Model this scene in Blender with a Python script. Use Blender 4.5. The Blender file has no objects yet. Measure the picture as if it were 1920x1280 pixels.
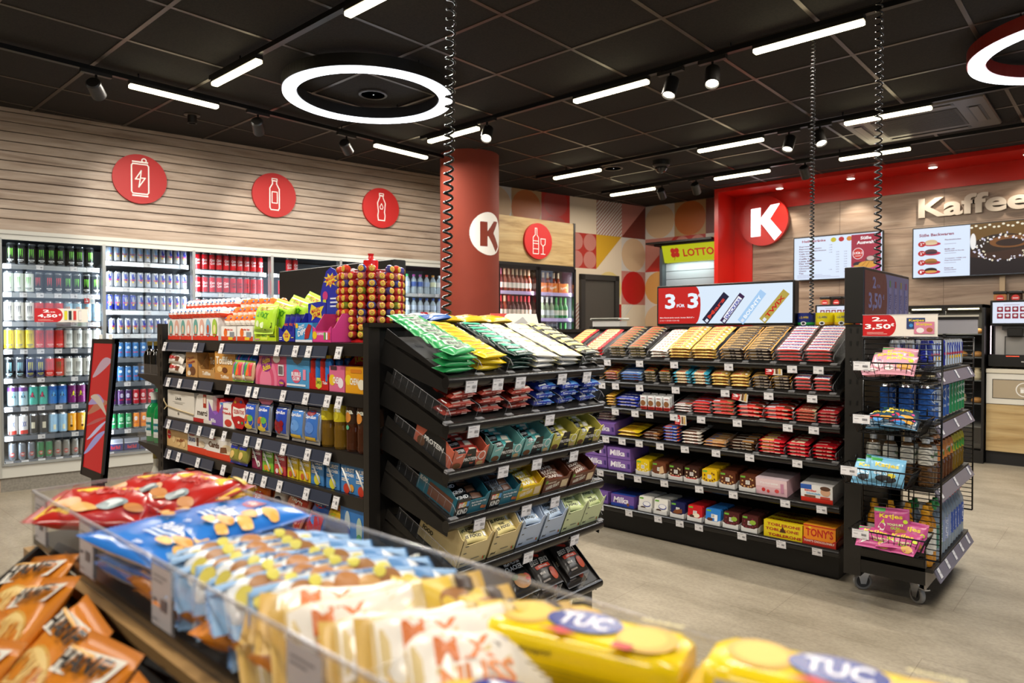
import bpy, math, random
from math import sin, cos, pi, radians, sqrt, atan2
from mathutils import Matrix, Vector
SC = bpy.context.scene
COL = SC.collection
R = random.Random(7)
# ---------------------------------------------------------------- camera, world, exposure
cam = bpy.data.cameras.new('camera')
cam_o = bpy.data.objects.new('camera', cam); COL.objects.link(cam_o)
cam_o.location = (0, 0, 1.25)
cam_o.rotation_euler = (radians(90 - .8776), 0, radians(42.057))
cam.sensor_width = 36; cam.lens = 24.394
cam.clip_start = .02; cam.clip_end = 60
cam.dof.use_dof = True; cam.dof.focus_distance = 2.7; cam.dof.aperture_fstop = 4.6
SC.camera = cam_o
w = bpy.data.worlds.new('world'); SC.world = w; w.use_nodes = True
w.node_tree.nodes['Background'].inputs[0].default_value = (.62, .78, 1, 1)
w.node_tree.nodes['Background'].inputs[1].default_value = 1.3
vs = SC.view_settings
vs.view_transform = 'Standard'; vs.look = 'None'; vs.gamma = 1; vs.use_curve_mapping = False
vs.exposure = 0.08
cy = SC.cycles
cy.max_bounces = 7; cy.diffuse_bounces = 3; cy.glossy_bounces = 3; cy.transmission_bounces = 4
cy.transparent_max_bounces = 24; cy.caustics_reflective = False; cy.caustics_refractive = False
cy.sample_clamp_indirect = 3
CEIL = 2.974
LX = -5.0                       # the track along the drinks wall
def area_lamp(name, loc, sx, sy, power, col=(1, .93, .82), rot=(0, 0, 0), spread=None):
    l = bpy.data.lights.new(name, 'AREA'); l.shape = 'RECTANGLE'; l.size = sx; l.size_y = sy
    l.energy = power; l.color = col
    if spread: l.spread = radians(spread)
    o = bpy.data.objects.new(name, l); COL.objects.link(o); o.location = loc; o.rotation_euler = rot
    return o
def spot_lamp(name, loc, target, power, ang=50, blend=.5, col=(1, .93, .82), size=.03):
    l = bpy.data.lights.new(name, 'SPOT'); l.energy = power; l.spot_size = radians(ang); l.spot_blend = blend
    l.color = col; l.shadow_soft_size = size
    o = bpy.data.objects.new(name, l); COL.objects.link(o); o.location = loc
    o.rotation_euler = (Vector(target) - Vector(loc)).to_track_quat('-Z', 'Y').to_euler()
    return o
# every linear fitting of the shop: (x, y, along) , with its own light
BARS = [(-4.26, 3.985, 'x'), (-2.695, 3.985, 'x'), (-1.388, 3.985, 'x'), (-.08, 3.985, 'x'),
        (-4.36, 5.84, 'x'), (-2.686, 5.84, 'x'), (-1.435, 5.84, 'x'), (.2, 5.84, 'x'),
        (-4.43, 7.02, 'x'), (-3.1, 7.02, 'x'), (-1.83, 7.02, 'x'),
        (-4.26, 2.11, 'x'), (-2.75, 2.11, 'x'), (-1.2, 2.11, 'x'), (.4, 2.11, 'x'),
        (-4.26, .25, 'x'), (-2.7, .25, 'x'), (-1.2, .25, 'x'), (.3, .25, 'x'),
        (-2.7, -1.6, 'x'), (-.4, -1.6, 'x'),
        (LX, 2.04, 'y'), (LX, 4.04, 'y'), (LX, .55, 'y')]
for (x, y, a) in BARS:
    s = (.6, .05) if a == 'x' else (.05, .6)
    area_lamp('bar_light', (x, y, 2.855), s[0], s[1], 15 if y > 2.5 or a == 'y' else (24 if y > 2 or y < 0 else 15))
RINGS = [(-3.945, 2.905), (-.229, 5.123)]
for (x, y) in RINGS:
    l = area_lamp('ring_light', (x, y, 2.825), 1.05, 1.05, 26, (.94, .97, 1)); l.data.shape = 'DISK'

# ---------------------------------------------------------------- materials
_M = {}
def lin(h):
    v = [int(h[i:i + 2], 16) / 255 for i in (0, 2, 4)]
    return tuple(c / 12.92 if c < .04045 else ((c + .055) / 1.055) ** 2.4 for c in v) + (1,)
def M(spec):
    """'rrggbb:r.4:m1:e2' = colour, roughness, metallic, emission"""
    if not isinstance(spec, str): return spec
    if spec in _M: return _M[spec]
    p = spec.split(':'); m = bpy.data.materials.new('paint_' + p[0]); m.use_nodes = True
    b = m.node_tree.nodes['Principled BSDF']
    b.inputs['Base Color'].default_value = lin(p[0]); b.inputs['Roughness'].default_value = .38
    for q in p[1:]:
        if q[0] == 'r': b.inputs['Roughness'].default_value = float(q[1:])
        if q[0] == 'm': b.inputs['Metallic'].default_value = float(q[1:])
        if q[0] == 'e':
            b.inputs['Base Color'].default_value = (.01, .01, .01, 1); b.inputs['Emission Color'].default_value = lin(p[0]); b.inputs['Emission Strength'].default_value = float(q[1:])
            b.inputs['Specular IOR Level'].default_value = .2
        if q[0] == 'a': b.inputs['Alpha'].default_value = float(q[1:])
    m.diffuse_color = lin(p[0])
    _M[spec] = m
    return m
def nodes(name):
    m = bpy.data.materials.new(name); m.use_nodes = True
    return m, m.node_tree.nodes, m.node_tree.links, m.node_tree.nodes['Principled BSDF']
def clear_sheet(name, tint, refl=.6, rough=.02, haze=0.):
    m, N, L, b = nodes(name); N.remove(b)
    t = N.new('ShaderNodeBsdfTransparent'); t.inputs[0].default_value = tint
    g = N.new('ShaderNodeBsdfGlossy'); g.inputs['Roughness'].default_value = rough
    f = N.new('ShaderNodeFresnel'); f.inputs[0].default_value = 1.5
    k = N.new('ShaderNodeMath'); k.operation = 'MULTIPLY'; k.inputs[1].default_value = refl; L.new(f.outputs[0], k.inputs[0])
    ge = N.new('ShaderNodeNewGeometry'); iv = N.new('ShaderNodeMath'); iv.operation = 'SUBTRACT'; iv.inputs[0].default_value = 1; L.new(ge.outputs['Backfacing'], iv.inputs[1])
    k2 = N.new('ShaderNodeMath'); k2.operation = 'MULTIPLY'; L.new(k.outputs[0], k2.inputs[0]); L.new(iv.outputs[0], k2.inputs[1])
    x = N.new('ShaderNodeMixShader'); L.new(k2.outputs[0], x.inputs[0]); L.new(t.outputs[0], x.inputs[1]); L.new(g.outputs[0], x.inputs[2])
    out = x
    if haze:
        d = N.new('ShaderNodeBsdfDiffuse'); d.inputs[0].default_value = (.75, .75, .78, 1)
        y = N.new('ShaderNodeMixShader'); y.inputs[0].default_value = haze
        L.new(x.outputs[0], y.inputs[1]); L.new(d.outputs[0], y.inputs[2]); out = y
    L.new(out.outputs[0], N['Material Output'].inputs[0]); _M[name] = m
    return m
clear_sheet('door_glass', (.95, .97, .98, 1), 3.0)
clear_sheet('acrylic', (.97, .97, .97, 1), .9, .06, .015)
clear_sheet('acrylic_edge', (.85, .83, .83, 1), .6, .1, .22)
clear_sheet('film', (.97, .97, .97, 1), 1.8, .12, .06)
def wood(name, c1, c2, c3, scale=1.0, axis='x', rough=.45):
    m, N, L, b = nodes(name)
    tc = N.new('ShaderNodeTexCoord'); mp = N.new('ShaderNodeMapping'); L.new(tc.outputs['Object'], mp.inputs[0])
    mp.inputs['Scale'].default_value = (.9 * scale, 6 * scale, 9 * scale)
    n = N.new('ShaderNodeTexNoise'); n.inputs['Scale'].default_value = 1.6; n.inputs['Detail'].default_value = 8; n.inputs['Roughness'].default_value = .62
    n.inputs['Distortion'].default_value = .6
    L.new(mp.outputs[0], n.inputs[0])
    r = N.new('ShaderNodeValToRGB'); e = r.color_ramp.elements
    e[0].position = .3; e[0].color = lin(c3); e[1].position = .72; e[1].color = lin(c1)
    x = e.new(.47); x.color = lin(c2)
    L.new(n.outputs[0], r.inputs[0])
    n2 = N.new('ShaderNodeTexNoise'); n2.inputs['Scale'].default_value = 1.2; n2.inputs['Detail'].default_value = 3
    mp2 = N.new('ShaderNodeMapping'); mp2.inputs['Scale'].default_value = (4 * scale, 40 * scale, 60 * scale)
    L.new(tc.outputs['Object'], mp2.inputs[0]); L.new(mp2.outputs[0], n2.inputs[0])
    mx = N.new('ShaderNodeMixRGB'); mx.blend_type = 'MULTIPLY'; mx.inputs[0].default_value = .35
    L.new(r.outputs[0], mx.inputs[1]); L.new(n2.outputs[0], mx.inputs[2]); L.new(mx.outputs[0], b.inputs['Base Color'])
    b.inputs['Roughness'].default_value = rough
    _M[name] = m
    return m
wood('ash_wood', 'cbb8a6', 'b39d89', '8c7562')
wood('plank_wood', 'c7b09a', 'a88d76', '6e5443', .7)
wood('oak_wood', 'dcc08c', 'c7a66f', '94703f', .8)
def floor_mat():
    m, N, L, b = nodes('vinyl_floor')
    tc = N.new('ShaderNodeTexCoord')
    n = N.new('ShaderNodeTexNoise'); n.inputs['Scale'].default_value = 2.2; n.inputs['Detail'].default_value = 9; n.inputs['Roughness'].default_value = .7
    mp = N.new('ShaderNodeMapping'); mp.inputs['Scale'].default_value = (1, 2.2, 1); L.new(tc.outputs['Object'], mp.inputs[0]); L.new(mp.outputs[0], n.inputs[0])
    r = N.new('ShaderNodeValToRGB'); e = r.color_ramp.elements
    e[0].position = .3; e[0].color = lin('8a7f6c'); e[1].position = .72; e[1].color = lin('b2a692')
    L.new(n.outputs[0], r.inputs[0])
    br = N.new('ShaderNodeTexBrick'); br.inputs['Scale'].default_value = 1; br.inputs['Mortar Size'].default_value = .002
    br.inputs['Brick Width'].default_value = 1.2; br.inputs['Row Height'].default_value = .6; br.inputs['Color1'].default_value = (1, 1, 1, 1)
    br.inputs['Color2'].default_value = (.93, .93, .93, 1); br.inputs['Mortar'].default_value = (.72, .7, .68, 1)
    L.new(tc.outputs['Object'], br.inputs[0])
    mx = N.new('ShaderNodeMixRGB'); mx.blend_type = 'MULTIPLY'; mx.inputs[0].default_value = 1
    L.new(r.outputs[0], mx.inputs[1]); L.new(br.outputs[0], mx.inputs[2])
    n3 = N.new('ShaderNodeTexNoise'); n3.inputs['Scale'].default_value = 60; n3.inputs['Detail'].default_value = 3; L.new(tc.outputs['Object'], n3.inputs[0])
    r3 = N.new('ShaderNodeValToRGB'); r3.color_ramp.elements[0].position = .35; r3.color_ramp.elements[0].color = (.78, .78, .78, 1)
    r3.color_ramp.elements[1].position = .6; L.new(n3.outputs[0], r3.inputs[0])
    m2 = N.new('ShaderNodeMixRGB'); m2.blend_type = 'MULTIPLY'; m2.inputs[0].default_value = .7
    L.new(mx.outputs[0], m2.inputs[1]); L.new(r3.outputs[0], m2.inputs[2]); L.new(m2.outputs[0], b.inputs['Base Color'])
    b.inputs['Roughness'].default_value = .42
    _M['vinyl_floor'] = m
floor_mat()
def speckle(name, c1, c2, scale, rough, lo=.4, hi=.6):
    m, N, L, b = nodes(name); tc = N.new('ShaderNodeTexCoord'); n = N.new('ShaderNodeTexNoise')
    n.inputs['Scale'].default_value = scale; n.inputs['Detail'].default_value = 4; L.new(tc.outputs['Object'], n.inputs[0])
    r = N.new('ShaderNodeValToRGB'); e = r.color_ramp.elements; e[0].position = lo; e[0].color = lin(c1); e[1].position = hi; e[1].color = lin(c2)
    L.new(n.outputs[0], r.inputs[0]); L.new(r.outputs[0], b.inputs['Base Color']); b.inputs['Roughness'].default_value = rough
    _M[name] = m
speckle('ceiling_tile', '110d0a', '1e1814', 90, .95)
speckle('column_red', '7b2a15', '802d17', 3, .8)
speckle('skirt_grey', '7d776d', '8b857a', 60, .7)
BLK = '15120f:r.45'; BLK2 = '0d0c0b:r.3'; CHR = 'c8c8c8:r.2:m1'

# ---------------------------------------------------------------- mesh tools
_T = {}
def textgeo(s, bold=0.):
    k = (s, bold)
    if k not in _T:
        c = bpy.data.curves.new('t', 'FONT'); c.body = s; c.resolution_u = 2; c.offset = bold; c.size = 1
        o = bpy.data.objects.new('t', c); me = o.to_mesh()
        vs_ = [(v.co.x, v.co.y) for v in me.vertices]; fs = [tuple(p.vertices) for p in me.polygons]
        o.to_mesh_clear(); bpy.data.objects.remove(o); bpy.data.curves.remove(c)
        if not vs_: vs_ = [(0, 0), (1, 1)]
        x0 = min(v[0] for v in vs_); x1 = max(v[0] for v in vs_); y0 = min(v[1] for v in vs_); y1 = max(v[1] for v in vs_)
        # normalised to a unit box centred on 0
        _T[k] = ([((x - x0) / (x1 - x0) - .5, (y - y0) / (y1 - y0) - .5) for x, y in vs_], fs, (x1 - x0) / (y1 - y0))
    return _T[k]
class MB:
    def __init__(s): s.v = []; s.f = []; s.m = []; s.ms = []; s.sm = []; s.T = Matrix()
    def mi(s, c):
        m = M(c)
        if m not in s.ms: s.ms.append(m)
        return s.ms.index(m)
    def add(s, vs_, fs, c, smooth=False):
        b = len(s.v); T = s.T; s.v += [tuple(T @ Vector(p)) for p in vs_]; k = s.mi(c)
        for f in fs: s.f.append(tuple(b + i for i in f)); s.m.append(k); s.sm.append(smooth)
        return s
    def box(s, x0, x1, y0, y1, z0, z1, c):
        return s.add([(x0, y0, z0), (x1, y0, z0), (x1, y1, z0), (x0, y1, z0), (x0, y0, z1), (x1, y0, z1), (x1, y1, z1), (x0, y1, z1)],
                     [(0, 3, 2, 1), (4, 5, 6, 7), (0, 1, 5, 4), (1, 2, 6, 5), (2, 3, 7, 6), (3, 0, 4, 7)], c)
    def bev(s, x0, x1, y0, y1, z0, z1, c, b=.003):
        """box with chamfered edges"""
        P = []; 
        for z, i in ((z0, b), (z0 + b, 0), (z1 - b, 0), (z1, b)):
            for (x, y, sx, sy) in ((x0, y0, 1, 1), (x1, y0, -1, 1), (x1, y1, -1, -1), (x0, y1, 1, -1)):
                q = b + i
                P += [(x + sx * q, y + sy * i, z), (x + sx * i, y + sy * q, z)] if (sx * sy > 0) == False else [(x + sx * i, y + sy * q, z), (x + sx * q, y + sy * i, z)]
        F = [tuple(reversed(range(8))), tuple(range(24, 32))]
        for k in range(3):
            for j in range(8): a = k * 8 + j; d = k * 8 + (j + 1) % 8; F.append((a, d, d + 8, a + 8))
        return s.add(P, F, c)
    def prism(s, pts, a0, a1, c, ax='y', smooth=False):
        """polygon extruded along an axis; pts are (u,v) in the two other axes"""
        def q(u, v, a): return {'x': (a, u, v), 'y': (u, a, v), 'z': (u, v, a)}[ax]
        n = len(pts); P = [q(u, v, a0) for u, v in pts] + [q(u, v, a1) for u, v in pts]
        s.add(P, [tuple(range(n)), tuple(reversed(range(n, 2 * n)))], c)
        return s.add(P, [(i, i + n, (i + 1) % n + n, (i + 1) % n) for i in range(n)], c, smooth)
    def lathe(s, prof, c, n=20, cx=0, cy_=0, smooth=True, cols=None):
        P = []; F = []; 
        for (r, z) in prof:
            for k in range(n): a = 2 * pi * k / n; P.append((cx + r * cos(a), cy_ + r * sin(a), z))
        for j in range(len(prof) - 1):
            F = [(j * n + k, j * n + (k + 1) % n, (j + 1) * n + (k + 1) % n, (j + 1) * n + k) for k in range(n)]
            col = cols[j] if cols else c
            b = len(s.v)
            s.add([P[i] for i in range(j * n, j * n + 2 * n)], [tuple(i - j * n for i in f) for f in F], col, smooth)
        if prof[0][0] > 1e-6: s.add(P[:n], [tuple(reversed(range(n)))], cols[0] if cols else c)
        if prof[-1][0] > 1e-6: s.add(P[-n:], [tuple(range(n))], cols[-1] if cols else c)
        return s
    def tube(s, pts, r, c, n=6, closed=False):
        P = []; F = []; pts = [Vector(p) for p in pts]; m = len(pts); up = Vector((0, 0, 1)); last = None
        for i, p in enumerate(pts):
            if closed: d = pts[(i + 1) % m] - pts[i - 1]
            else: d = pts[min(i + 1, m - 1)] - pts[max(i - 1, 0)]
            d.normalize()
            a = last if last else (up if abs(d.z) < .9 else Vector((1, 0, 0)))
            u = (a - d * a.dot(d)).normalized(); v = d.cross(u); last = u
            P += [tuple(p + (u * cos(2 * pi * k / n) + v * sin(2 * pi * k / n)) * r) for k in range(n)]
        for i in range(m if closed else m - 1):
            j = (i + 1) % m
            F += [(i * n + k, i * n + (k + 1) % n, j * n + (k + 1) % n, j * n + k) for k in range(n)]
        if not closed: F += [tuple(reversed(range(n))), tuple(range((m - 1) * n, m * n))]
        return s.add(P, F, c, True)
    def rod(s, a, b, r, c, n=4): return s.tube([a, b], r, c, n)
    def dec(s, fr, items, e=.0005, warp=None, sub=7):
        """printing on a face: fr = (origin, x direction, y direction)"""
        o, ax, ay = (Vector(q) for q in fr); nz = ax.cross(ay)
        for i, it in enumerate(items):
            off = e * (1 + .5 * i); k = it[0]; fs = None
            if k == 'r':
                _, x, y, w_, h_, c = it; a = sub if warp else 1
                ps = [(x + w_ * p / a, y + h_ * q / a) for q in range(a + 1) for p in range(a + 1)]
                fs = [(q * (a + 1) + p, q * (a + 1) + p + 1, (q + 1) * (a + 1) + p + 1, (q + 1) * (a + 1) + p) for q in range(a) for p in range(a)]
            elif k == 'c':
                _, x, y, rx, ry, c = it; n = 20; ps = [(x, y)] + [(x + rx * cos(2 * pi * j / n), y + ry * sin(2 * pi * j / n)) for j in range(n)]
                fs = [(0, 1 + j, 1 + (j + 1) % n) for j in range(n)]
            elif k == 'p': ps = it[1]; c = it[2]; fs = [tuple(range(len(ps)))]
            elif k == 'F': n = len(it[1]); ps = [it[3]] + it[1]; c = it[2]; fs = [(0, 1 + (j + 1) % n, 1 + j) for j in range(n)]
            elif k == 't':
                st, x, y, w_, h_, c = it[1:7]; rot = radians(it[7]) if len(it) > 7 else 0; sh = it[8] if len(it) > 8 else 0
                g, fs, asp = textgeo(st, .03)
                if w_ is None: w_ = h_ * asp
                ps = []
                for (a, b) in g:
                    a, b = a * w_ + sh * b * h_, b * h_; ps.append((x + a * cos(rot) - b * sin(rot), y + a * sin(rot) + b * cos(rot)))
            elif k == 'g':   # ring
                _, x, y, r0, r1, c = it; n = 24; ps = [(x + r * cos(2 * pi * j / n), y + r * sin(2 * pi * j / n)) for r in (r0, r1) for j in range(n)]
                fs = [(j, n + j, n + (j + 1) % n, (j + 1) % n) for j in range(n)]
            elif k == 'l':   # polyline stroke: pts, width, colour, closed
                _, pl, wd, c, cl = it; ps = []; fs = []; m = len(pl)
                for j in range(m if cl else m - 1):
                    (xa, ya), (xb, yb) = pl[j], pl[(j + 1) % m]; d = max(1e-9, sqrt((xb - xa) ** 2 + (yb - ya) ** 2)); ux, uy = (xb - xa) / d * wd / 2, (yb - ya) / d * wd / 2
                    b = len(ps); ps += [(xa - ux + uy, ya - uy - ux), (xb + ux + uy, yb + uy - ux), (xb + ux - uy, yb + uy + ux), (xa - ux - uy, ya - uy + ux)]; fs.append((b, b + 1, b + 2, b + 3))
            P = [tuple(o + ax * a + ay * b + nz * (off + (warp(a, b) if warp else 0))) for a, b in ps]
            s.add(P, fs, c, bool(warp))
        return s
    def mesh(s, name='mesh'):
        me = bpy.data.meshes.new(name); me.from_pydata(s.v, [], s.f)
        for m in s.ms: me.materials.append(m)
        me.polygons.foreach_set('material_index', s.m); me.polygons.foreach_set('use_smooth', s.sm)
        me.update(); return me
def obj(name, data, parent=None, mat=None, label=None, cat=None, group=None, kind=None):
    if isinstance(data, MB): data = data.mesh(name)
    o = bpy.data.objects.new(name, data); COL.objects.link(o)
    if parent: o.parent = parent
    if mat is not None: o.matrix_world = mat
    for k, v in (('label', label), ('category', cat), ('group', group), ('kind', kind)):
        if v: o[k] = v
    return o
def thing(name, label, cat, mat=None, group=None): return obj(name, None, None, mat if mat is not None else Matrix(), label, cat, group)
class K:
    """one kind of goods: a root mesh and part meshes, copied for each individual"""
    def __init__(s, name, cat, root, parts=()):
        s.name = name; s.cat = cat; s.root = root.mesh(name) if root else None
        s.parts = [(n, b.mesh(n), l) for n, b, l in parts]
    def put(s, mat, label, group=None):
        o = obj(s.name, s.root, None, mat, label, s.cat, group)
        for n, me, l in s.parts:
            c = obj(n, me, o, None, l)
        return o
def RZ(d): return Matrix.Rotation(radians(d), 4, 'Z')
def RX(d): return Matrix.Rotation(radians(d), 4, 'X')
def RY(d): return Matrix.Rotation(radians(d), 4, 'Y')
def TR(x, y, z): return Matrix.Translation((x, y, z))
ORD = ['front', 'second', 'third', 'fourth', 'fifth', 'sixth', 'seventh', 'eighth', 'ninth', 'tenth', 'eleventh', 'twelfth', 'thirteenth',
       'fourteenth', 'fifteenth', 'sixteenth', 'seventeenth', 'eighteenth', 'nineteenth', 'twentieth']
ORL = ['leftmost'] + ORD[1:]
# ================================================================ the room
DX, DY = .1747, .9846                       # direction of the drinks wall
PX, PY = -6.50, 1.38
WA = 79.94                                  # rotation of things that face out of the drinks wall
def wl(s, off=0., z=0.): return (PX + DX * s + DY * off, PY + DY * s - DX * off, z)
WL = TR(*wl(0)) @ RZ(WA)                    # local: x along the wall, y into the wall, z up
obj('floor', MB().box(-9, 4.6, -4, 8.5, -.05, 0, 'vinyl_floor'), kind='structure')
obj('ceiling', MB().box(-9, 4.6, -4, 8.5, CEIL, CEIL + .05, 'ceiling_tile'), kind='structure')
g = MB()
gx = -2.59
for k in range(-9, 12): g.box(gx + .625 * k - .012, gx + .625 * k + .012, -4, 8.43, CEIL - .004, CEIL, '4c4138:r.35:m.5')
for k in range(-13, 7): g.box(-8.5, 4.5, 4.661 + .625 * k - .0121, 4.661 + .625 * k + .0121, CEIL - .0045, CEIL - .0005, '4c4138:r.35:m.5')
obj('trim_1', g, kind='structure')
# cladding over the drinks coolers: grooved boards
g = MB(); x0, x1 = -.06, 3.5 + .75; z = 2.03
g.box(x0, x1, .012, .06, 2.03, CEIL, '2b201a:r.8')
g.box(x0, x1, 0, .02, 2.03, 2.115, 'ash_wood'); z = 2.12
while z < CEIL - .07:
    g.prism([(.0, z + .004), (.004, z), (.02, z), (.02, z + .068), (.002, z + .068)], x0, x1, 'ash_wood', 'x'); z += .075
g.box(x0, x1, 0, .02, z, CEIL, 'ash_wood')
g.box(-3, x0, -.004, .06, 0, CEIL, 'ash_wood')
obj('wall_left', g, mat=WL, kind='structure')
obj('wall_service', MB().box(-4, 5.2, .95, 1.0, 0, CEIL, '26221f:r.8'), mat=WL, kind='structure')
# patterned wallpaper
TAN, ORB, PNK, MAR, RED, CRM, WHT, BEI, YEL = ('b08a5e', 'b5622a', 'b9776c', '6f2a22', 'b3281f', 'd9c7ae', 'cbc3ba', 'cfae8a', 'c99a2a')
def tri(x, y, w_, h_, c, k):
    q = {'ul': [(x, y), (x + w_, y + h_), (x, y + h_)], 'lr': [(x, y), (x + w_, y), (x + w_, y + h_)]}[k]
    return ('p', q, c)
def cell(x, y, w_, h_, kind):
    R_ = [('r', x, y, w_, h_, {'circ_wb': WHT, 'circ_to': TAN, 'red2': RED, 'cream': CRM, 'stripe': 'a06e60', 'tri_pm': MAR, 'eight': 'a8322a',
                               'tri_yc': CRM, 'circ_pr': PNK, 'creamy': CRM, 'tri_pr': RED, 'circ_wo': WHT, 'mar': MAR, 'cstripe': CRM}[kind])]
    cx, cy2, r = x + w_ / 2, y + h_ / 2, min(w_, h_) / 2
    if kind == 'circ_wb': R_.append(('c', cx, cy2, w_ / 2, h_ / 2, BEI))
    if kind == 'circ_to': R_.append(('c', cx, cy2, w_ / 2, h_ / 2, ORB))
    if kind == 'red2': R_ += [('c', cx, y + h_ * .75, w_ * .42, h_ * .38, 'a33f38'), ('c', cx, y - h_ * .0 + .08, w_ * .36, h_ * .2, 'a33f38')]
    if kind == 'stripe' or kind == 'cstripe':
        n = 9
        for k in range(n if kind == 'stripe' else 5):
            t = k / n
            if k: R_.append(('p', [(x, y + h_ * (1 - t)), (x, y + h_ * (1 - t) - .028), (x + w_ * t + .0, y + h_ - .020 - h_ * 0), (x + w_ * t, y + h_)][:2] + [(x + w_ * t + .028, y + h_), (x + w_ * t, y + h_)], WHT))
            if kind == 'stripe': R_.append(('p', [(x + w_ * t, y), (x + w_ * t + .028, y), (x + w_, y + h_ * (1 - t) - .028), (x + w_, y + h_ * (1 - t))], WHT))
    if kind == 'tri_pm': R_.append(tri(x, y, w_, h_, PNK, 'ul'))
    if kind == 'eight': R_ += [('c', x + w_ * a, y + h_ * b, w_ * .24, h_ * .245, PNK) for a in (.25, .75) for b in (.25, .75)]
    if kind == 'tri_yc': R_.append(tri(x, y, w_, h_, YEL, 'ul'))
    if kind == 'circ_pr': R_.append(('c', cx, cy2, w_ / 2, h_ / 2, 'b3191a'))
    if kind == 'creamy': R_.append(('c', cx, y + h_ * .45, w_ / 2, h_ / 2, 'd9bf7c'))
    if kind == 'tri_pr': R_.append(tri(x, y, w_, h_, PNK, 'ul'))
    if kind == 'circ_wo': R_.append(('c', cx, cy2, w_ / 2, h_ / 2, 'd09a55'))
    return R_
WB = TR(*wl(4.46)) @ RZ(90 - 13.02)
g = MB(); g.box(-.3, 2.735, .0, .06, 0, CEIL, CRM); fr = ((0, 0, 0), (1, 0, 0), (0, 0, 1))
grid1 = {0: ['circ_wb', 'circ_to', 'red2', 'cream', 'stripe', 'tri_pm'], 1: ['cream', 'tri_pr', 'circ_wb', 'eight', 'tri_yc', 'circ_wb'],
         2: ['red2', 'cream', 'eight', 'cream', 'creamy', 'circ_pr'], 3: ['circ_pr', 'eight', 'cream', 'stripe', 'red2', 'cstripe'],
         4: ['tri_pm', 'circ_wb', 'cream', 'red2', 'circ_wo', 'tri_yc']}
for r_, row in grid1.items():
    for c_, kd in enumerate(row): g.dec(fr, cell(.455 * c_, CEIL - .455 * (r_ + 1), .455, .455, kd), .0008)
obj('wall_back_left', g, mat=WB, kind='structure')
BW = TR(0, 8.43, 0)
g = MB(); g.box(-5.12, -3.6, 0, .06, 0, CEIL, CRM)
grid2 = {0: ['circ_wb', 'circ_to', 'mar'], 1: ['tri_pr', 'eight', 'circ_wb'], 2: ['circ_wo', 'tri_pm', 'cream'], 3: ['circ_wb', 'cream', 'circ_pr'], 4: ['cream', 'eight', 'tri_yc']}
for r_, row in grid2.items():
    for c_, kd in enumerate(row): g.dec(fr, cell(-5.11 + .455 * c_, CEIL - .455 * (r_ + 1), .455, .455, kd), .0008)
obj('wall_back', g, mat=BW, kind='structure')
g = MB(); g.box(-3.8, 4.5, 0, .06, 0, CEIL, 'plank_wood')
for z in (2.36, 1.95, 1.42): g.box(-3.57, 4.5, -.0015, 0, z, z + .004, '5b4637')
for x in (-2.55, -1.52, -.2): g.box(x, x + .004, -.002, 0, 1.42 if x != -1.52 else 0, 2.78, '6b5443')
obj('wall_coffee', g, mat=BW, kind='structure')
obj('trim_2', MB().box(-1.03, -.985, 8.39, 8.43, .9, 1.8, 'b89c78'), kind='structure')
# red portal
g = MB(); RD = 'c4180b:r.3'
g.box(-3.85, -3.80, 7.95, 8.43, 0, CEIL, RD)
g.box(-3.80, 4.5, 7.95, 7.99, CEIL - .045, CEIL, RD); g.box(-3.80, 4.5, 7.99, 8.43, CEIL - .045, CEIL - .02, RD)
g.box(-3.80, -3.57, 8.415, 8.43, 0, CEIL - .045, RD); g.box(-3.57, 4.5, 8.415, 8.43, 2.735, CEIL - .045, RD)
obj('trim_3', g, kind='structure')
# unseen sides with the shop windows
g = MB(); g.box(4.5, 4.6, -4, -3.2, 0, CEIL, 'b9b2a8'); g.box(4.5, 4.6, -3.2, 8.43, 0, .35, 'b9b2a8'); g.box(4.5, 4.6, -3.2, 8.43, 2.6, CEIL, 'b9b2a8')
g.box(4.5, 4.6, 5.6, 8.43, .35, 2.6, 'b9b2a8')
obj('wall_right', g, kind='structure')
for i, y in enumerate((-3.2, -1.0, 1.2, 3.4)):
    g = MB(); g.box(4.52, 4.58, y, y + .08, .35, 2.6, '2a2a2a'); g.box(4.52, 4.58, y + 2.12, y + 2.2, .35, 2.6, '2a2a2a')
    g.box(4.52, 4.58, y, y + 2.2, .35, .42, '2a2a2a'); g.box(4.52, 4.58, y, y + 2.2, 2.53, 2.6, '2a2a2a'); g.box(4.52, 4.58, y + 1.06, y + 1.12, .35, 2.6, '2a2a2a')
    obj('window_%d' % (i + 1), g, kind='structure')
obj('wall_front', MB().box(-9, 4.6, -4.1, -4, 0, CEIL, 'b4aa9c'), kind='structure')
obj('wall_far_left', MB().box(-9.05, -9, -4, 3, 0, CEIL, '9b9186'), kind='structure')
# service door beside the wine cabinet
g = MB(); g.box(1.52, 1.59, -.05, 0, 0, 1.985, '2e2a26:r.5'); g.box(2.12, 2.19, -.05, 0, 0, 1.985, '2e2a26:r.5'); g.box(1.52, 2.19, -.05, 0, 1.915, 1.985, '2e2a26:r.5')
g.box(1.59, 2.12, -.02, -.001, 0, 1.915, '47413a:r.5')
d = obj('door_1', g, mat=WB, kind='structure')
obj('door_handle', MB().tube([(2.06, -.02, 1.02), (2.06, -.07, 1.02), (1.96, -.07, 1.02)], .009, CHR), d)
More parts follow.
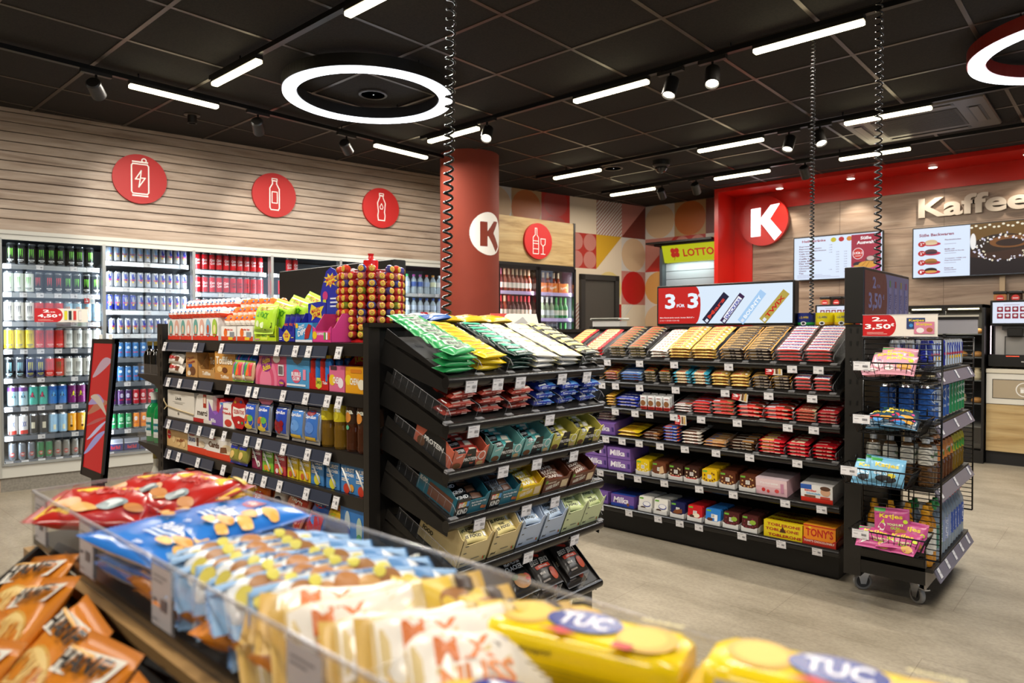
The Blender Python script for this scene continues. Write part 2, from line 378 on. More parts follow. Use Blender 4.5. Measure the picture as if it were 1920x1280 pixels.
# column
c = Vector((-4.917, 4.825, 0)); g = MB(); g.lathe([(.29, 0), (.29, CEIL)], 'column_red', 64)
g.lathe([(.296, 0), (.296, .08)], 'skirt_grey', 64)
obj('column', g, mat=TR(*c), kind='structure')
KP = [[(-.50, .53), (-.11, .55), (-.11, -.60), (-.50, -.61)], [(-.11, .10), (.31, .61), (.67, .64), (.28, .06), (.75, -.53), (.47, -.82), (-.05, -.12), (-.11, -.12)]]
def inpoly(x, y, P):
    r = False
    for i in range(len(P)):
        (xa, ya), (xb, yb) = P[i - 1], P[i]
        if (ya > y) != (yb > y) and x < (xb - xa) * (y - ya) / (yb - ya) + xa: r = not r
    return r
# disc logo wrapped on the column
g = MB(); n = 96; a0 = atan2(-4.825, 4.917) ; rr = .205; ca = a0 + .70
def cyl(u, v): a = ca + u / .29; return (.2915 * cos(a), .2915 * sin(a), v)
for i in range(n):
    for j in range(n):
        u = (i + .5) / n * 2 - 1; v = (j + .5) / n * 2 - 1
        if u * u + v * v > 1 or inpoly(u, v, KP[0]) or inpoly(u, v, KP[1]): continue
        q = [(i / n * 2 - 1, j / n * 2 - 1), ((i + 1) / n * 2 - 1, j / n * 2 - 1), ((i + 1) / n * 2 - 1, (j + 1) / n * 2 - 1), (i / n * 2 - 1, (j + 1) / n * 2 - 1)]
        g.add([cyl(a * rr, b * rr) for a, b in q], [(0, 1, 2, 3)], 'e8e2da:r.4')
obj('logo_disc', g, mat=TR(c.x, c.y, 2.18), label='white round letter K sign on the red column', cat='sign')

# ---------------------------------------------------------------- ceiling fittings
for i, (yy, xa, xb) in enumerate(((3.985, -4.66, 1.0), (5.84, -4.9, 1.4), (7.02, -4.86, .6), (2.11, -4.6, 1.0), (.25, -4.6, 1.0), (-1.6, -4.6, 1.0))):
    g = MB(); g.box(xa, xb, yy - .018, yy + .018, 2.915, 2.945, '100e0d:r.35:m.3')
    for x in (xa + .4, (xa + xb) / 2, xb - .4): g.rod((x, yy, 2.945), (x, yy, CEIL), .006, '100e0d')
    obj('lighting_track', g, label='black lighting track, ' + ['above the candy bar gondola', 'one back from the security camera side', 'nearest to the red coffee portal',
        'crossing just before the round lamp', 'overhead behind the camera', 'far behind the camera'][i], cat='track')
g = MB(); g.box(LX - .018, LX + .018, -1, 4.55, 2.915, 2.945, '100e0d:r.35:m.3')
for y in (.2, 1.8, 3.4): g.rod((LX, y, 2.945), (LX, y, CEIL), .006, '100e0d')
obj('lighting_track', g, label='black lighting track running along the wooden drinks wall', cat='track')
kb = K('linear_lamp', 'lamp', MB().box(-.3, .3, -.024, .024, .012, .036, '1b1815'), [('diffuser', MB().bev(-.298, .298, -.022, .022, -.012, .012, 'fff0c4:e9', .004), 'glowing warm white diffuser')])
LBL = {0: 'next to the red column', 1: 'middle of the track above the candy bars', 2: 'large one over the right gondola', 4: 'left end of the track by the security camera',
       5: 'between security camera and two spots', 6: 'under the ceiling cassette, long one', 8: 'back track, left of two dark spots', 9: 'back track, beside the red portal corner',
       10: 'back track, in front of the coffee portal', 11: 'upper left, left end of its track', 12: 'cut by the top edge of the picture', 21: 'on the drinks wall track, left one', 22: 'on the drinks wall track by the column',
       23: 'on the drinks wall track at the left edge'}
for i, (x, y, a) in enumerate(BARS):
    if i in LBL: kb.put(TR(x, y, 2.88) @ RZ(0 if a == 'x' else 90), 'glowing linear ceiling lamp, ' + LBL[i], 'linear track lamps')
    else: kb.put(TR(x, y, 2.88) @ RZ(0 if a == 'x' else 90), 'glowing linear ceiling lamp outside the picture', 'linear track lamps')
def ring(x, y, c, label):
    t = thing('ring_lamp', label, 'lamp', TR(x, y, 2.85), 'round ceiling lamps')
    def rg(r0, r1, z0, z1, col):
        g = MB(); n = 96
        P = [(r * cos(2 * pi * k / n), r * sin(2 * pi * k / n), z) for (r, z) in ((r0, z0), (r1, z0), (r1, z1), (r0, z1)) for k in range(n)]
        F = [(q * n + k, q * n + (k + 1) % n, ((q + 1) % 4) * n + (k + 1) % n, ((q + 1) % 4) * n + k) for q in range(4) for k in range(n)]
        return g.add(P, [tuple(reversed(f)) for f in F], col, False)
    obj('housing', rg(.475, .575, .008, .085, c), t); obj('diffuser', rg(.483, .568, -.006, .008, 'f2f6ff:e7'), t, label='glowing white ring')
    g = MB()
    for k in range(3): a = k * 2.094; g.rod((.525 * cos(a), .525 * sin(a), .085), (.525 * cos(a), .525 * sin(a), .124), .004, '222')if 0 else g.rod((.525 * cos(a), .525 * sin(a), .085), (.525 * cos(a), .525 * sin(a), .124), .004, '222222')
    obj('bracket', g, t)
ring(*RINGS[0], '171412:r.4', 'large white glowing ring lamp below the ceiling, centre left')
ring(*RINGS[1], '7c1d14:r.35', 'ring lamp with red casing cut by the right picture edge')
# spots
def spot(x, y, tx, ty, tz, lab, power, lit=True, ang=46):
    d = (Vector((tx, ty, tz)) - Vector((x, y, 2.80))).normalized(); q = d.to_track_quat('-Z', 'Y').to_matrix().to_4x4()
    t = thing('track_spot', lab, 'lamp', TR(x, y, 2.90), 'black cylindrical track spots')
    obj('adapter', MB().box(-.09, .09, -.016, .016, -.008, .014, '1c1815:r.4'), t).matrix_world = TR(x, y, 2.90) @ RZ(90 if x < -4.9 else 0)
    obj('arm', MB().rod((0, 0, 0), (0, 0, -.055), .008, '1c1815:r.4', 8), t)
    h = obj('lamp_head', MB().lathe([(.036, .07), (.044, .062), (.045, -.055), (.040, -.058), (.036, -.045), (0, -.045)], '1a1714:r.4', 24), t); h.matrix_world = TR(x, y, 2.80) @ q
    l = obj('lens', MB().lathe([(0, -.0465), (.036, -.0465)], 'fff4dc:e%d' % (9 if lit else 2), 20), h); l.matrix_world = TR(x, y, 2.80) @ q
    if power: spot_lamp('spot_light', (Vector((x, y, 2.80)) + d * .062), (tx, ty, tz), power, ang, .6)
spot(-2.235, 3.99, -2.3, 3.2, .9, 'lit black spot aimed at the candy shelves, left of a pair', 60)
spot(-1.949, 3.99, -1.6, 3.1, .9, 'lit black spot aimed at the candy shelves, right of a pair', 60)
spot(-3.829, 3.95, -3.0, 2.6, .8, 'lit black spot just right of the red column top', 40)
spot(-2.167, 5.83, -2.3, 5.0, 1, 'lit black spot in front of the coffee wall, left of a pair', 40)
spot(-1.92, 5.83, -1.2, 5.2, 1, 'lit black spot in front of the coffee wall, right of a pair', 40)
for x, y, lab, s in ((-4.99, 1.54, 'unlit looking black spot, first on the drinks wall track', 1.1), (-4.99, 2.645, 'black spot above the middle bottle sign', 2.15), (-4.99, 3.44, 'tilted black spot near the round lamp', 3.4)):
    spot(x, y, wl(s)[0], wl(s)[1], 2.15, lab, 52, False, 54)
spot(-4.02, 6.99, -4.4, 8.43, 1.9, 'black spot on the back track, left one', 22, False)
spot(-3.6, 6.99, -3.9, 8.43, 1.6, 'black spot on the back track, beside the portal corner', 16, False)
spot(-2.44, 6.99, -2.5, 8.43, 1.6, 'black spot on the back track, half before the red band', 25, False)
spot(-.7, 2.11, -1.4, 2.0, .8, 'black spot overhead right of the camera', 45); spot(-1.9, 2.11, -1.6, 1.7, .7, 'black spot overhead before the end rack', 25)
spot(-2.15, .25, -2.7, 1.4, .8, 'black spot overhead aimed at the left gondola', 55); spot(-3.2, .25, -3.2, 1.5, .8, 'black spot overhead aimed at the left gondola end', 45)
spot(.0, 2.11, -.7, 3.6, .8, 'black spot overhead aimed at the wheeled rack', 45)
# small recessed fitting beside the drinks wall
t = thing('downlight', 'small black surface downlight between the drinks wall spots', 'lamp', TR(-5.62, 2.42, CEIL))
obj('housing', MB().lathe([(.034, 0), (.034, -.07), (.028, -.07), (.026, -.05), (0, -.05)], '191512:r.4', 20), t); obj('flange', MB().lathe([(.0, -.001), (.06, -.001), (.06, -.008), (.034, -.01)], '3a3029:r.4', 24), t)
spot_lamp('downlight_light', (-5.62, 2.42, CEIL - .09), (-5.62, 2.42, 0), 25, 110)
for i, (x, y) in enumerate(((-3.149, 8.19), (-2.366, 8.19), (-1.579, 8.19), (-.79, 8.19), (0, 8.19))):
    t = thing('recessed_downlight', 'small round downlight in the red soffit, ' + ('above the K sign', 'above the left menu screen', 'above the coffee lettering', 'beyond the right edge', 'far right beyond the edge')[i], 'lamp', TR(x, y, CEIL - .045), 'soffit downlights')
    obj('bezel', MB().lathe([(.045, -.001), (.045, -.006), (.037, -.007)], 'd8d0c8:r.3', 24), t); obj('lens', MB().lathe([(0, -.009), (.037, -.009), (.038, -.006)], 'fff3dd:e8', 20), t)
    spot_lamp('soffit_light', (x, y, CEIL - .07), (x, y + .05, 1), 26, 95)
# security camera, speakers, air conditioner
t = thing('security_camera', 'black dome security camera on the ceiling', 'camera', TR(-3.611, 6.262, CEIL - .004))
obj('mount', MB().lathe([(.085, 0), (.085, -.045), (.07, -.06)], '15120f:r.4', 28), t)
obj('dome', MB().lathe([(.062, -.058), (.06, -.08), (.045, -.105), (.022, -.118), (0, -.121)], '2b2b2b:r.05', 28), t)
for x, y, lab in ((-4.147, 3.088, 'flush round ceiling speaker inside the ring lamp'), (-4.135, 6.178, 'flush round ceiling speaker beside a lamp at the back')):
    t = thing('ceiling_speaker', lab, 'speaker', TR(x, y, CEIL - .004)); obj('grille', MB().lathe([(.0, -.006), (.085, -.006)], '1a1613:r.8', 32), t)
    obj('rim', MB().lathe([(.085, -.001), (.085, -.01), (.102, -.009), (.104, 0)], '3b312a:r.4', 32), t); obj('led', MB().box(.003, .01, -.002, .002, -.0085, -.0065, 'ffffff:e2'), t)
t = thing('air_conditioner', 'ceiling cassette air conditioner with louvres', 'air conditioner', TR(-1.34, 6.45, CEIL - .004))
AC = '4a423d:r.35'
g = MB(); g.bev(-.5, .5, -.46, .46, -.03, 0, AC, .01); obj('panel', g, t)
g = MB(); g.bev(-.30, .30, -.27, .27, -.034, -.028, '241f1c:r.5', .002)
for k in range(13): g.box(-.28, .28, -.25 + k * .04, -.245 + k * .04, -.0365, -.034, '3a3430')
obj('intake_grille', g, t)
for a, b, c2, d in ((-.45, -.36, -.24, .24), (.36, .45, -.24, .24), (-.3, .3, -.40, -.34), (-.3, .3, .34, .40)):
    obj('louvre', MB().box(a, b, c2, d, -.0315, -.0295, '0c0a09').bev(a + .012, b - .02, c2 + .01, d - .01, -.037, -.031, '5a524c:r.35', .002), t)
# power coils
def coil(x0, y0, z0, x1, y1, z1, r, turns, lab, th_=.0035):
    n = turns * 12; P = []
    for i in range(n + 1):
        t_ = i / n; a = 2 * pi * turns * t_; tt = t_
        P.append((x0 + (x1 - x0) * tt + r * cos(a), y0 + (y1 - y0) * tt + r * sin(a), z0 + (z1 - z0) * tt))
    P = [(x0, y0, CEIL - .001)] + P
    obj('spiral_cable', MB().tube(P, th_, '0d0b0a:r.18', 6), label=lab, cat='cable')
coil(-2.012, 1.885, CEIL - .02, -2.043, 1.875, 1.29, .017, 44, 'thick black spiral cable hanging in front of the red column', .0052)
coil(-.985, 3.86, CEIL - .02, -.985, 3.86, 1.546, .015, 40, 'black spiral cable hanging down to the wheeled rack screen', .0046)
coil(-1.39, 4.10, CEIL - .02, -1.39, 4.10, 1.345, .010, 75, 'thin spiral cable between the coffee screen and candy screen', .004)
# ================================================================ goods: shape makers
def sc(items, w, h):
    """printing given in fractions of a face -> metres"""
    r = []
    for it in items:
        k = it[0]
        if k == 'r': r.append(('r', it[1] * w, it[2] * h, it[3] * w, it[4] * h, it[5]))
        elif k == 'c': r.append(('c', it[1] * w, it[2] * h, it[3] * h, (it[4] if len(it) > 5 else it[3]) * h, it[-1]))
        elif k == 'e': r.append(('c', it[1] * w, it[2] * h, it[3] * w, it[4] * h, it[5]))
        elif k == 'p': r.append(('p', [(a * w, b * h) for a, b in it[1]], it[2]))
        elif k == 't': r.append(('t', it[1], it[2] * w, it[3] * h, it[4] * w, it[5] * h) + tuple(it[6:]))
        elif k == 'l': r.append(('l', [(a * w, b * h) for a, b in it[1]], it[2], it[3], it[4]))
    return r
def ctr(items, w, h):
    o = []
    for it in sc(items, w, h):
        it = list(it)
        if it[0] in 'rc': it[1] -= w / 2; it[2] -= h / 2
        elif it[0] == 't': it[2] -= w / 2; it[3] -= h / 2
        elif it[0] in 'pl': it[1] = [(a - w / 2, b - h / 2) for a, b in it[1]]
        o.append(tuple(it))
    return o
def pillow(L, W, T, base, ends=None, dec=(), crimp=.009, ax='x', nx=12, ny=8, wob=0., seed=1, under=None, px=4, bands=None, edge=None):
    """sealed film packet lying flat, centred, bottom on z=0, printing on top"""
    g = MB(); rr = random.Random(seed)
    Lb = (L if ax == 'x' else W) - 2 * crimp
    ph = [rr.uniform(0, 6.28) for _ in range(6)]
    def hh(u, v):
        a, b = (u, v) if ax == 'x' else (v, u)
        o = W if ax == 'x' else L
        e = max(0, 1 - abs(2 * a / Lb) ** px) ** .5; f = max(0, 1 - abs(2 * b / o) ** 3) ** .5
        h = T / 2 * e * f
        if wob: h *= 1 + wob * (sin(u * 90 + ph[0]) * sin(v * 70 + ph[1]) + .6 * sin(u * 160 + v * 120 + ph[2]))
        return h
    def bend(u, v): return wob * T * .6 * (sin(u * 30 + ph[3]) + sin(v * 38 + ph[4])) if wob else 0
    zt = lambda u, v: T / 2 + hh(u, v) + bend(u, v)
    def axis(L_, n, cr):
        if not cr: return [-L_ / 2 + L_ * i / n for i in range(n + 1)]
        return [-L_ / 2] + [-L_ / 2 + crimp + (L_ - 2 * crimp) * (1 - cos(pi * i / n)) / 2 for i in range(n + 1)] + [L_ / 2]
    xs = axis(L, nx, ax == 'x'); ys = axis(W, ny, ax == 'y'); 
    if ax == 'x': ys = [-W / 2 * cos(pi * i / ny) for i in range(ny + 1)]
    else: xs = [-L / 2 * cos(pi * i / nx) for i in range(nx + 1)]
    a, b = len(xs), len(ys)
    top = [(x, y, zt(x, y) + .0002) for y in ys for x in xs]; bot = [(x, y, T / 2 - hh(x, y) + bend(x, y)) for y in ys for x in xs]
    for P, up in ((top, 1), (bot, 0)):
        for j in range(b - 1):
            for i in range(a - 1):
                q = (j * a + i, j * a + i + 1, (j + 1) * a + i + 1, (j + 1) * a + i)
                cr = (i in (0, a - 2)) if ax == 'x' else (j in (0, b - 2))
                c = (ends or base) if cr else (base if up else (under or base))
                if bands and up and not cr:
                    t = ((xs[i] + xs[i + 1]) / 2 / L + .5) if ax == 'x' else ((ys[j] + ys[j + 1]) / 2 / W + .5)
                    for lo, hi, bc in bands:
                        if lo <= t < hi: c = bc
                g.add([P[k] for k in q], [(0, 1, 2, 3) if up else (3, 2, 1, 0)], c, True)
    if dec: g.dec(((0, 0, 0), (1, 0, 0), (0, 1, 0)), ctr(dec, L, W), .0007, zt, 10)
    if edge: g.dec(((0, -W / 2 * .965, T / 2), (1, 0, 0), (0, 0, 1)), [('r', -L * .33, -T * .15, L * .26, T * .28, edge), ('r', -L * .02, -T * .10, L * .10, T * .18, edge), ('r', L * .14, -T * .15, L * .20, T * .28, edge)], .0003)
    return g
def weld(mb):
    """merge the doubled corners so that smooth shading runs across the packet"""
    key = {}; mp = []; nv = []
    for v in mb.v:
        k = (round(v[0], 6), round(v[1], 6), round(v[2], 6))
        if k not in key: key[k] = len(nv); nv.append(v)
        mp.append(key[k])
    mb.v = nv; mb.f = [tuple(mp[i] for i in f) for f in mb.f]
    keep = [i for i, f in enumerate(mb.f) if len(set(f)) == len(f)]
    mb.f = [mb.f[i] for i in keep]; mb.m = [mb.m[i] for i in keep]; mb.sm = [mb.sm[i] for i in keep]
    return mb
def packet(*a, **k): return weld(pillow(*a, **k))
def carton(w, d, h, base, front=(), top=(), side=(), topc=None, bevel=.001):
    g = MB(); g.box(-w / 2, w / 2, 0, d, 0, h, base)
    if topc: g.dec(((-w / 2, 0, h), (1, 0, 0), (0, 1, 0)), [('r', 0, 0, w, d, topc)], .0004)
    g.dec(((-w / 2, 0, 0), (1, 0, 0), (0, 0, 1)), sc(front, w, h)); g.dec(((-w / 2, 0, h), (1, 0, 0), (0, 1, 0)), sc(top, w, d), .0006)
    g.dec(((w / 2, 0, 0), (0, 1, 0), (0, 0, 1)), sc(side, d, h)); g.dec(((-w / 2, d, 0), (0, -1, 0), (0, 0, 1)), sc(side, d, h))
    return g
def tray(w, d, h, hf, base, front=(), side=(), inner='d8cdb8:r.7', slope=.03, t=.002):
    """open shelf carton with a lowered front"""
    g = MB(); g.box(-w / 2, w / 2, 0, d, 0, t, inner); g.box(-w / 2, w / 2, d - t, d, 0, h, base)
    for sgn in (-1, 1):
        x = sgn * (w / 2 - t / 2); pts = [(0, 0), (d, 0), (d, h), (slope * 1.6, h), (slope * .4, hf), (0, hf)]
        g.prism(pts, x - t / 2, x + t / 2, base, 'x')
    g.prism([(-w / 2, 0), (w / 2, 0), (w / 2, hf * 1.12), (w / 2 - .012, hf), (w / 2 - .02, hf * .8), (-w / 2 + .02, hf * .8), (-w / 2 + .012, hf), (-w / 2, hf * 1.12)], 0, t, base, 'y')
    g.dec(((-w / 2, 0, 0), (1, 0, 0), (0, 0, 1)), sc(front, w, hf)); 
    g.dec(((-w / 2, d, 0), (0, -1, 0), (0, 0, 1)), sc(side, d, h)); g.dec(((w / 2, 0, 0), (0, 1, 0), (0, 0, 1)), sc(side, d, h))
    return g
def cyldec(g, r, items, e=.0004, turn=0, sub=8):
    """printing wrapped round an upright cylinder, centred on the side that faces -y"""
    tmp = MB()
    for i, it in enumerate(items): 
        t = MB(); t.dec(((0, 0, 0), (1, 0, 0), (0, 1, 0)), [it], 0, (lambda a, b: 0), sub)
        rr_ = r + e * (1 + .5 * i)
        g.add([(rr_ * sin(x / r + turn), -rr_ * cos(x / r + turn), y) for x, y, z in t.v], t.f, t.ms[0], True)
    return g
ALU = 'c9ccd0:r.22:m.9'
def can(r, h, c, bands=(), items=(), name='drink_can'):
    """bands: (from, to, colour) as fractions of the height"""
    prof = [(r * .74, 0), (r * .86, .004), (r, .012)]; cols = [ALU, ALU]
    zs = sorted(set([.012, h - .014] + [z * h for b in bands for z in b[:2] if .012 < z * h < h - .014]))
    for z in zs[1:]:
        m = None; zc = (zs[zs.index(z) - 1] + z) / 2 / h
        for lo, hi, bc in bands:
            if lo <= zc < hi: m = bc
        prof.append((r, z)); cols.append(m or c)
    prof += [(r * .84, h - .003), (r * .86, h)]; cols += [c if h < .14 else ALU, ALU]
    g = MB(); g.lathe(prof, c, 20, cols=cols + [ALU])
    g.lathe([(r * .86, h), (r * .80, h - .0015), (r * .78, h - .005), (0, h - .005)], ALU, 20)
    g.box(-.004, .004, -.012, .006, h - .005, h - .0035, ALU)
    if items: cyldec(g, r, items)
    return g
def bottle(prof, body, cap, capprof, label=None, n=20, capname='cap', items=(), lab='paper'):
    """returns root mesh and parts"""
    g = MB().lathe(prof, body, n); p = [(capname, MB().lathe(capprof, cap, 16), None)]
    if label:
        z0, z1, lc = label; r = max(q[0] for q in prof if z0 - .02 <= q[1] <= z1 + .02) + .0006
        q = MB().lathe([(r, z0), (r, z1)], lc, n); 
        if items: cyldec(q, r, items)
        p.append(('label', q, None))
    return g, p
def shelf_frame(x, y, z, rot, tilt): return TR(x, y, z) @ RZ(rot) @ RX(tilt)
def jit(a): return R.uniform(-a, a)
# price tags
def tagmesh(w=.048, h=.036, wide=False, red=None):
    g = MB(); g.bev(-w / 2 - .002, w / 2 + .002, 0, .0012, -h - .002, .002, 'acrylic_edge', .0004)
    it = [('r', 0, 0, 1, 1, 'e9e6e8:r.5'), ('r', .08, .84, .6, .04, '77757c:r.6'), ('r', .08, .5, .26, .06, '99979c:r.6'), ('r', .08, .12, .2, .03, 'b0aeb4:r.6'), ('r', .6, .1, .3, .03, '8a888d:r.6')]
    it += [('r', .56 + .04 * k, .36, .022, .26, '55535a:r.6') for k in range(8)]
    g.dec(((-w / 2, -.0002, -h), (1, 0, 0), (0, 0, 1)), sc(it, w, h)); return g
TAG = K('price_tag', 'price tag', tagmesh())
TAGS_ = K('price_tag', 'price tag', tagmesh(.036, .042))
PR = 'c3161c:r.4'
def promo(w, h, lines, small=True, pic=None, back='e8e1d6:r.5', split=.52):
    """red and cream offer card"""
    g = MB(); g.box(-w / 2, w / 2, 0, .0025, 0, h, back)
    it = [('r', 0, 0, 1, 1, back), ('r', 0, 0, split - .1 if pic else 1, 1, PR)]
    if pic: it.append(('e', split - .12, .5, .12, .5, PR))
    a = (split if pic else 1) * .48
    it += [('t', lines[0], a * .85, .80, .12 * (1 if pic else 2), .20, 'ffffff:r.5'), ('t', 'FÜR', a * 1.35, .74, .09 * (1 if pic else 2), .09, 'ffffff:r.5'),
           ('t', lines[1], a * .95, .44, (.36 if pic else .74), .28, 'ffffff:r.5'), ('t', '€', a * 1.86, .54, .05 * (1 if pic else 1.6), .14, 'ffffff:r.5')]
    it += [('r', .06, .10 + .07 * k, (.28 - .05 * k) if pic else .5, .025, 'f0b8b0:r.5') for k in range(2)]
    if pic: it += pic
    g.dec(((-w / 2, -.0002, 0), (1, 0, 0), (0, 0, 1)), sc(it, w, h)); return g
# ================================================================ drinks coolers in the long wall
COOL = thing('drinks_cooler', 'long white framed glass door drinks cooler under the wood cladding', 'cooler', WL)
DW = .695; D0 = -.05; ND = 6
FRM = 'b9b8b0:r.35:m.3'; IN = '3a4046:r.5'
x1 = D0 + DW * ND
g = MB(); g.box(D0 - .04, x1 + .1, -.01, .05, 1.975, 2.03, 'c6c4bb:r.4'); g.box(D0 - .04, x1 + .1, -.015, -.01, 1.995, 2.0, '8a8880'); g.box(D0 - .04, x1 + .1, -.012, .75, .11, .20, 'c9c7be:r.4')
g.box(D0 - .04, D0, -.02, .75, .11, 1.975, FRM); obj('frame', g, COOL)
obj('plinth', MB().box(D0 - .04, x1 + .1, 0, .75, .0, .11, 'skirt_grey'), COOL)
obj('back_panel', MB().box(D0, x1, .72, .75, .2, 1.975, IN), COOL); obj('top_panel', MB().box(D0, x1, .05, .75, 1.983, 1.995, '23272b'), COOL)
for k in range(ND):
    a = D0 + DW * k
    g = MB()
    for q in (a, a + DW - .012): g.box(q, q + .012, -.028, -.004, .215, 1.965, 'a9aaa6:r.3:m.6')
    g.box(a, a + DW, -.028, -.004, 1.955, 1.975, 'c9c8c0:r.3'); g.box(a, a + DW, -.028, -.004, .205, .222, 'a9aaa6:r.3:m.5')
    d = obj('door', g, COOL)
    obj('door_glass', MB().box(a + .012, a + DW - .012, -.020, -.016, .222, 1.955, 'door_glass'), d)
    hx = a + DW - .035 if k % 2 == 0 else a + .035
    obj('handle', MB().box(hx - .012, hx + .012, -.07, -.058, .9, 1.22, 'd8d6d0:r.3').box(hx - .008, hx + .008, -.06, -.028, .93, .96, 'd8d6d0:r.3').box(hx - .008, hx + .008, -.06, -.028, 1.16, 1.19, 'd8d6d0:r.3'), d)
    g = MB().box(a - .012, a + .012, .02, .06, .22, 1.955, '9a9c9c:r.4'); m_ = obj('mullion', g, COOL)
    obj('light_strip', MB().box(a - .006, a + .006, .06, .066, .25, 1.93, 'eaf4ff:e3'), m_)
    for s in (-1, 1):
        p_ = WL @ Vector((a + s * .02 + (DW if s < 0 else 0), .075, 1.09)); 
        area_lamp('cooler_light', p_,   .03, 1.65, 5, (.86, .94, 1), (radians(90), 0, radians(WA + (-42 if s > 0 else 42))))
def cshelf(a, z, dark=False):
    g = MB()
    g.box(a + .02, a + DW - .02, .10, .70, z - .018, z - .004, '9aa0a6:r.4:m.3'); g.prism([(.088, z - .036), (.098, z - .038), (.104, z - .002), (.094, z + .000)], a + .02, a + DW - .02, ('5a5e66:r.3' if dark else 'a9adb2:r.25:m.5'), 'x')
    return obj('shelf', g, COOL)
C5, R5 = .168, .033
C2, R2 = .135, .0265
def claw(c, s=1.0):
    return [('p', [(-.017 + .012 * k, .125), (-.010 + .012 * k, .128), (-.012 + .012 * k, .072 + .01 * (k % 2)), (-.014 + .012 * k, .055 + .012 * (k % 2)), (-.016 + .012 * k, .09)], c) for k in range(3)]
def mon(c, cl, txt='f2f2f2'): return K('drink_can', 'can', can(R5, C5, c, items=claw(cl) + [('t', 'MONSTER', 0, .038, .042, .009, txt), ('t', 'ENERGY', 0, .026, .026, .005, txt)]))
CK = {'mblack': mon('101312:r.25', '79d63a'), 'mwg': mon('dfe6dc:r.25', '6cbf3a', '333333'), 'mbr': mon('141212:r.25', 'cf2227'), 'mwo': mon('e6e3da:r.25', '2b2b2b', '2b2b2b'),
      'mlb': mon('8fb4c6:r.25', 'd8822c', 'd8822c'), 'myel': mon('edd716:r.25', 'b89b10', '2a4a9a'), 'mred': mon('d8352f:r.25', 'a3221d', 'ffd7cc'), 'mwht': mon('dcdcd6:r.3', '6b6b66', '55554f'),
      'mbb': mon('0f1215:r.25', '8fd6ee', 'bfe6f2'), 'mnav': mon('20265c:r.25', 'd8cf3a', 'd8cf3a'), 'mrg': mon('c4392f:r.25', '2f5a2a', 'ffffff')}
def star(c, r, cx=0, cy2=.085, pts=5): return ('F', [(cx + (r if k % 2 == 0 else r * .42) * sin(pi * k / pts), cy2 + (r if k % 2 == 0 else r * .42) * cos(pi * k / pts)) for k in range(2 * pts)], c, (cx, cy2))
def rock(c, top, st, st2): return K('drink_can', 'can', can(R5, C5, c, bands=[(.72, 1, top)], items=[star(st2, .033), star(st, .027), ('t', 'R R', .0, .08, .03, .02, '222233')]))
CK.update({'rk1': rock('b6d5e3:r.25', '6a3a86', '8fd0e8', '5a3a80'), 'rk2': rock('48b0a0:r.25', '3aa69a', 'd02a5a', '1d1d22'), 'rk3': rock('2f74c0:r.25', '2058a8', '6ab6ea', '123a78'), 'rk4': rock('7a1f6a:r.25', '6a1a5e', 'f2e022', '3a0f33'), 'rk5': rock('181818:r.25', '202020', 'e8a61c', '000000')})
def plain(c, it, r=R5, h=C5, bands=()): return K('drink_can', 'can', can(r, h, c, bands=bands, items=it))
CK['wr'] = plain('e2e2e6:r.25', [('t', 'XX', 0, .09, .03, .04, '2a48a0'), ('r', -.03, .012, .06, .03, 'c93a30')]); CK['dk'] = plain('33302c:r.3', [('r', -.012, .05, .024, .05, 'd0c8b0')])
CK['lb'] = plain('9fc8e6:r.3', [('r', -.008, .03, .018, .04, 'e6e2c0')]); CK['org'] = plain('f0a51e:r.3', [('t', 'ENERGY', 0, .1, .075, .012, 'fff2d0', 90), ('c', 0, .05, .01, .01, '5a3a10')]); CK['rd'] = plain('c9301f:r.3', [('t', 'ENERGY', 0, .1, .075, .012, 'ffffff', 90)])
TK = [('c', 0, .045, .017, .017, 'b8332c'), ('t', 'TAKE', 0, .049, .02, .006, 'f4e6e0'), ('t', 'OFF', 0, .040, .014, .005, 'f4e6e0')]
CK['tg'] = plain('6f7680:r.3:m.3', TK, .0265, .135); CK['tgr'] = plain('2f7a4a:r.3', TK, .0265, .135); CK['tgy'] = plain('8d8a84:r.3:m.3', TK, .0265, .135)
def bull(c, c2, tc='d8202c', h=C2, r=R2):
    g = can(r, h, c2, items=[('p', [(-.041, h - .016), (-.013, h - .016), (-.035, h * .42), (-.041, h * .42)], c), ('p', [(-.013, h - .016), (.002, h - .016), (-.002, h * .42), (-.035, h * .42)], c), ('p', [(.002, h - .016), (.022, h - .016), (.012, h * .42), (-.002, h * .42)], c), 
        ('p', [(.022, h - .016), (.041, h - .016), (.041, h * .42), (.012, h * .42)], c), ('t', 'Red Bull', 0, h * .50, .036, .013, tc), ('c', 0, h * .37, .008, .008, 'f2c21c')])
    return K('drink_can', 'can', g)
CK.update({'rb': bull('22309a:r.22', 'c6cbd2:r.22:m.5'), 'rbl': bull('7fa6d6:r.22', 'd2d8e0:r.22:m.5', 'c9304a'), 'rbs': bull('c2c8d0:r.25:m.5', '22309a:r.22'), 'rbb': plain('3f79b8:r.25', [('t', 'Red Bull', 0, .05, .034, .012, 'd8202c'), ('c', 0, .09, .012, .012, 'cfe2f2')], R2, C2),
   'rbg': plain('1f8a4f:r.25', [('c', 0, .085, .013, .018, 'a9d8b4'), ('t', 'Red Bull', 0, .05, .034, .012, 'e8e8e8')], R2, C2), 'rbr': plain('b31a2a:r.25', [('c', 0, .085, .013, .018, 'e6c8c8'), ('t', 'Red Bull', 0, .05, .034, .012, 'f0d8d8')], R2, C2),
   'rbo': plain('e8871e:r.25', [('c', 0, .085, .013, .018, 'd8d8e0'), ('t', 'Red Bull', 0, .05, .034, .012, 'b01a20')], R2, C2), 'rbp': plain('4a2460:r.25', [('c', 0, .085, .013, .018, 'c8c0d8'), ('t', 'Red Bull', 0, .05, .034, .012, 'd8202c')], R2, C2)})
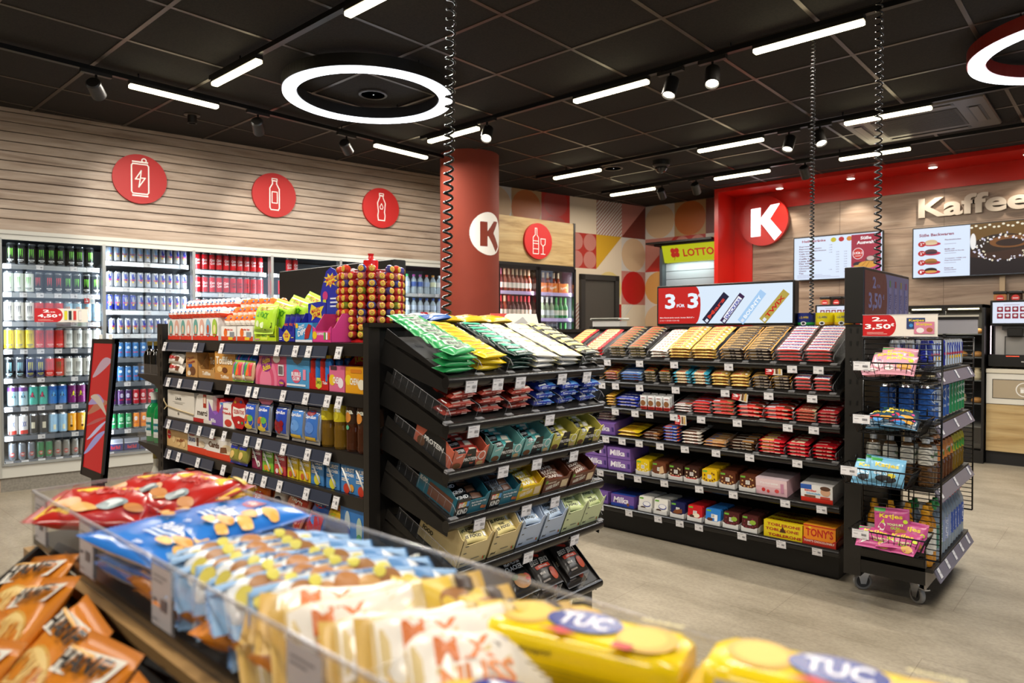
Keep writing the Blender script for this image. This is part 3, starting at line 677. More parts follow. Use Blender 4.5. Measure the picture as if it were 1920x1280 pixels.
COKE = plain('c8101c:r.22', [('t', 'Coca', 0, .095, .044, .024, 'f6ecec', 8, .2), ('t', 'Cola', 0, .066, .040, .022, 'f6ecec', 8, .2)], .0285, .158)
COKEZ = plain('c8101c:r.22', [('t', 'Coca', 0, .095, .044, .024, '1a0a0a', 8, .2), ('t', 'Cola', 0, .066, .040, .022, '1a0a0a', 8, .2)], .0285, .158)
PEPSI = plain('1b3f9a:r.22', [('c', 0, .1, .02, .02, 'e8e8ee'), ('c', 0, .108, .017, .01, 'c92030'), ('t', 'pepsi', 0, .045, .04, .018, 'f2f2f6')], .0285, .158)
DESC = {'mblack': 'black energy can, green claw mark', 'mwg': 'white green energy can, green claws', 'mbr': 'black energy can, red claws', 'mwo': 'white energy can, dark claws', 'mlb': 'pale blue energy can, orange claws', 'myel': 'yellow energy can', 'mred': 'red energy can',
        'mwht': 'off white energy can', 'mbb': 'black energy can, pale blue claws', 'mnav': 'navy energy can, yellow claws', 'mrg': 'red energy can, green claws', 'rk1': 'pale blue star can', 'rk2': 'teal can with pink star', 'rk3': 'blue star can',
        'rk4': 'purple can with yellow star', 'rk5': 'black star can', 'wr': 'white can with red foot', 'dk': 'dark brown can', 'lb': 'plain light blue can', 'org': 'orange can', 'rd': 'red can upright lettering', 'tg': 'grey blue can, red disc', 'tgr': 'green can, red disc',
        'tgy': 'grey can, red disc', 'rb': 'blue silver slim can', 'rbl': 'pale blue slim can', 'rbs': 'silver slim can', 'rbb': 'mid blue slim can', 'rbg': 'green slim can', 'rbr': 'red slim can', 'rbo': 'orange slim can', 'rbp': 'purple slim can'}
Z1 = [1.775, 1.552, 1.322, 1.102, .872, .647, .417, .222]
D1 = [['mblack'] * 9, ['mwg'] * 3 + ['mbr'] * 3 + ['mblack'] * 4, ['mwo'] * 3 + ['mred'] * 3 + ['mlb'] * 4, ['myel'] * 3 + ['mred'] * 3 + ['mwht'] * 4, ['mbb'] * 2 + ['mnav'] * 2 + ['mred', 'mrg'] + ['mwht'] * 4,
      ['rk1'] * 2 + ['rk2'] * 2 + ['rk3'] * 2 + ['rk4'] * 2 + ['rk5'], ['wr'] * 2 + ['dk'] * 2 + ['lb'] * 2 + ['org'] * 2 + ['rd'], ['tg'] * 3 + ['tgr'] * 2 + ['tgy'] * 5]
Z2 = [1.84, 1.621, 1.424, 1.223, 1.017, .811, .609, .407, .222]
D2 = [['rbl'] * 7 + ['rb'] * 4, ['rb'] * 11, ['rbs'] * 4 + ['rb'] * 7, ['rb'] * 10, ['rbb'] * 10, ['rbb'] * 4 + ['rbb', 'rbb', 'rbb', 'rbg', 'rbg', 'rbg'], ['rbp'] * 3 + ['rbr'] * 3 + ['rbg'] * 4, ['rbg'] * 3 + ['rbo'] * 3 + ['rbp'] * 4, []]
SH = ['top shelf', 'second shelf', 'third shelf', 'fourth shelf', 'fifth shelf', 'sixth shelf', 'seventh shelf', 'bottom shelf', 'cooler floor']
DN = ['first cooler door', 'second cooler door', 'third cooler door', 'fourth cooler door', 'fifth cooler door', 'sixth cooler door']
def canrow(door, row, z, keys, pitch, depth, kinds=CK, d=DESC):
    a = D0 + DW * door; x = a + .035 + pitch / 2 + (DW - .07 - pitch * len(keys)) / 2 * .6
    for i, k in enumerate(keys):
        for q in range(depth):
            kk = kinds[k]
            kk.put(WL @ TR(x + pitch * i + jit(.001), .135 + q * pitch * 1.02, z) @ RZ(jit(14)), '%s, %s, %s, %s%s' % (d[k], DN[door], SH[row], ORL[i], ' from left' if i else '') + (', behind' if q else ''), 'cans in the ' + DN[door])
for r_, keys in enumerate(D1):
    cshelf(D0, Z1[r_], r_ > 2); canrow(0, r_, Z1[r_], keys, .0665 if r_ < 7 else .060, 1 if Z1[r_] > .9 else 2)
for r_, keys in enumerate(D2):
    cshelf(D0 + DW, Z2[r_], r_ > 3); canrow(1, r_, Z2[r_], keys, .0585, 1 if Z2[r_] > .9 or r_ in (6,) else 1)
CP = K('can_multipack', 'drink pack', carton(.115, .17, .1, '8d93a3:r.4', [('r', 0, 0, 1, .62, '20285e:r.4'), ('t', 'Red Bull', .5, .3, .6, .3, 'c9202c'), ('r', 0, .62, 1, .05, 'e0e0e6')], topc='a9adb8:r.4'))
for i in range(5): CP.put(WL @ TR(D0 + DW + .09 + .125 * i, .11, .222), 'cardboard pack of slim cans on the cooler floor, ' + ORL[i], 'can packs')
for r_, z in enumerate((1.805, 1.597, 1.39)):
    cshelf(D0 + DW * 2, z); canrow(2, r_, z, ['c'] * 5 + ['z'] * 5 if r_ == 1 else ['c'] * 10, .0625, 1, {'c': COKE, 'z': COKEZ}, {'c': 'red cola can white script', 'z': 'red cola can black script'})
    cshelf(D0 + DW * 3, z)
    canrow(3, r_, z, (['c'] * 3 + ['p'] * 3) if r_ else ['c'] * 2, .0625, 1, {'c': COKE, 'p': PEPSI}, {'c': 'red cola can white script', 'p': 'blue cola can with ball'})
for k in (2, 3):
    for z in (1.18, .97, .76, .55, .34): cshelf(D0 + DW * k, z, True)
# water bottles behind the last doors
def wb(capc, labc, h=.215):
    g, p = bottle([(.030, 0), (.034, .01), (.034, h * .28), (.031, h * .33), (.034, h * .38), (.034, h * .62), (.026, h * .76), (.013, h * .86), (.0125, h * .92)], 'c7d6e0:r.08:a.55', capc, [(.0155, h * .9), (.0155, h), (0, h)], (h * .38, h * .62, labc), 16)
    return K('water_bottle', 'bottle', g, p)
WB = {'r': (wb('e0402c', '8fa2c4:r.4'), 'water bottle with red cap'), 'g': (wb('3fb860', 'aebcd0:r.4'), 'water bottle with green cap'), 'm': (wb('b83aa0', '3f5ba0:r.4'), 'water bottle with pink cap'), 'y': (wb('e6a02a', 'cfd2b0:r.4'), 'water bottle with orange cap'), 'w': (wb('e8eef2', 'e6e9ea:r.4'), 'water bottle with white cap'), 'b': (wb('3a62b0', 'b5c3d8:r.4'), 'water bottle with blue cap')}
for dd, rows in ((5, ['rgmmryw', 'wwbbbbb', 'wwbbww']), (4, ['bbwwgg', 'wwbbgg', 'bbwwgg'])):
    for r_, z in enumerate((1.665, 1.402, 1.12)):
        cshelf(D0 + DW * dd, z)
        for i, k in enumerate(rows[r_]):
            WB[k][0].put(WL @ TR(D0 + DW * dd + .08 + .083 * i, .15, z), '%s, %s, %s, %s%s' % (WB[k][1], DN[dd], SH[r_], ORL[i], ' from left' if i else ''), 'water bottles in the cooler')
    for z in (.85, .6, .35): cshelf(D0 + DW * dd, z)
# tags on the cooler shelves
n_ = 0
for dd, zs, xs_ in ((0, Z1, (.04, .14, .25, .37, .48, .6)), (1, Z2, (.04, .17, .33, .5, .62)), (2, (1.805, 1.597), (.05, .25, .45, .62)), (3, (1.805, 1.597, 1.39), (.05, .3, .55)), (5, (1.665, 1.402, 1.12), (.06, .17, .28, .39, .50, .60))):
    for r_, z in enumerate(zs):
        q = xs_ if r_ % 2 else xs_[::2] + (xs_[-1],) if len(xs_) % 2 == 0 else xs_[::2]
        for i, x in enumerate(sorted(set(q))):
            TAG.put(WL @ TR(D0 + DW * dd + x + .01, .0815, z + .001) @ RX(8), 'white price tag, %s, %s, %s%s' % (DN[dd], SH[r_], ORL[i], ' from left' if i else ''), 'cooler price tags')
canpic = lambda x, c: [('r', x, .15, .055, .7, c), ('r', x, .12, .055, .05, 'b8b8b8'), ('r', x, .83, .055, .05, 'b8b8b8')]
obj('offer_card', promo(.36, .108, ('2', '4,50'), pic=canpic(.55, 'd8cf2a') + canpic(.63, '1a1f1a') + canpic(.72, 'c9302a') + canpic(.82, 'e2dcd6')), mat=WL @ TR(.345, -.032, 1.32), label='red and cream offer card 2 for 4,50 stuck on first cooler door', cat='sign')
obj('offer_card', promo(.1, .1, ('2', '3,50')), mat=WL @ TR(1.04, -.032, .905), label='small square red offer card 3,50 on second cooler door', cat='sign')
obj('offer_card', promo(.2, .085, ('2', '2,50'), pic=[('r', .62, .15, .07, .6, 'd9c3c0'), ('r', .78, .15, .07, .6, 'd9c3c0')], split=.5), mat=WL @ TR(3.75, -.032, 1.37), label='offer card 2,50 on the cooler door beside the red column', cat='sign')
for x, z, w_ in ((.55, 1.475, .05), (1.22, 1.30, .05)): obj('offer_card', promo(w_ * 1.5, .045, ('2', '4'), pic=[('r', .6, .2, .3, .6, 'b9c4c8')]), mat=WL @ TR(x, .078, z), label='small pale offer tag on a shelf edge of the %s' % ('first cooler door' if x < 1 else 'second cooler door'), cat='sign')
# round icon signs on the cladding
W_ = 'f3eee6:r.5'
def disc(name, s, items, lab, r=.208):
    t = thing('icon_sign', lab, 'sign', WL @ TR(s, -.03, 2.54), 'round red signs on the wood wall')
    g = MB().prism([(r * cos(2 * pi * k / 64), r * sin(2 * pi * k / 64)) for k in range(64)], 0, .028, 'b0120f:r.55', 'y'); obj('board', g, t)
    g = MB().dec(((0, -.0005, 0), (1, 0, 0), (0, 0, 1)), items, .001); obj('icon', g, t, label='white outline pictogram')
disc('can', .916, [('l', [(-.055, -.125), (-.065, -.11), (-.065, .11), (-.055, .125), (.055, .125), (.065, .11), (.065, -.11), (.055, -.125)], .010, W_, True), ('l', [(-.055, .143), (.055, .143)], .012, W_, False), ('l', [(-.055, -.143), (.055, -.143)], .012, W_, False),
    ('l', [(.008, .07), (-.036, -.005), (.0, -.002), (-.010, -.068), (.038, .01), (.002, .008)], .009, W_, True), ('g', .03, .158, .012, .021, W_)], 'round red sign with energy can pictogram, leftmost on the wood wall')
disc('bottle', 2.059, [('l', [(-.02, .135), (-.02, .105), (-.045, .06), (-.045, -.12), (-.035, -.14), (.035, -.14), (.045, -.12), (.045, .06), (.02, .105), (.02, .135)], .010, W_, True), ('l', [(-.024, .155), (.024, .155), (.024, .135), (-.024, .135)], .008, W_, True), ('l', [(-.025, .03), (.025, .03), (.025, -.075), (-.025, -.075)], .008, W_, True)],
     'round red sign with plain bottle pictogram, middle of the wood wall')
disc('water', 3.182, [('l', [(-.02, .125), (-.02, .105), (-.045, .05), (-.04, .0), (-.035, -.04), (-.042, -.08), (-.036, -.13), (.036, -.13), (.042, -.08), (.035, -.04), (.04, .0), (.045, .05), (.02, .105), (.02, .125)], .010, W_, True), ('l', [(-.024, .150), (.024, .150), (.024, .130), (-.024, .130)], .008, W_, True),
     ('l', [(0, .045), (-.018, .01), (-.010, -.012), (.010, -.012), (.018, .01)], .007, W_, True)], 'round red sign with water bottle and drop, nearest the column')
# ================================================================ gondolas
RAIL = '1a1817:r.22'
def divider(w_, h0, h1, n=9):
    """clear ribbed divider standing on a tilted shelf, running back along +y"""
    g = MB(); g.prism([(0, 0), (w_, 0), (w_, h1), (.02, h0), (.0, h0 * .7)], -.0009, .0009, 'acrylic', 'x')
    g.rod((0, .0, h0 * .7), (0, .02, h0), .0014, 'acrylic_edge'); g.rod((0, .02, h0), (0, w_, h1), .0014, 'acrylic_edge'); g.box(-.016, .016, -.004, .010, 0, .008, 'acrylic_edge')
    for k in range(n): y = w_ * (k + .6) / n; g.rod((0, y, .002), (0, y, h0 + (h1 - h0) * y / w_), .0008, 'acrylic_edge', 3)
    return g
DIV = divider(.30, .045, .05).mesh('divider'); DIVS = divider(.24, .04, .045, 7).mesh('divider')
def tiltshelf(par, F, W, dep, side=True):
    """F: frame whose origin is the left end of the front rail"""
    g = MB(); g.box(0, W, .0, dep, -.012, 0, '1c1a18:r.4')
    for k in range(int(W / .05)): 
        for j in range(3): g.box(.02 + k * .05, .055 + k * .05 - .01, .06 + j * .09, .075 + j * .09, .0, .0006, '060505')
    s = obj('shelf', g, par, F)
    if side:
        for x in (0, W - .003):
            g = MB().prism([(-.01, -.045), (dep, -.09), (dep, .03), (0, .006)], x, x + .003, '0f0d0c:r.45', 'x'); q = obj('side_plate', g, s); q.matrix_world = F
    g = MB().prism([(.000 + .016 * cos(a), -.014 + .019 * sin(a)) for a in [2 * pi * k / 14 for k in range(14)]], -.006, W + .006, RAIL, 'x', True)
    g.box(-.004, W + .004, -.004, .003, -.006, .006, RAIL)
    q = obj('front_rail', g, s); q.matrix_world = F
    return s
def flatgrid(mat, x0, x1, y0, n, dy): pass
def stack(kind, F, xs, ys, zs, lab, group, jx=.002, jr=1.2, drop=(), back_top_only=True, tl=0):
    """xs: columns; ys: rows from the front; zs: layers from below. behind the front row only the top layer can be seen"""
    for ci, x in enumerate(xs):
        for yi, y in enumerate(ys):
            for zi, z in enumerate(zs):
                if yi and back_top_only and zi < len(zs) - 1: continue
                if (ci, yi, zi) in drop: continue
                w_ = []
                if len(xs) > 1: w_.append(['left column', 'right column'][ci] if len(xs) == 2 else ORL[ci] + ' column')
                w_.append(ORD[yi] if yi else 'front'); 
                if not yi and len(zs) > 1: w_.append('top layer' if zi == len(zs) - 1 else ('bottom layer' if zi == 0 else ORD[zi] + ' layer up'))
                kind.put(F @ TR(x + jit(jx), y + jit(jx), z) @ RX(tl) @ RZ(jit(jr)), lab + ', ' + ', '.join(w_), group)
def lum(c): a = lin(c[:6]); return .3 * a[0] + .6 * a[1] + .1 * a[2]
# ---- candy bars ------------------------------------------------------------------------------
def bar(c, dec, L=.128, W=.034, T=.017, ends=None, bands=None, under=None, wob=0, seed=1, cat='chocolate bar', name='candy_bar', nx=8, ny=5):
    return K(name, cat, packet(L, W, T, c, ends or c, dec, .007, 'x', nx, ny, wob, seed, under, bands=bands, edge=('e6d2b8:r.35' if lum(c) < .32 else '8d3a22:r.35')))
BR = {
 'mars': bar('17110f:r.3', [('r', .10, .08, .8, .2, '8d7a3a'), ('t', 'Mars', .45, .55, .62, .52, 'd8481e', 0, .2), ('r', .08, .86, .84, .06, 'a88c3c')]),
 'twix': bar('e0b85e:r.25:m.2', [('t', 'TWIX', .36, .5, .52, .66, 'fff4e8'), ('t', 'TWIX', .36, .5, .48, .54, 'cc1f1f'), ('r', .70, .2, .16, .5, 'b57a34'), ('c', .84, .5, .22, 'e8e0d0')], ends='c99a40:r.3'),
 'twixw': bar('e9e4d8:r.25', [('t', 'TWIX', .4, .5, .5, .6, 'cc1f1f'), ('r', .7, .2, .16, .5, 'c9a070')], ends='d0c8b8'),
 'twixb': bar('e6d3a8:r.25', [('r', 0, .0, .2, 1, '3aa3bd'), ('r', .76, 0, .24, 1, '3aa3bd'), ('t', 'TWIX', .48, .5, .48, .6, 'cc2a1f')], ends='2f94b0'),
 'snal': bar('2d1c14:r.3', [('r', .06, .7, .88, .14, 'c99a48'), ('t', 'SNICKERS', .5, .4, .7, .3, 'c9a66a'), ('r', .08, .1, .3, .12, 'b98a3c')], ends='c08a35'),
 'snick': bar('f0ece6:r.28', [('r', 0, .0, 1, .12, 'c01f24'), ('r', 0, .9, 1, .08, 'c01f24'), ('t', 'SNICKERS', .53, .52, .72, .46, '24308f', 0, .25), ('r', 0, 0, .10, 1, '3a1f18'), ('r', .92, 0, .08, 1, '3a1f18')], under='3a1f18', ends='3a1f18'),
 'lion': bar('e3c24a:r.3', [('r', .06, .55, .88, .4, 'e8c98a'), ('r', .10, .1, .7, .25, 'c9a05a'), ('t', 'KNOPPERS', .45, .32, .4, .2, '8d4a22'), ('r', .86, 0, .14, 1, 'b52226')], ends='b52226', under='8d3a22'),
 'lionr': bar('ead9a8:r.3', [('r', .06, .6, .8, .3, 'dba63c'), ('r', 0, 0, .15, 1, 'c02026'), ('r', .85, 0, .15, 1, 'c02026'), ('t', 'BALISTO', .5, .3, .5, .3, '9d1f1f')], ends='b52226'),
 'corny': bar('d8b98a:r.3', [('r', 0, .55, .7, .45, 'efe6d0'), ('t', 'CLIF', .4, .35, .3, .3, '6d4a2a'), ('r', .75, .1, .2, .7, '9c6a3a')], under='a8753c'),
 'rolo': bar('8c2b1e:r.3', [('r', .04, .3, .92, .4, 'd8b04a'), ('t', 'LION', .5, .5, .4, .34, 'b01c1c')], ends='c9a23a'),
 'milkyw': bar('e9eef4:r.28', [('r', 0, 0, 1, .3, '2b5fa8'), ('t', 'bounty', .5, .58, .6, .36, '2b5fa8', 0, .2), ('r', .85, .2, .15, .6, '9ac0e0')], under='dfe7f0', ends='b9c9dc'),
 'gold': bar('d6a733:r.3', [('r', .1, .2, .8, .2, 'a06c1d'), ('t', 'CHOCO', .5, .62, .5, .3, '7a3a12')], L=.11),
 'mway': bar('2333a0:r.28', [('t', 'Milky Way', .45, .5, .6, .5, 'f2f4ff', 0, .2), ('c', .85, .5, .2, 'e8e2f0'), ('r', .0, .0, .12, 1, '3a4ac0')], L=.15, W=.042, T=.02),
 'duplo': bar('eee6e2:r.3', [('r', 0, .55, 1, .45, 'c81f22'), ('t', 'duplo', .4, .75, .4, .3, 'fff2ee'), ('r', .1, .1, .8, .06, '2a2a2a'), ('r', .62, .2, .3, .3, 'b08a60')], L=.14, W=.05, T=.014),
 'kriegel': bar('f0eeee:r.3', [('r', 0, 0, 1, .34, 'd22a22'), ('r', 0, .34, 1, .1, '2d55a8'), ('t', 'kinder', .35, .7, .36, .3, 'c81f22'), ('r', .65, .5, .28, .3, '8a5a3a')], L=.14, W=.045, T=.016),
 'buenow': bar('e8ddc2:r.3', [('r', .0, 0, 1, .4, 'cf2a20'), ('t', 'kinder Bueno', .45, .65, .6, .34, '8d1f1a'), ('r', .72, .12, .24, .5, 'c9a46a'), ('r', .1, .1, .3, .16, 'd8e4f4')], L=.15, W=.05, T=.02),
 'bueno': bar('d52d22:r.3', [('r', .0, .42, 1, .58, 'efe9e4'), ('t', 'kinder Bueno', .45, .68, .6, .34, '6d1f1a'), ('r', .7, .1, .26, .5, '5a2a18'), ('r', .1, .12, .3, .16, 'd8e4f4')], L=.15, W=.05, T=.022),
 'kitkatw': bar('e4d5ae:r.3', [('t', 'KitKat', .5, .55, .7, .6, 'c01a20', 0, .2), ('r', 0, 0, .2, 1, 'c01a20'), ('r', .2, 0, .8, .16, 'a83a24')], L=.125, W=.045, T=.016, under='b02a20'),
 'kitkat': bar('c4242a:r.3', [('r', .0, .0, 1, .3, '9d1a20'), ('t', 'KitKat', .5, .6, .6, .5, 'f6e8e4', 0, .2)], L=.125, W=.045, T=.016, ends='a81c22'),
 'yel': bar('dcb81f:r.3', [('r', .2, .1, .5, .5, 'c2901a'), ('t', 'NUSS', .5, .7, .4, .3, '7a4a12')], L=.15, W=.05, T=.02), 'brn': bar('5b321d:r.3', [('r', .1, .55, .6, .3, 'e8d8c0'), ('r', .6, .1, .3, .4, 'a8703a')], L=.13, W=.05, T=.018),
 'blu': bar('2b4bb0:r.3', [('r', .1, .5, .7, .3, 'f0f0f6'), ('r', .05, .08, .5, .2, 'd85a24'), ('r', .85, 0, .1, 1, 'd85a24')], L=.125, W=.045, T=.018), 'whb': bar('e6ddd0:r.3', [('r', .1, .1, .7, .34, '5a3018'), ('r', 0, .8, 1, .2, '8a5a38')], L=.13, W=.045, T=.018),
 'tan': bar('c08d58:r.3', [('r', .1, .1, .3, .2, '4a6aa8'), ('r', .3, .5, .5, .3, 'e8cfa8')], L=.15, W=.045, T=.016), 'dkw': bar('3a2418:r.25', [('r', .05, .55, .8, .3, 'e8e0d4'), ('r', .5, .1, .4, .3, 'b07a40')], L=.14, W=.045, T=.016),
 'redy': bar('c8202a:r.25', [('r', .1, .1, .5, .35, 'e8c86a'), ('r', .2, .6, .6, .2, 'f4ece0')], L=.15, W=.045, T=.018), 'redc': bar('cc2430:r.25', [('r', .2, .2, .6, .6, 'eadcb8'), ('c', .4, .5, .2, 'b01a20')], L=.14, W=.045, T=.018), 'redr': bar('b8141f:r.22', [('r', .1, .4, .5, .2, 'e8c0b0'), ('r', .7, .2, .2, .5, '7a1018')], L=.15, W=.045, T=.018),
}
GB = TR(-2.84, 3.60, 0)                      # right gondola, local x along, y into it
BWID = 2.84 - 1.085
B = thing('shop_gondola', 'long black gondola full of chocolate, right of centre', 'shelving', GB)
g = MB(); g.box(0, BWID - .02, .075, .75, 0, .155, '14110f:r.5'); g.box(0, BWID - .02, .07, .075, .0, .004, '14110f'); obj('base', g, B)
obj('back_panel', MB().box(0, BWID, .42, .44, .15, 1.27, '0f0d0c:r.5'), B)
obj('top_cap', MB().box(-.01, BWID + .01, .40, .75, 1.262, 1.28, '24201d:r.3'), B)
for x in (BWID - .012, 0): obj('post', MB().box(x - .02, x + .012, .38, .44, .1, 1.28, '1a1715:r.4'), B)
ZB = [1.080, .935, .776, .597, .382, .165]; TB = [24, 22, 15, 10, 6, 0]; DB = [.40, .38, .36, .35, .35, .36]
FB = [GB @ TR(0, -.0, z) @ RX(t) for z, t in zip(ZB, TB)]
for F, d in zip(FB, DB): tiltshelf(B, F, BWID, d, side=False)
for i, z in enumerate(ZB[4:5]): 
    obj('bracket', MB().prism([(.10, z - .02), (.42, z - .02), (.42, z - .16), (.3, z - .12), (.22, z - .05)], BWID * .62, BWID * .62 + .02, '2a2522:r.4', 'x'), B)
SN = 'right gondola %s'
def brow(row, key, x0, x1, desc, n=9, layers=4, cols=1, T=None, pitch=None, grp=None, shelf=None, F=None, jr=1.0):
    k = BR[key]; me = k.root; L = max(v.co.x for v in me.vertices) * 2; W = max(v.co.y for v in me.vertices) * 2; T = T or max(v.co.z for v in me.vertices)
    a = x0 + 2.84; b = x1 + 2.84; cw = (b - a) / cols
    sx = min(1.12, (cw - .008) / L)
    xs = [a + cw * (i + .5) for i in range(cols)]; p = pitch or W * 1.0
    ys = [.022 + W / 2 + p * j for j in range(n)]
    S_ = Matrix.Diagonal((sx, 1, 1, 1))
    for ci, x in enumerate(xs):
        for yi, y in enumerate(ys):
            if y + W / 2 > DB[row] - .02: continue
            for zi in range(layers):
                if yi and zi < layers - 1: continue
                w_ = (['left column', 'right column'][ci] + ', ' if cols == 2 else '') + ((ORD[yi] + ' back') if yi else ('front top' if zi == layers - 1 else ('front bottom' if not zi else 'front ' + ORD[zi])))
                k.put(FB[row] @ TR(x + jit(.002), y + jit(.0015), .001 + zi * T * 1.0) @ RZ(jit(jr)) @ RX(jit(2) if yi else 0) @ S_, '%s, right gondola %s, %s' % (desc, SH[row], w_), grp or ('chocolate bars on the %s of the right gondola' % SH[row]))
def bdiv(row, xs):
    for x in xs: o = obj('divider', DIV, B, FB[row] @ TR(x + 2.84, -.004, .001))
brow(0, 'lion', -2.83, -2.70, 'cream bar with red ends', layers=3); brow(0, 'lionr', -2.65, -2.50, 'red and cream bar', layers=3)
brow(0, 'mars', -2.45, -2.165, 'black bar with orange lettering', cols=2); brow(0, 'twixw', -2.155, -2.035, 'white biscuit bar, red lettering', layers=3, jr=5)
brow(0, 'twix', -2.03, -1.73, 'gold biscuit bar, red lettering', cols=2); brow(0, 'snal', -1.715, -1.415, 'dark brown nut bar, gold edge', cols=2); brow(0, 'snick', -1.405, -1.115, 'white bar, blue lettering', cols=2)
bdiv(0, [-2.68, -2.475, -2.31, -2.16, -2.03, -1.88, -1.722, -1.56, -1.41, -1.258, -1.11])
brow(1, 'corny', -2.66, -2.49, 'cream and tan bar', n=5, layers=3); brow(1, 'rolo', -2.483, -2.376, 'dark red bar, gold band', n=5, layers=3); brow(1, 'milkyw', -2.362, -2.208, 'white and blue bar', n=5, layers=3)
brow(1, 'mars', -2.20, -2.0, 'black bar with orange lettering', n=5, cols=2); brow(1, 'twixb', -1.998, -1.772, 'cream and teal biscuit bar', n=6, cols=2); brow(1, 'twix', -1.766, -1.541, 'gold biscuit bar, red lettering', n=6, cols=2)
brow(1, 'snal', -1.53, -1.32, 'dark brown nut bar, gold edge', n=6, cols=2); brow(1, 'snick', -1.312, -1.118, 'white bar, blue lettering', n=6, cols=2)
bdiv(1, [-2.487, -2.37, -2.204, -2.10, -2.0, -1.885, -1.768, -1.653, -1.535, -1.425, -1.315, -1.212, -1.113])
brow(2, 'gold', -2.47, -2.40, 'gold wrapped bar', n=4, layers=4); brow(2, 'mway', -2.395, -2.225, 'blue bar with white script', n=4, layers=3)
brow(2, 'duplo', -1.995, -1.885, 'white and red wafer bar', n=4, layers=3); brow(2, 'kriegel', -1.88, -1.768, 'white bar, red and blue stripe', n=5, layers=4)
brow(2, 'buenow', -1.762, -1.63, 'cream and red wafer bar', n=4, layers=4); brow(2, 'bueno', -1.62, -1.312, 'red and white wafer bar', n=5, layers=3, cols=2); brow(2, 'kitkatw', -1.305, -1.20, 'beige and red finger bar', n=5, layers=4); brow(2, 'kitkat', -1.195, -1.09, 'red finger bar', n=5, layers=4)
bdiv(2, [-2.40, -2.22, -2.0, -1.883, -1.765, -1.625, -1.466, -1.308, -1.198, -1.10])
# small white tablets standing upright on the third shelf
g = packet(.045, .085, .016, 'dfe0e0:r.28', 'c8c8c8', [('r', 0, 0, 1, .22, 'c9302a'), ('c', .5, .45, .2, '8a5a34'), ('t', 'CHOC', .5, .8, .6, .12, '8d1f1a')], .007, 'y', 6, 8); kw = K('chocolate_tablet', 'chocolate', g)
for i in range(4):
    for j in range(3): kw.put(FB[2] @ TR(.645 + .052 * i, .03 + .022 * j, .043) @ RX(78), 'small white wrapped chocolate standing on right gondola, third shelf, %s, %s' % (ORL[i], ORD[j] if j else 'front'), 'upright white chocolates')
X4 = [('yel', -2.39, -2.23, 'yellow wrapped bar', 2), ('brn', -2.215, -2.085, 'brown wrapped bar', 2), ('blu', -2.07, -1.955, 'blue and orange bar', 5), ('whb', -1.95, -1.825, 'cream and brown bar', 4), ('tan', -1.82, -1.68, 'tan wrapped bar', 2),
      ('dkw', -1.67, -1.505, 'dark bar with white band', 3), ('redy', -1.50, -1.355, 'red and yellow bar', 4), ('redc', -1.35, -1.23, 'red and cream bar', 4), ('redr', -1.22, -1.10, 'glossy red bar', 4)]
for k, a, b, d, l in X4: brow(3, k, a, b, d, n=4, layers=l, jr=3)
bdiv(3, [-1.675, -1.50, -1.352, -1.225, -1.10])
# boxes, tablets
def flatbox(w, d, h, c, front, top, name='chocolate_box', cat='chocolate', side=()): return K(name, cat, carton(w, d, h, c, front, top, side))
MK = [('t', 'Milka', .45, .55, .66, .5, 'f4f0fa', 0, .15), ('r', .0, .0, 1, .06, '4f3585'), ('r', .86, .3, .1, .4, '3f2a78')]
milka = flatbox(.165, .22, .072, '7d5aa8:r.35', MK, [('r', .1, .2, .5, .5, '8f6cc0')]); milkab = flatbox(.165, .22, .072, '7050a0:r.35', MK[:1] + [('r', 0, 0, 1, .25, '2444a0'), ('c', .75, .25, .14, '7a4a24')], [('r', 0, 0, 1, 1, '2444a0')])
def ritter(c, pic, txt, tag='6fae3c'):
    g = MB(); b = .006; w = .088
    g.prism([(-w / 2 + b, 0), (w / 2 - b, 0), (w / 2, b), (w / 2, w - b), (w / 2 - b, w), (-w / 2 + b, w), (-w / 2, w - b), (-w / 2, b)], 0, .0125, c, 'y')
    fr = [('r', .04, .80, .3, .11, tag), ('r', .37, .42, .26, .24, 'f0ede6:r.4'), ('t', 'RITTER', .5, .59, .18, .06, '3a2a22'), ('t', 'SPORT', .5, .50, .18, .06, '3a2a22'), ('t', txt, .5, .12, .7, .08, 'f2ece4')] + pic
    g.dec(((-w / 2, 0, 0), (1, 0, 0), (0, 0, 1)), sc(fr, w, w)); return K('chocolate_tablet', 'chocolate', g)
NUT = lambda c: [('c', x, y, .055, c) for x, y in ((.15, .38), (.3, .3), (.7, .33), (.85, .42), (.8, .72), (.18, .62), (.55, .28), (.68, .78))]
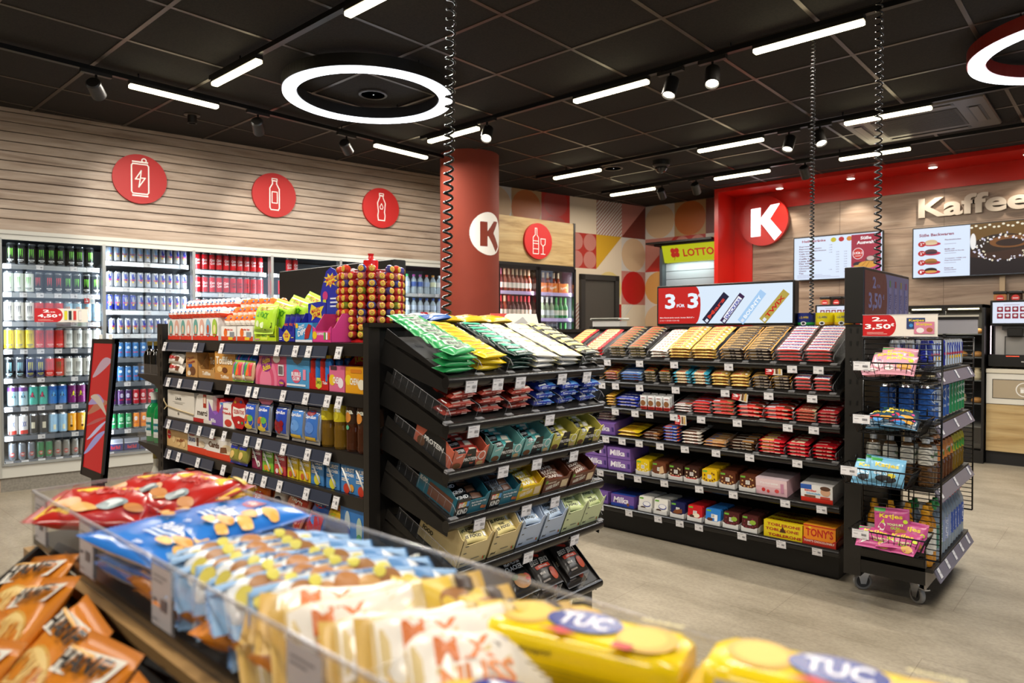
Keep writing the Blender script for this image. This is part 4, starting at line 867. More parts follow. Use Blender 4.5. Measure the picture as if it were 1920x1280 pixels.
RT = {'y1': (ritter('e3c314:r.3', NUT('eee0a8'), 'GANZE NUSS'), 'yellow square chocolate tablet, pale nuts'), 'bt': (ritter('6b3a22:r.3', [('p', [(.5, .2), (.9, .35), (.8, .8), (.6, .7)], 'd9b58a')], 'KNUSPERKEKS'), 'brown and tan square tablet'), 'rb': (ritter('3c2018:r.3', NUT('d9c09a') + [('r', 0, 0, 1, .3, 'b01c22')], 'DUNKLE VOLL-NUSS'), 'brown square tablet, red foot'),
      'y2': (ritter('e3b818:r.3', NUT('6b3a1a'), 'KNUSPERFLAKES'), 'yellow square tablet, dark pieces'), 'br': (ritter('5a2c1a:r.3', NUT('c99a62'), 'VOLL-NUSS'), 'brown square nut tablet'), 'wh': (ritter('ece9e2:r.3', [('e', .62, .5, .3, .18, '3a4a9a'), ('e', .62, .52, .26, .14, 'f0eeee'), ('e', .35, .25, .2, .08, '3a241c')], 'KAKAO-MOUSSE'), 'white square tablet'),
      'nv': (ritter('1c2050:r.3', [('p', [(.15, .3), (.5, .25), (.85, .35), (.8, .6), (.3, .5)], '7a4526')], 'NUGAT'), 'navy square tablet'), 'rd': (ritter('c41f24:r.3', [('e', .6, .38, .25, .14, 'e8d9c0'), ('e', .3, .3, .16, .1, '4a2a1c')], 'MARZIPAN'), 'red square tablet'), 'bl': (ritter('2f7fcf:r.3', [('r', .6, .25, .2, .4, 'f2f2f2'), ('e', .3, .32, .2, .1, '5a341c')], 'ALPENMILCH'), 'bright blue square tablet'), 'rs': (ritter('4f2320:r.3', NUT('7a2a3a') + [('e', .7, .6, .2, .14, '8fae3a')], 'TRAUBEN-NUSS'), 'plum brown square tablet')}
def tabrow(row, seq, z, where):
    for (key, x0, x1) in seq:
        k, d = RT[key]; cx = (x0 + x1) / 2 + 2.84
        side = 'left' if len([s for s in seq if s[0] == key]) > 1 and [s for s in seq if s[0] == key][0][1] == x0 else ('right' if len([s for s in seq if s[0] == key]) > 1 else '')
        g = obj('display_tray', tray(.094, .20, .035, .028, 'dcdad6:r.5', (), (), 'c8c4bc'), mat=FB[row] @ TR(cx, .012, .001), label='low white tray holding the %s%s row, right gondola %s' % (side + ' ' if side else '', d, SH[row]), cat='tray', group='low white tablet trays')
        for j in range(13):
            k.put(FB[row] @ TR(cx + jit(.001), .016 + .0137 * j, .003 + jit(.0006)) @ RX(-6), '%s, right gondola, %s, %s%s' % (d, SH[row], side + ' tray, ' if side else '', 'front' if not j else ORD[j] + ' back'), 'square chocolate tablets')
for j in range(2): milka.put(FB[4] @ TR(.47, .02, .001 + .073 * j), 'purple chocolate carton, right gondola, fifth shelf, ' + ('on top' if j else 'underneath'), 'purple cartons'); milka.put(FB[4] @ TR(.29, .03, .001 + .073 * j), 'purple chocolate carton further left, right gondola, fifth shelf, ' + ('on top' if j else 'underneath'), 'purple cartons')
milka.put(FB[3] @ TR(.355, .02, .001), 'purple chocolate carton at left end of the fourth shelf', 'purple cartons')
for j in range(3): BR['whb'].put(FB[3] @ TR(.34 + .005 * j, .09, .075 + .019 * j) @ RZ(8 * j), 'white bar lying on purple carton, fourth shelf, ' + ['lowest', 'middle', 'topmost'][j], 'bars on the purple carton')
tabrow(4, [('y1', -2.25, -2.155), ('bt', -2.14, -2.045), ('rb', -2.03, -1.935), ('rb', -1.93, -1.835), ('y2', -1.82, -1.725), ('br', -1.715, -1.62), ('br', -1.60, -1.505)], 0, '')
yog = flatbox(.165, .026, .085, 'e0b4bc:r.3', [('r', 0, .5, 1, .5, 'e9ccd0'), ('t', 'Yogurette', .42, .72, .6, .16, 'f8f2f2', 0, .2), ('e', .25, .3, .06, .12, 'c92a2a'), ('e', .4, .24, .05, .1, 'd23a34'), ('e', .68, .3, .07, .12, 'd8484a'), ('r', .8, .2, .1, .6, 'c98aa4')], [('r', .0, .0, 1, 1, 'd8c2c8')])
kin = flatbox(.155, .016, .088, 'eceae8:r.3', [('r', 0, 0, 1, .25, 'd8301f'), ('r', 0, .72, .35, .28, '2a5ab0'), ('t', 'kinder', .32, .66, .38, .13, 'd8301f'), ('t', 'Schokolade', .4, .5, .44, .1, '5ab0e0'), ('e', .78, .66, .15, .24, 'd9a887'), ('e', .78, .86, .16, .13, '5a3a28'), ('r', .12, .27, .35, .12, '7a4a30'), ('r', .62, .26, .3, .12, 'c84a38')], [('r', 0, 0, 1, 1, 'c9c5c2')])
for j in range(7): yog.put(FB[4] @ TR(1.415 , .02 + .028 * j, .001), 'pink strawberry chocolate box, right gondola fifth shelf, ' + (ORD[j] if j else 'front one'), 'pink boxes')
for j in range(10): kin.put(FB[4] @ TR(1.645, .02 + .018 * j, .001), 'white and red chocolate box, right gondola fifth shelf, ' + (ORD[j] if j else 'front one'), 'white red boxes')
milka.put(FB[5] @ TR(.30, .02, .001), 'purple chocolate carton, right gondola bottom shelf, left', 'purple cartons'); milkab.put(FB[5] @ TR(.49, .02, .001), 'purple and blue chocolate carton, right gondola bottom shelf', 'purple cartons')
tabrow(5, [('wh', -2.235, -2.14), ('wh', -2.13, -2.035), ('nv', -2.02, -1.925), ('rd', -1.91, -1.815), ('bl', -1.80, -1.705), ('rs', -1.695, -1.60), ('rs', -1.59, -1.495)], 0, '')
tob = flatbox(.20, .24, .085, 'e2c81a:r.35', [('t', 'TOBLERONE', .52, .80, .86, .17, 'a81c20'), ('t', 'TOBLERONE', .48, .50, .86, .17, 'a81c20'), ('t', 'TOBLERONE', .55, .17, .86, .17, 'a81c20'), ('p', [(.42, .38), (.58, .38), (.5, .75)], '4a2a10')], [('t', 'TOBLERONE', .5, .2, .9, .14, 'a81c20'), ('t', 'TOBLERONE', .5, .5, .9, .14, 'a81c20'), ('t', 'TOBLERONE', .5, .8, .9, .14, 'a81c20')], 'chocolate_box')
tob.put(FB[5] @ TR(1.475, .02, .001), 'yellow carton with red lettering and mountain, right gondola bottom shelf')
ton = flatbox(.155, .018, .100, 'e88a1c:r.3', [('t', "TONY'S", .5, .62, .86, .42, 'c4281c'), ('c', .2, .85, .07, 'e8c01c'), ('r', 0, .92, 1, .05, 'c4281c')], [('r', .05, .2, .9, .5, 'f0b030')])
obj('display_tray', tray(.165, .24, .045, .036, 'b5281c:r.4', [('t', "TONY'S CHOCOLONELY", .5, .6, .9, .3, 'e8d6c8')], [('r', .1, .2, .6, .5, 'd87a5a')]), mat=FB[5] @ TR(1.66, .012, .001), label='red carton tray under the orange chocolate bars, bottom shelf right end', cat='tray')
for j in range(10): ton.put(FB[5] @ TR(1.66, .016 + .021 * j, .004), 'orange chocolate bar with red lettering, bottom shelf right end, ' + (ORD[j] if j else 'front one'), 'orange chocolate bars')
# tags of the right gondola (x in metres from its left end)
BT = [[.40, .63, .86, 1.19, 1.53, 1.66], [.36, .46, .63, .87, 1.17, 1.41, 1.63], [.30, .46, .60, .70, 1.03, 1.24, 1.51, 1.64, .86], [.28, .39, .51, .63, .77, .93, 1.12, 1.31, 1.56], [.35, .50, .62, .80, 1.02, 1.22, 1.50, 1.68], [.35, .56, .76, .90, 1.02, 1.27, 1.48, 1.66]]
for r_, xs in enumerate(BT):
    for i, x in enumerate(sorted(xs)):
        TAG.put(FB[r_] @ TR(x, -.017, -.002) @ RX(-TB[r_] + 6) @ RZ(0) @ RY(jit(2)), 'white price tag, right gondola, %s, %s%s' % (SH[r_], ORL[i], ' from left' if i else ''), 'right gondola price tags')
pr_ = [('r', .62, .12, .13, .76, '6d4a2c'), ('r', .80, .12, .13, .76, 'd8b060')]
obj('offer_card', promo(.088, .052, ('2', '3'), pic=pr_), mat=FB[0] @ TR(1.43, -.022, -.056) @ RX(-18), label='small red offer card 2 for 3 on the top rail, right gondola', cat='sign')
obj('offer_card', promo(.088, .056, ('3', '3'), pic=pr_), mat=FB[1] @ TR(1.245, -.024, -.058) @ RX(-16) @ RY(10), label='tilted red offer card 3 for 3 on the second rail', cat='sign')
obj('offer_card', promo(.072, .056, ('2', '1'), pic=pr_), mat=FB[2] @ TR(.90, -.024, -.060) @ RX(-10), label='small red offer card 2 for 1 on the third rail', cat='sign')
# screen and mugs on top
def screen(w, h, d, items, bg, M_, lab, e=1.6, frame='151311:r.35'):
    t = thing('display_screen', lab, 'screen', M_)
    obj('housing', MB().bev(-w / 2, w / 2, 0, d, 0, h, frame, .004), t)
    g = MB().dec(((-w / 2 + .012, -.0005, .014), (1, 0, 0), (0, 0, 1)), [('r', 0, 0, w - .024, h - .028, bg)] + sc(items, w - .024, h - .028), .0004)
    obj('screen_panel', g, t); return t
E1 = ':e.95:r.2'
def wrapper(cx, cy, L, W, ang, c, txt, tc, asp, c2=None):
    """a slanted bar picture; fractions, asp = panel width / height"""
    a = radians(ang); u = (cos(a), sin(a)); v = (-sin(a), cos(a))
    P = lambda x, y: (cx + (x * u[0] + y * v[0]) / asp, cy + x * u[1] + y * v[1])
    r = [('p', [P(-L / 2, -W / 2), P(L / 2, -W / 2), P(L / 2, W / 2), P(-L / 2, W / 2)], c + E1)]
    if c2: r.append(('p', [P(-L * .36, -W * .36), P(L * .40, -W * .36), P(L * .40, W * .36), P(-L * .36, W * .36)], c2 + E1))
    r.append(('p', [P(-L * .47, -W * .3), P(-L * .38, -W * .3), P(-L * .38, W * .1), P(-L * .47, W * .1)], 'e0e6f2' + E1))
    r.append(('T', txt, cx + L * .02 / asp, cy, L * .7, W * .52, tc + E1, ang)); return r
def fixT(items, w, h):
    """turn relative slanted text into metre text after scaling"""
    o = []
    for it in items:
        if it[0] == 'T': o.append(('t', it[1], it[2] * w, it[3] * h, it[4] * h, it[5] * h, it[6], it[7]))
        else: o += sc([it], w, h)
    return o
w, h = .90, .262; iw, ih = w - .024, h - .028; asp = iw / ih
its = [('r', 0, 0, 1, 1, 'dcebfb' + E1), ('r', 0, 0, .31, 1, 'c4231f' + E1), ('e', .305, .5, .04, .5, 'c4231f' + E1), ('t', '3', .10, .62, .085, .42, 'eaf4ff' + E1), ('t', 'FÜR', .187, .50, .065, .10, 'eaf4ff' + E1), ('t', '3', .285, .62, .085, .42, 'eaf4ff' + E1), ('t', '€', .335, .76, .022, .09, 'eaf4ff' + E1),
       ('t', 'Mars Riegel single versch. Sorten 38,5-57 g', .155, .16, .28, .045, 'f8e4e0' + E1), ('t', '(1 kg = 27,60-17,54 €)', .095, .08, .16, .04, 'f0c8c4' + E1)]
its += wrapper(.46, .40, .95, .20, 50, '20203a', 'Mars', 'd23a2a', asp) + wrapper(.585, .38, .9, .17, 53, '3a2248', 'SNICKERS', '2430a0', asp, 'f4f4fa') + wrapper(.725, .41, .98, .19, 52, 'a8cdf2', 'BOUNTY', 'f8fcff', asp) + wrapper(.88, .41, .95, .20, 50, 'b5a04a', 'TWIX', 'c41c1c', asp)
t = thing('display_screen', 'wide screen with 3 for 3 offer on top of the right gondola', 'screen', GB @ TR(.92, .46, 1.283))
obj('housing', MB().bev(-w / 2, w / 2, 0, .07, 0, h, '151311:r.35', .004), t)
obj('screen_panel', MB().dec(((-iw / 2, -.0005, .014), (1, 0, 0), (0, 0, 1)), fixT(its, iw, ih), .0003), t)
def mug(c, tc, foot):
    r, h = .048, .072
    g = MB(); n = 28; g.lathe([(r - .004, 0), (r, .006), (r, .018), (r, h), (r - .004, h), (r - .004, .006), (0, .006)], c, n, cols=[foot, foot, c, 'e6e2da:r.3', 'e6e2da:r.3', 'e6e2da:r.3'])
    cyldec(g, r, [('t', '1.-2.-WIN', 0, .046, .052, .013, tc), ('e',)][:1] + [('c', 0, .012, .016, .011, 'efefef'), ('c', 0, .012, .009, .007, '222222')])
    return K('paper_cup', 'cup', g)
mu = {'y': mug('e0cf18:r.35', '203a7a', 'd8a820:r.35'), 'b': mug('1c2a78:r.35', 'd8b81c', '2a9a4a:r.35'), 'r': mug('1c2a78:r.35', 'd8b81c', 'c8281c:r.35')}
for i, (x, k, dy) in enumerate(((1.405, 'b', .05), (1.45, 'b', 0), (1.552, 'y', 0), (1.60, 'y', .10), (1.655, 'y', 0), (1.70, 'y', .09), (1.765, 'r', .0))):
    mu[k].put(GB @ TR(x - .035, .52 + dy, 1.281), '%s promotional tub on the right gondola top, %s from left' % ({'y': 'yellow', 'b': 'navy and green', 'r': 'navy and red'}[k], ORD[i] if i else 'first'), 'tubs on the gondola top')
# ================================================================ tilted end rack
FC = TR(-1.54, 1.42, 0) @ RZ(90); CW = .80
C = thing('shop_gondola', 'black wheeled end rack with six tilted shelves of protein bars and packets', 'shelving', FC)
obj('post', MB().box(-.045, .0, .335, .365, .12, 1.272, '2a2622:r.35').box(-.046, .001, .334, .366, 1.262, 1.276, '15120f'), C)
obj('post', MB().box(CW, CW + .045, .335, .365, .12, 1.272, '2a2622:r.35'), C)
obj('back_panel', MB().box(0, CW, .345, .36, .12, 1.262, '100e0d:r.5'), C); obj('top_cap', MB().box(-.045, CW + .045, .33, .362, 1.262, 1.276, '24201c:r.3'), C)
obj('base', MB().box(-.02, CW - .02, .05, .362, .10, .215, '191614:r.4').box(.0, CW, .04, .05, .15, .25, '191614:r.4'), C)
def caster(par, x, y, rot=0, z=.1, M0=None):
    M1 = (M0 or Matrix()) @ TR(x, y, 0) @ RZ(rot)
    g = MB().prism([(-.028, .100), (.028, .100), (.030, .09), (.018, .055), (.012, .030), (-.012, .030), (-.020, .06), (-.030, .09)], -.017, -.014, CHR, 'y').prism([(-.028, .100), (.028, .100), (.030, .09), (.018, .055), (.012, .030), (-.012, .030), (-.020, .06), (-.030, .09)], .014, .017, CHR, 'y')
    g.bev(-.034, .034, -.026, .026, .096, .104, CHR, .002).box(.02, .062, -.014, .014, .078, .084, CHR); c_ = obj('caster', g, par); c_.matrix_world = M1
    g = MB(); n = 28; P = []
    prof = [(.016, -.010), (.030, -.011), (.039, -.011), (.042, -.006), (.042, .006), (.039, .011), (.030, .011), (.016, .010)]
    for (r, y_) in prof:
        for k in range(n): a = 2 * pi * k / n; P.append((r * cos(a), y_, .042 + r * sin(a)))
    for j in range(len(prof) - 1): g.add([P[j * n + i] for i in range(2 * n)], [(k, k + n, (k + 1) % n + n, (k + 1) % n) for k in range(n)], '8d8a86:r.6' if 0 < j < 6 else '3a3836', True)
    g.prism([(.016 * cos(2 * pi * k / 16), .042 + .016 * sin(2 * pi * k / 16)) for k in range(16)], -.013, .013, '2a2a2a', 'y')
    w_ = obj('wheel', g, c_); w_.matrix_world = M1
for x, y, r_ in ((.06, .08, 200), (CW - .07, .08, -30), (.06, .29, 20), (CW - .07, .29, 70)): caster(C, x, y, r_, M0=FC)
ZC = [1.106, .966, .820, .672, .511, .281]
FCs = [FC @ TR(0, 0, z) @ RX(22 if i < 5 else 38) for i, z in enumerate(ZC)]
for i, F in enumerate(FCs): tiltshelf(C, F, CW, .33 if i < 5 else .36)
def cdiv(row, xs):
    for x in xs: obj('divider', DIV, C, FCs[row] @ TR(x, .0, .001))
SC_ = ['top tilted shelf', 'second tilted shelf', 'third tilted shelf', 'fourth tilted shelf', 'fifth tilted shelf', 'lowest tilted shelf']
def pile(k, row, x, desc, n, layers, pitch, T, jr=3, jx=.004, tl=5):
    for yi in range(n):
        for zi in range(layers):
            if yi and zi < layers - 1: continue
            w_ = (ORD[yi] + ' back') if yi else ('front top' if zi == layers - 1 else ('front bottom' if not zi else 'front, %s up' % ORD[zi]))
            k.put(FCs[row] @ TR(x + jit(jx), .03 + pitch * (yi + .5) + jit(.003), .001 + zi * T) @ RZ(jit(jr)) @ RX(jit(tl) + (6 if yi else 0)), '%s, %s, %s' % (desc, SC_[row], w_), 'packets on the ' + SC_[row])
def pbar(c, dec, L=.135, W=.046, T=.022, ends=None, under=None, seed=3, wob=.10): return K('protein_bar', 'bar', packet(L, W, T, c, ends or c, dec, .012, 'x', 14, 8, wob, seed, under))
bcode = lambda x, y, w, h, n=9, c='1d1d1d:r.5': [('r', x + w * k / n, y, w / n * (.7 if k % 3 else .35), h, c) for k in range(n)]
PB = {'gr': (pbar('2f9e58:r.28', [('r', .27, .25, .48, .5, 'd4e6d2:r.4')] + bcode(.33, .32, .36, .34, 12), ends='2a9450:r.3', L=.15, W=.05), 'green bar with white barcode band'), 'ye': (pbar('e6c41c:r.28', [('t', 'Corny', .5, .6, .5, .22, 'c9a010'), ('r', .2, .25, .55, .06, 'c4542a')], L=.13), 'yellow bar'),
      'dg': (pbar('17352c:r.25', [('r', .15, .5, .65, .45, '3fae8a'), ('r', .2, .2, .5, .1, 'c8c8c0')], L=.125, W=.05, T=.016, ends='14201c'), 'black and sea green bar'), 'wy': (pbar('dedbd2:r.28', [('r', .1, .1, .5, .25, 'c4c6cc'), ('r', .55, .55, .35, .35, 'e0d47a'), ('t', 'PROTEIN', .32, .68, .34, .2, '8a8d92')], L=.125, W=.05, T=.019, ends='dcd39a'), 'white and pale yellow bar'),
      'dy': (pbar('3a3a34:r.25', [('r', .0, .5, .7, .5, 'd8c878'), ('r', .2, .1, .5, .14, 'b8b8a0')], L=.12, W=.048, T=.015, ends='22221e'), 'charcoal and yellow bar'),
      'rc': (K('cookie_pack', 'cookies', packet(.115, .062, .03, '7b2018:r.2', '5a1712', [('r', .0, .0, 1, .34, 'a83a2a'), ('t', 'GRANOLA', .5, .66, .6, .2, 'e0a24a'), ('r', .15, .1, .3, .1, 'ecd8c8'), ('r', .55, .1, .3, .1, 'ecd8c8'), ('c', .86, .6, .2, '9c6034')], .009, 'x', 12, 8, .12, 5, edge='e8c8bc:r.3')), 'dark red cookie pack'),
      'bc': (K('cookie_pack', 'cookies', packet(.115, .062, .03, '2c3f9a:r.2', '223070', [('r', .5, .0, .5, 1, '3f86d0'), ('t', 'GRANOLA', .45, .72, .6, .18, 'f0c23a'), ('r', .12, .12, .3, .12, 'ecf0f8'), ('c', .8, .5, .28, 'c8a070'), ('r', .3, .34, .25, .2, 'dfe6f6')], .009, 'x', 12, 8, .12, 5, edge='dfe8f8:r.3')), 'blue cookie pack')}
rowsC = [(0, 'gr', .055, 9, 4, .033, .021, 17), (0, 'ye', .205, 8, 3, .036, .021, 10), (0, 'dg', .352, 7, 4, .040, .016, 7), (0, 'wy', .480, 7, 3, .042, .019, 8), (0, 'wy', .622, 7, 3, .042, .019, 8), (0, 'dy', .748, 7, 4, .042, .015, 8)]
for (row, key, x, n, l, p_, T_, jr) in rowsC:
    d = PB[key][1] + (', left pile' if x == .48 else ', right pile' if x == .622 else '')
    pile(PB[key][0], row, x, d, n, l, p_, T_, jr)
cdiv(0, [.135, .28, .415, .55, .685, .80])
for x, key, d in ((.065, 'rc', 'left pile'), (.205, 'rc', 'middle pile'), (.342, 'rc', 'right pile'), (.478, 'bc', 'left pile'), (.615, 'bc', 'middle pile'), (.742, 'bc', 'right pile')):
    pile(PB[key][0], 1, x, PB[key][1] + ', ' + d, 4, 3, .064, .029, 4)
cdiv(1, [.0, .135, .273, .41, .547, .68, .805])
# cartons with bars
def cart(row, x, w_, c, front, side, desc, bark, h=.075, hf=.062, nb=5, bdesc='bar', d=.19, ry=0, bz=.030):
    k = obj('display_carton', tray(w_, d, h, hf, c, front, side), mat=FCs[row] @ TR(x, .012, .001), label=desc + ' display carton, ' + SC_[row], cat='carton', group='open cartons on the end rack')
    for j in range(nb):
        bark.put(FCs[row] @ TR(x + jit(.004), .042 + .031 * j, bz + .006 * (j % 2)) @ RZ(jit(8)) @ RX(20 + jit(8)), '%s inside the %s carton, %s' % (bdesc, desc, ORD[j] if j else 'front one'), 'bars in open cartons')
def prot(c): return [('p', [(.30, 0), (.72, 0), (.62, 1.05), (.38, 1.05)], '1b1a1a:r.4'), ('t', 'Your', .45, .72, .14, .10, c), ('t', 'PROTEIN', .52, .46, .40, .20, 'f2f0ec'), ('t', 'bar', .58, .24, .12, .12, c), ('t', 'CORNY', .17, .70, .18, .10, 'f6f2ea', 12), ('c', .84, .58, .26, 'f4f2ee:r.4'), ('c', .84, .58, .20, c), ('e', .14, .2, .12, .16, '6d4526'), ('e', .82, .16, .10, .12, 'c9a878')]
sm = lambda c, lab, ends=None, dk='1c1c1c:r.3', name='protein_bar': K(name, 'bar', packet(.118, .036, .018, c, ends or c, [('r', .1, .15, .34, .7, dk), ('t', lab, .27, .5, .28, .3, 'f4f4f0'), ('r', .6, .2, .3, .5, 'e6ddc8')], .010, 'x', 12, 6, .08, 4))
bR, bT, bY = sm('d8483c:r.28', 'PROTEIN'), sm('4fb0b0:r.28', 'PROTEIN'), sm('d8cc50:r.28', 'PROTEIN')
SD = [('p', [(.1, 0), (.9, 0), (.75, 1), (.3, 1)], '1b1a1a:r.4'), ('t', 'PROTEIN', .5, .55, .5, .22, 'f2f0ec'), ('e', .2, .3, .10, .22, '6d4526')]
for x, c, n, b_ in ((.09, 'cf6a52:r.35', 'coral', bR), (.262, '7cb8b4:r.35', 'teal, left', bT), (.418, '7cb8b4:r.35', 'teal, right', bT), (.572, 'cfc65e:r.35', 'olive yellow, left', bY), (.724, 'cfc65e:r.35', 'olive yellow, right', bY)):
    cart(2, x, .148, c, prot(c.split(':')[0]), SD, n + ' black trimmed', b_, nb=5, bdesc='protein bar')
obj('divider', DIV, C, FCs[2] @ TR(.005, 0, .001)); obj('divider', DIV, C, FCs[3] @ TR(.02, 0, .001)); obj('divider', DIV, C, FCs[4] @ TR(.02, 0, .001)); obj('divider', DIV, C, FCs[4] @ TR(.795, 0, .001)); obj('divider', DIV, C, FCs[3] @ TR(.775, 0, .001))
BK = [('r', 0, 0, .4, 1, '12161a:r.35'), ('r', .06, .52, .12, .3, 'e8503a'), ('r', .18, .52, .12, .3, 'd8b02a'), ('r', .30, .52, .08, .3, '4a9ad8'), ('t', 'BE-', .18, .66, .22, .24, 'f6f6f2'), ('t', 'KIND', .22, .28, .30, .30, 'f6f6f2'), ('t', 'Dark Chocolate Nuts', .68, .66, .46, .10, 'eef4f6'), ('t', '& Sea Salt', .62, .50, .28, .10, 'eef4f6'), ('e', .82, .3, .05, .10, 'b5683a'), ('e', .90, .26, .05, .10, 'a85a30')]
kd = K('nut_bar', 'bar', packet(.13, .036, .02, '14181c:r.25', '0e1113', [('t', 'KIND', .3, .5, .34, .34, 'eef0f2'), ('r', .55, .15, .35, .6, '5a3a28')], .010, 'x', 12, 6, .1, 4)); kd2 = K('nut_bar', 'bar', packet(.13, .036, .02, '8a97a6:r.25', '6a7684', bcode(.1, .2, .4, .6, 8) + [('r', .55, .15, .35, .6, '5a3a28')], .010, 'x', 12, 6, .1, 4))
cart(3, .10, .142, '1f6a7e:r.35', BK, [('r', .3, .1, .6, .6, '7a4a34'), ('t', 'BE-KIND', .15, .6, .2, .2, 'f2f2ee')], 'dark teal nut bar, left', kd, bdesc='dark nut bar'); cart(3, .246, .142, '1f6a7e:r.35', BK, [('r', 0, 0, 1, 1, '14181c')], 'dark teal nut bar, right', kd2, bdesc='silver grey nut bar')
HF = lambda c: [('t', 'natural', .3, .62, .3, .12, c), ('t', 'HAFER KRAFT', .36, .36, .5, .24, 'f6efe0', 8), ('c', .08, .7, .12, '6a9a3a'), ('r', .68, .14, .26, .5, 'e0c8a0')]
hy = K('oat_bar', 'bar', packet(.12, .046, .024, 'e8c81f:r.3', 'd8b010', [('t', 'HAFER', .4, .66, .5, .26, 'f8f4e0'), ('t', 'KRAFT', .4, .34, .5, .26, 'f8f4e0'), ('r', .75, .2, .15, .5, 'b88a4a')], .010, 'x', 12, 6, .1, 4)); hb = K('oat_bar', 'bar', packet(.12, .046, .024, '64321f:r.3', '4a2416', [('t', 'HAFER', .4, .66, .5, .26, 'e0d0c0'), ('t', 'KRAFT', .4, .34, .5, .26, 'e0d0c0')], .010, 'x', 12, 6, .1, 4))
cart(3, .378, .125, 'd9b51f:r.35', HF('f6f2e0'), [], 'bright yellow oat bar', hy, nb=4, bdesc='yellow oat bar'); cart(3, .525, .145, '6a3824:r.35', HF('e6d8c8'), [], 'brown oat bar, left', hb, nb=4, bdesc='brown oat bar'); cart(3, .682, .145, '6a3824:r.35', HF('e6d8c8'), [], 'brown oat bar, right', hb, nb=4, bdesc='brown oat bar')
def yf(c, name): return K('food_bar', 'bar', packet(.12, .040, .026, c, c, [('t', 'THIS', .42, .72, .22, .22, '1a1a1a'), ('t', 'IS FOOD', .44, .42, .5, .26, '1a1a1a'), ('r', .76, .3, .14, .4, 'f2f2f2')], .012, 'x', 12, 8, .1, 6))
TF = [('t', 'yfood', .16, .14, .18, .12, '1a1a1a'), ('r', .1, .75, .12, .04, '5a5a52'), ('r', .1, .5, .1, .04, '5a5a52'), ('r', .85, .1, .04, .1, 'd84a2a'), ('r', .89, .1, .04, .1, '3a9a4a'), ('r', .4, .22, .3, .03, '6a6a60')]
TS = [('t', 'yfood', .2, .86, .16, .07, '1a1a1a'), ('t', 'THIS', .2, .66, .22, .12, '1a1a1a'), ('t', 'IS', .14, .50, .10, .12, '1a1a1a'), ('t', 'FOOD', .22, .34, .26, .12, '1a1a1a')]
fy, fb, fg = yf('e9d893:r.3', ''), yf('b9cbe0:r.3', ''), yf('d2dca0:r.3', '')
for x, c, n, b_ in ((.105, 'd9c48f:r.4', 'cream, left', fy), (.242, 'd9c48f:r.4', 'cream, right', fy), (.372, 'b4c3da:r.4', 'pale blue, left', fb), (.497, 'b4c3da:r.4', 'pale blue, right', fb), (.618, 'c9d3a4:r.4', 'pale green, left', fg), (.735, 'c9d3a4:r.4', 'pale green, right', fg)):
    cart(4, x, .128 if x < .3 else .115, c, TF, TS, n + ' food bar', b_, h=.125, hf=.10, nb=5, bdesc='food bar', d=.2, bz=.072)
# bags on the lowest shelf
def sbag(c, w_, h_, dec, T=.035, name='snack_bag', cat='snack bag', wob=.12, seed=2, ends=None, under=None): return K(name, cat, packet(w_, h_, T, c, ends or c, dec, .012, 'y', 12, 12, wob, seed, under))
jerk = sbag('2a2522:r.3', .115, .20, [('p', [(.1, .62), (.9, .62), (.9, .98), (.1, .98)], '121010'), ('p', [(.14, .66), (.5, .56), (.86, .66), (.86, .72), (.5, .62), (.14, .72)], 'b0301f'), ('t', "JACK LINK'S", .5, .78, .6, .08, 'f0ece8'), ('p', [(.35, .86), (.42, .95), (.5, .88), (.58, .95), (.65, .86)], '8d1f1a'), ('t', 'BEEF JERKY', .5, .48, .8, .12, 'efe6d8'), ('r', .18, .35, .6, .07, 'd8472c'), ('t', 'ORIGINAL', .48, .385, .4, .04, 'f8e8e0'), ('e', .72, .2, .16, .12, 'a8452a'), ('t', 'MEHR', .3, .26, .24, .05, 'd8d0c8'), ('r', .14, .1, .3, .03, '8a8078')])
crk = sbag('141516:r.25', .125, .19, [('t', 'LAYENBERGER', .5, .80, .7, .06, '8a95a8'), ('t', 'HIGH PROTEIN', .5, .64, .6, .07, 'eeeeea'), ('t', 'CRACKER', .48, .54, .66, .09, 'f6f6f2'), ('e', .5, .26, .3, .14, 'b9803e'), ('e', .72, .3, .12, .08, 'c4402a'), ('e', .3, .36, .1, .05, '5a8a3a')])
prc = sbag('171512:r.25', .125, .19, [('t', 'PROTEIN', .45, .62, .5, .08, 'eeeeea'), ('t', 'KNICKER', .5, .50, .6, .11, 'f6f6f2'), ('t', 'Rosmarin', .55, .38, .4, .06, '4fae6a'), ('r', .7, .68, .12, .14, 'c9a83a'), ('t', 'LAYENBERGER', .4, .82, .6, .06, '8a95a8'), ('e', .5, .18, .3, .12, '8a6a3a')])
for x, k, d in ((.07, crk, 'black cracker bag, far left'), (.20, prc, 'black bag with gold corner and green script'), (.33, crk, 'black cracker bag, middle'), (.46, jerk, 'dark jerky bag with red band, left of two'), (.62, jerk, 'dark jerky bag with red band, right of two')):
    for j in range(2): k.put(FCs[5] @ TR(x + .04, .115 + .02 * j, .004 + .036 * j) @ RX(4), d + ', lowest tilted shelf' + (', in front' if j else ', behind'), 'bags on the lowest tilted shelf')
    obj('stopper', MB().box(-.013, .013, -.002, .0, 0, .075, 'acrylic').rod((-.013, 0, 0), (-.013, 0, .075), .001, 'acrylic_edge').rod((.013, 0, 0), (.013, 0, .075), .001, 'acrylic_edge').box(-.013, .013, -.004, .012, 0, .01, 'acrylic_edge'), C).matrix_world = FCs[5] @ TR(x + .05, .004, .0) @ RX(-14)
CT = [[.055, .175, .285, .51, .66], [.065, .44], [.20, .37, .58], [.09, .315, .47], [.065, .325, .585], [.07, .55]]
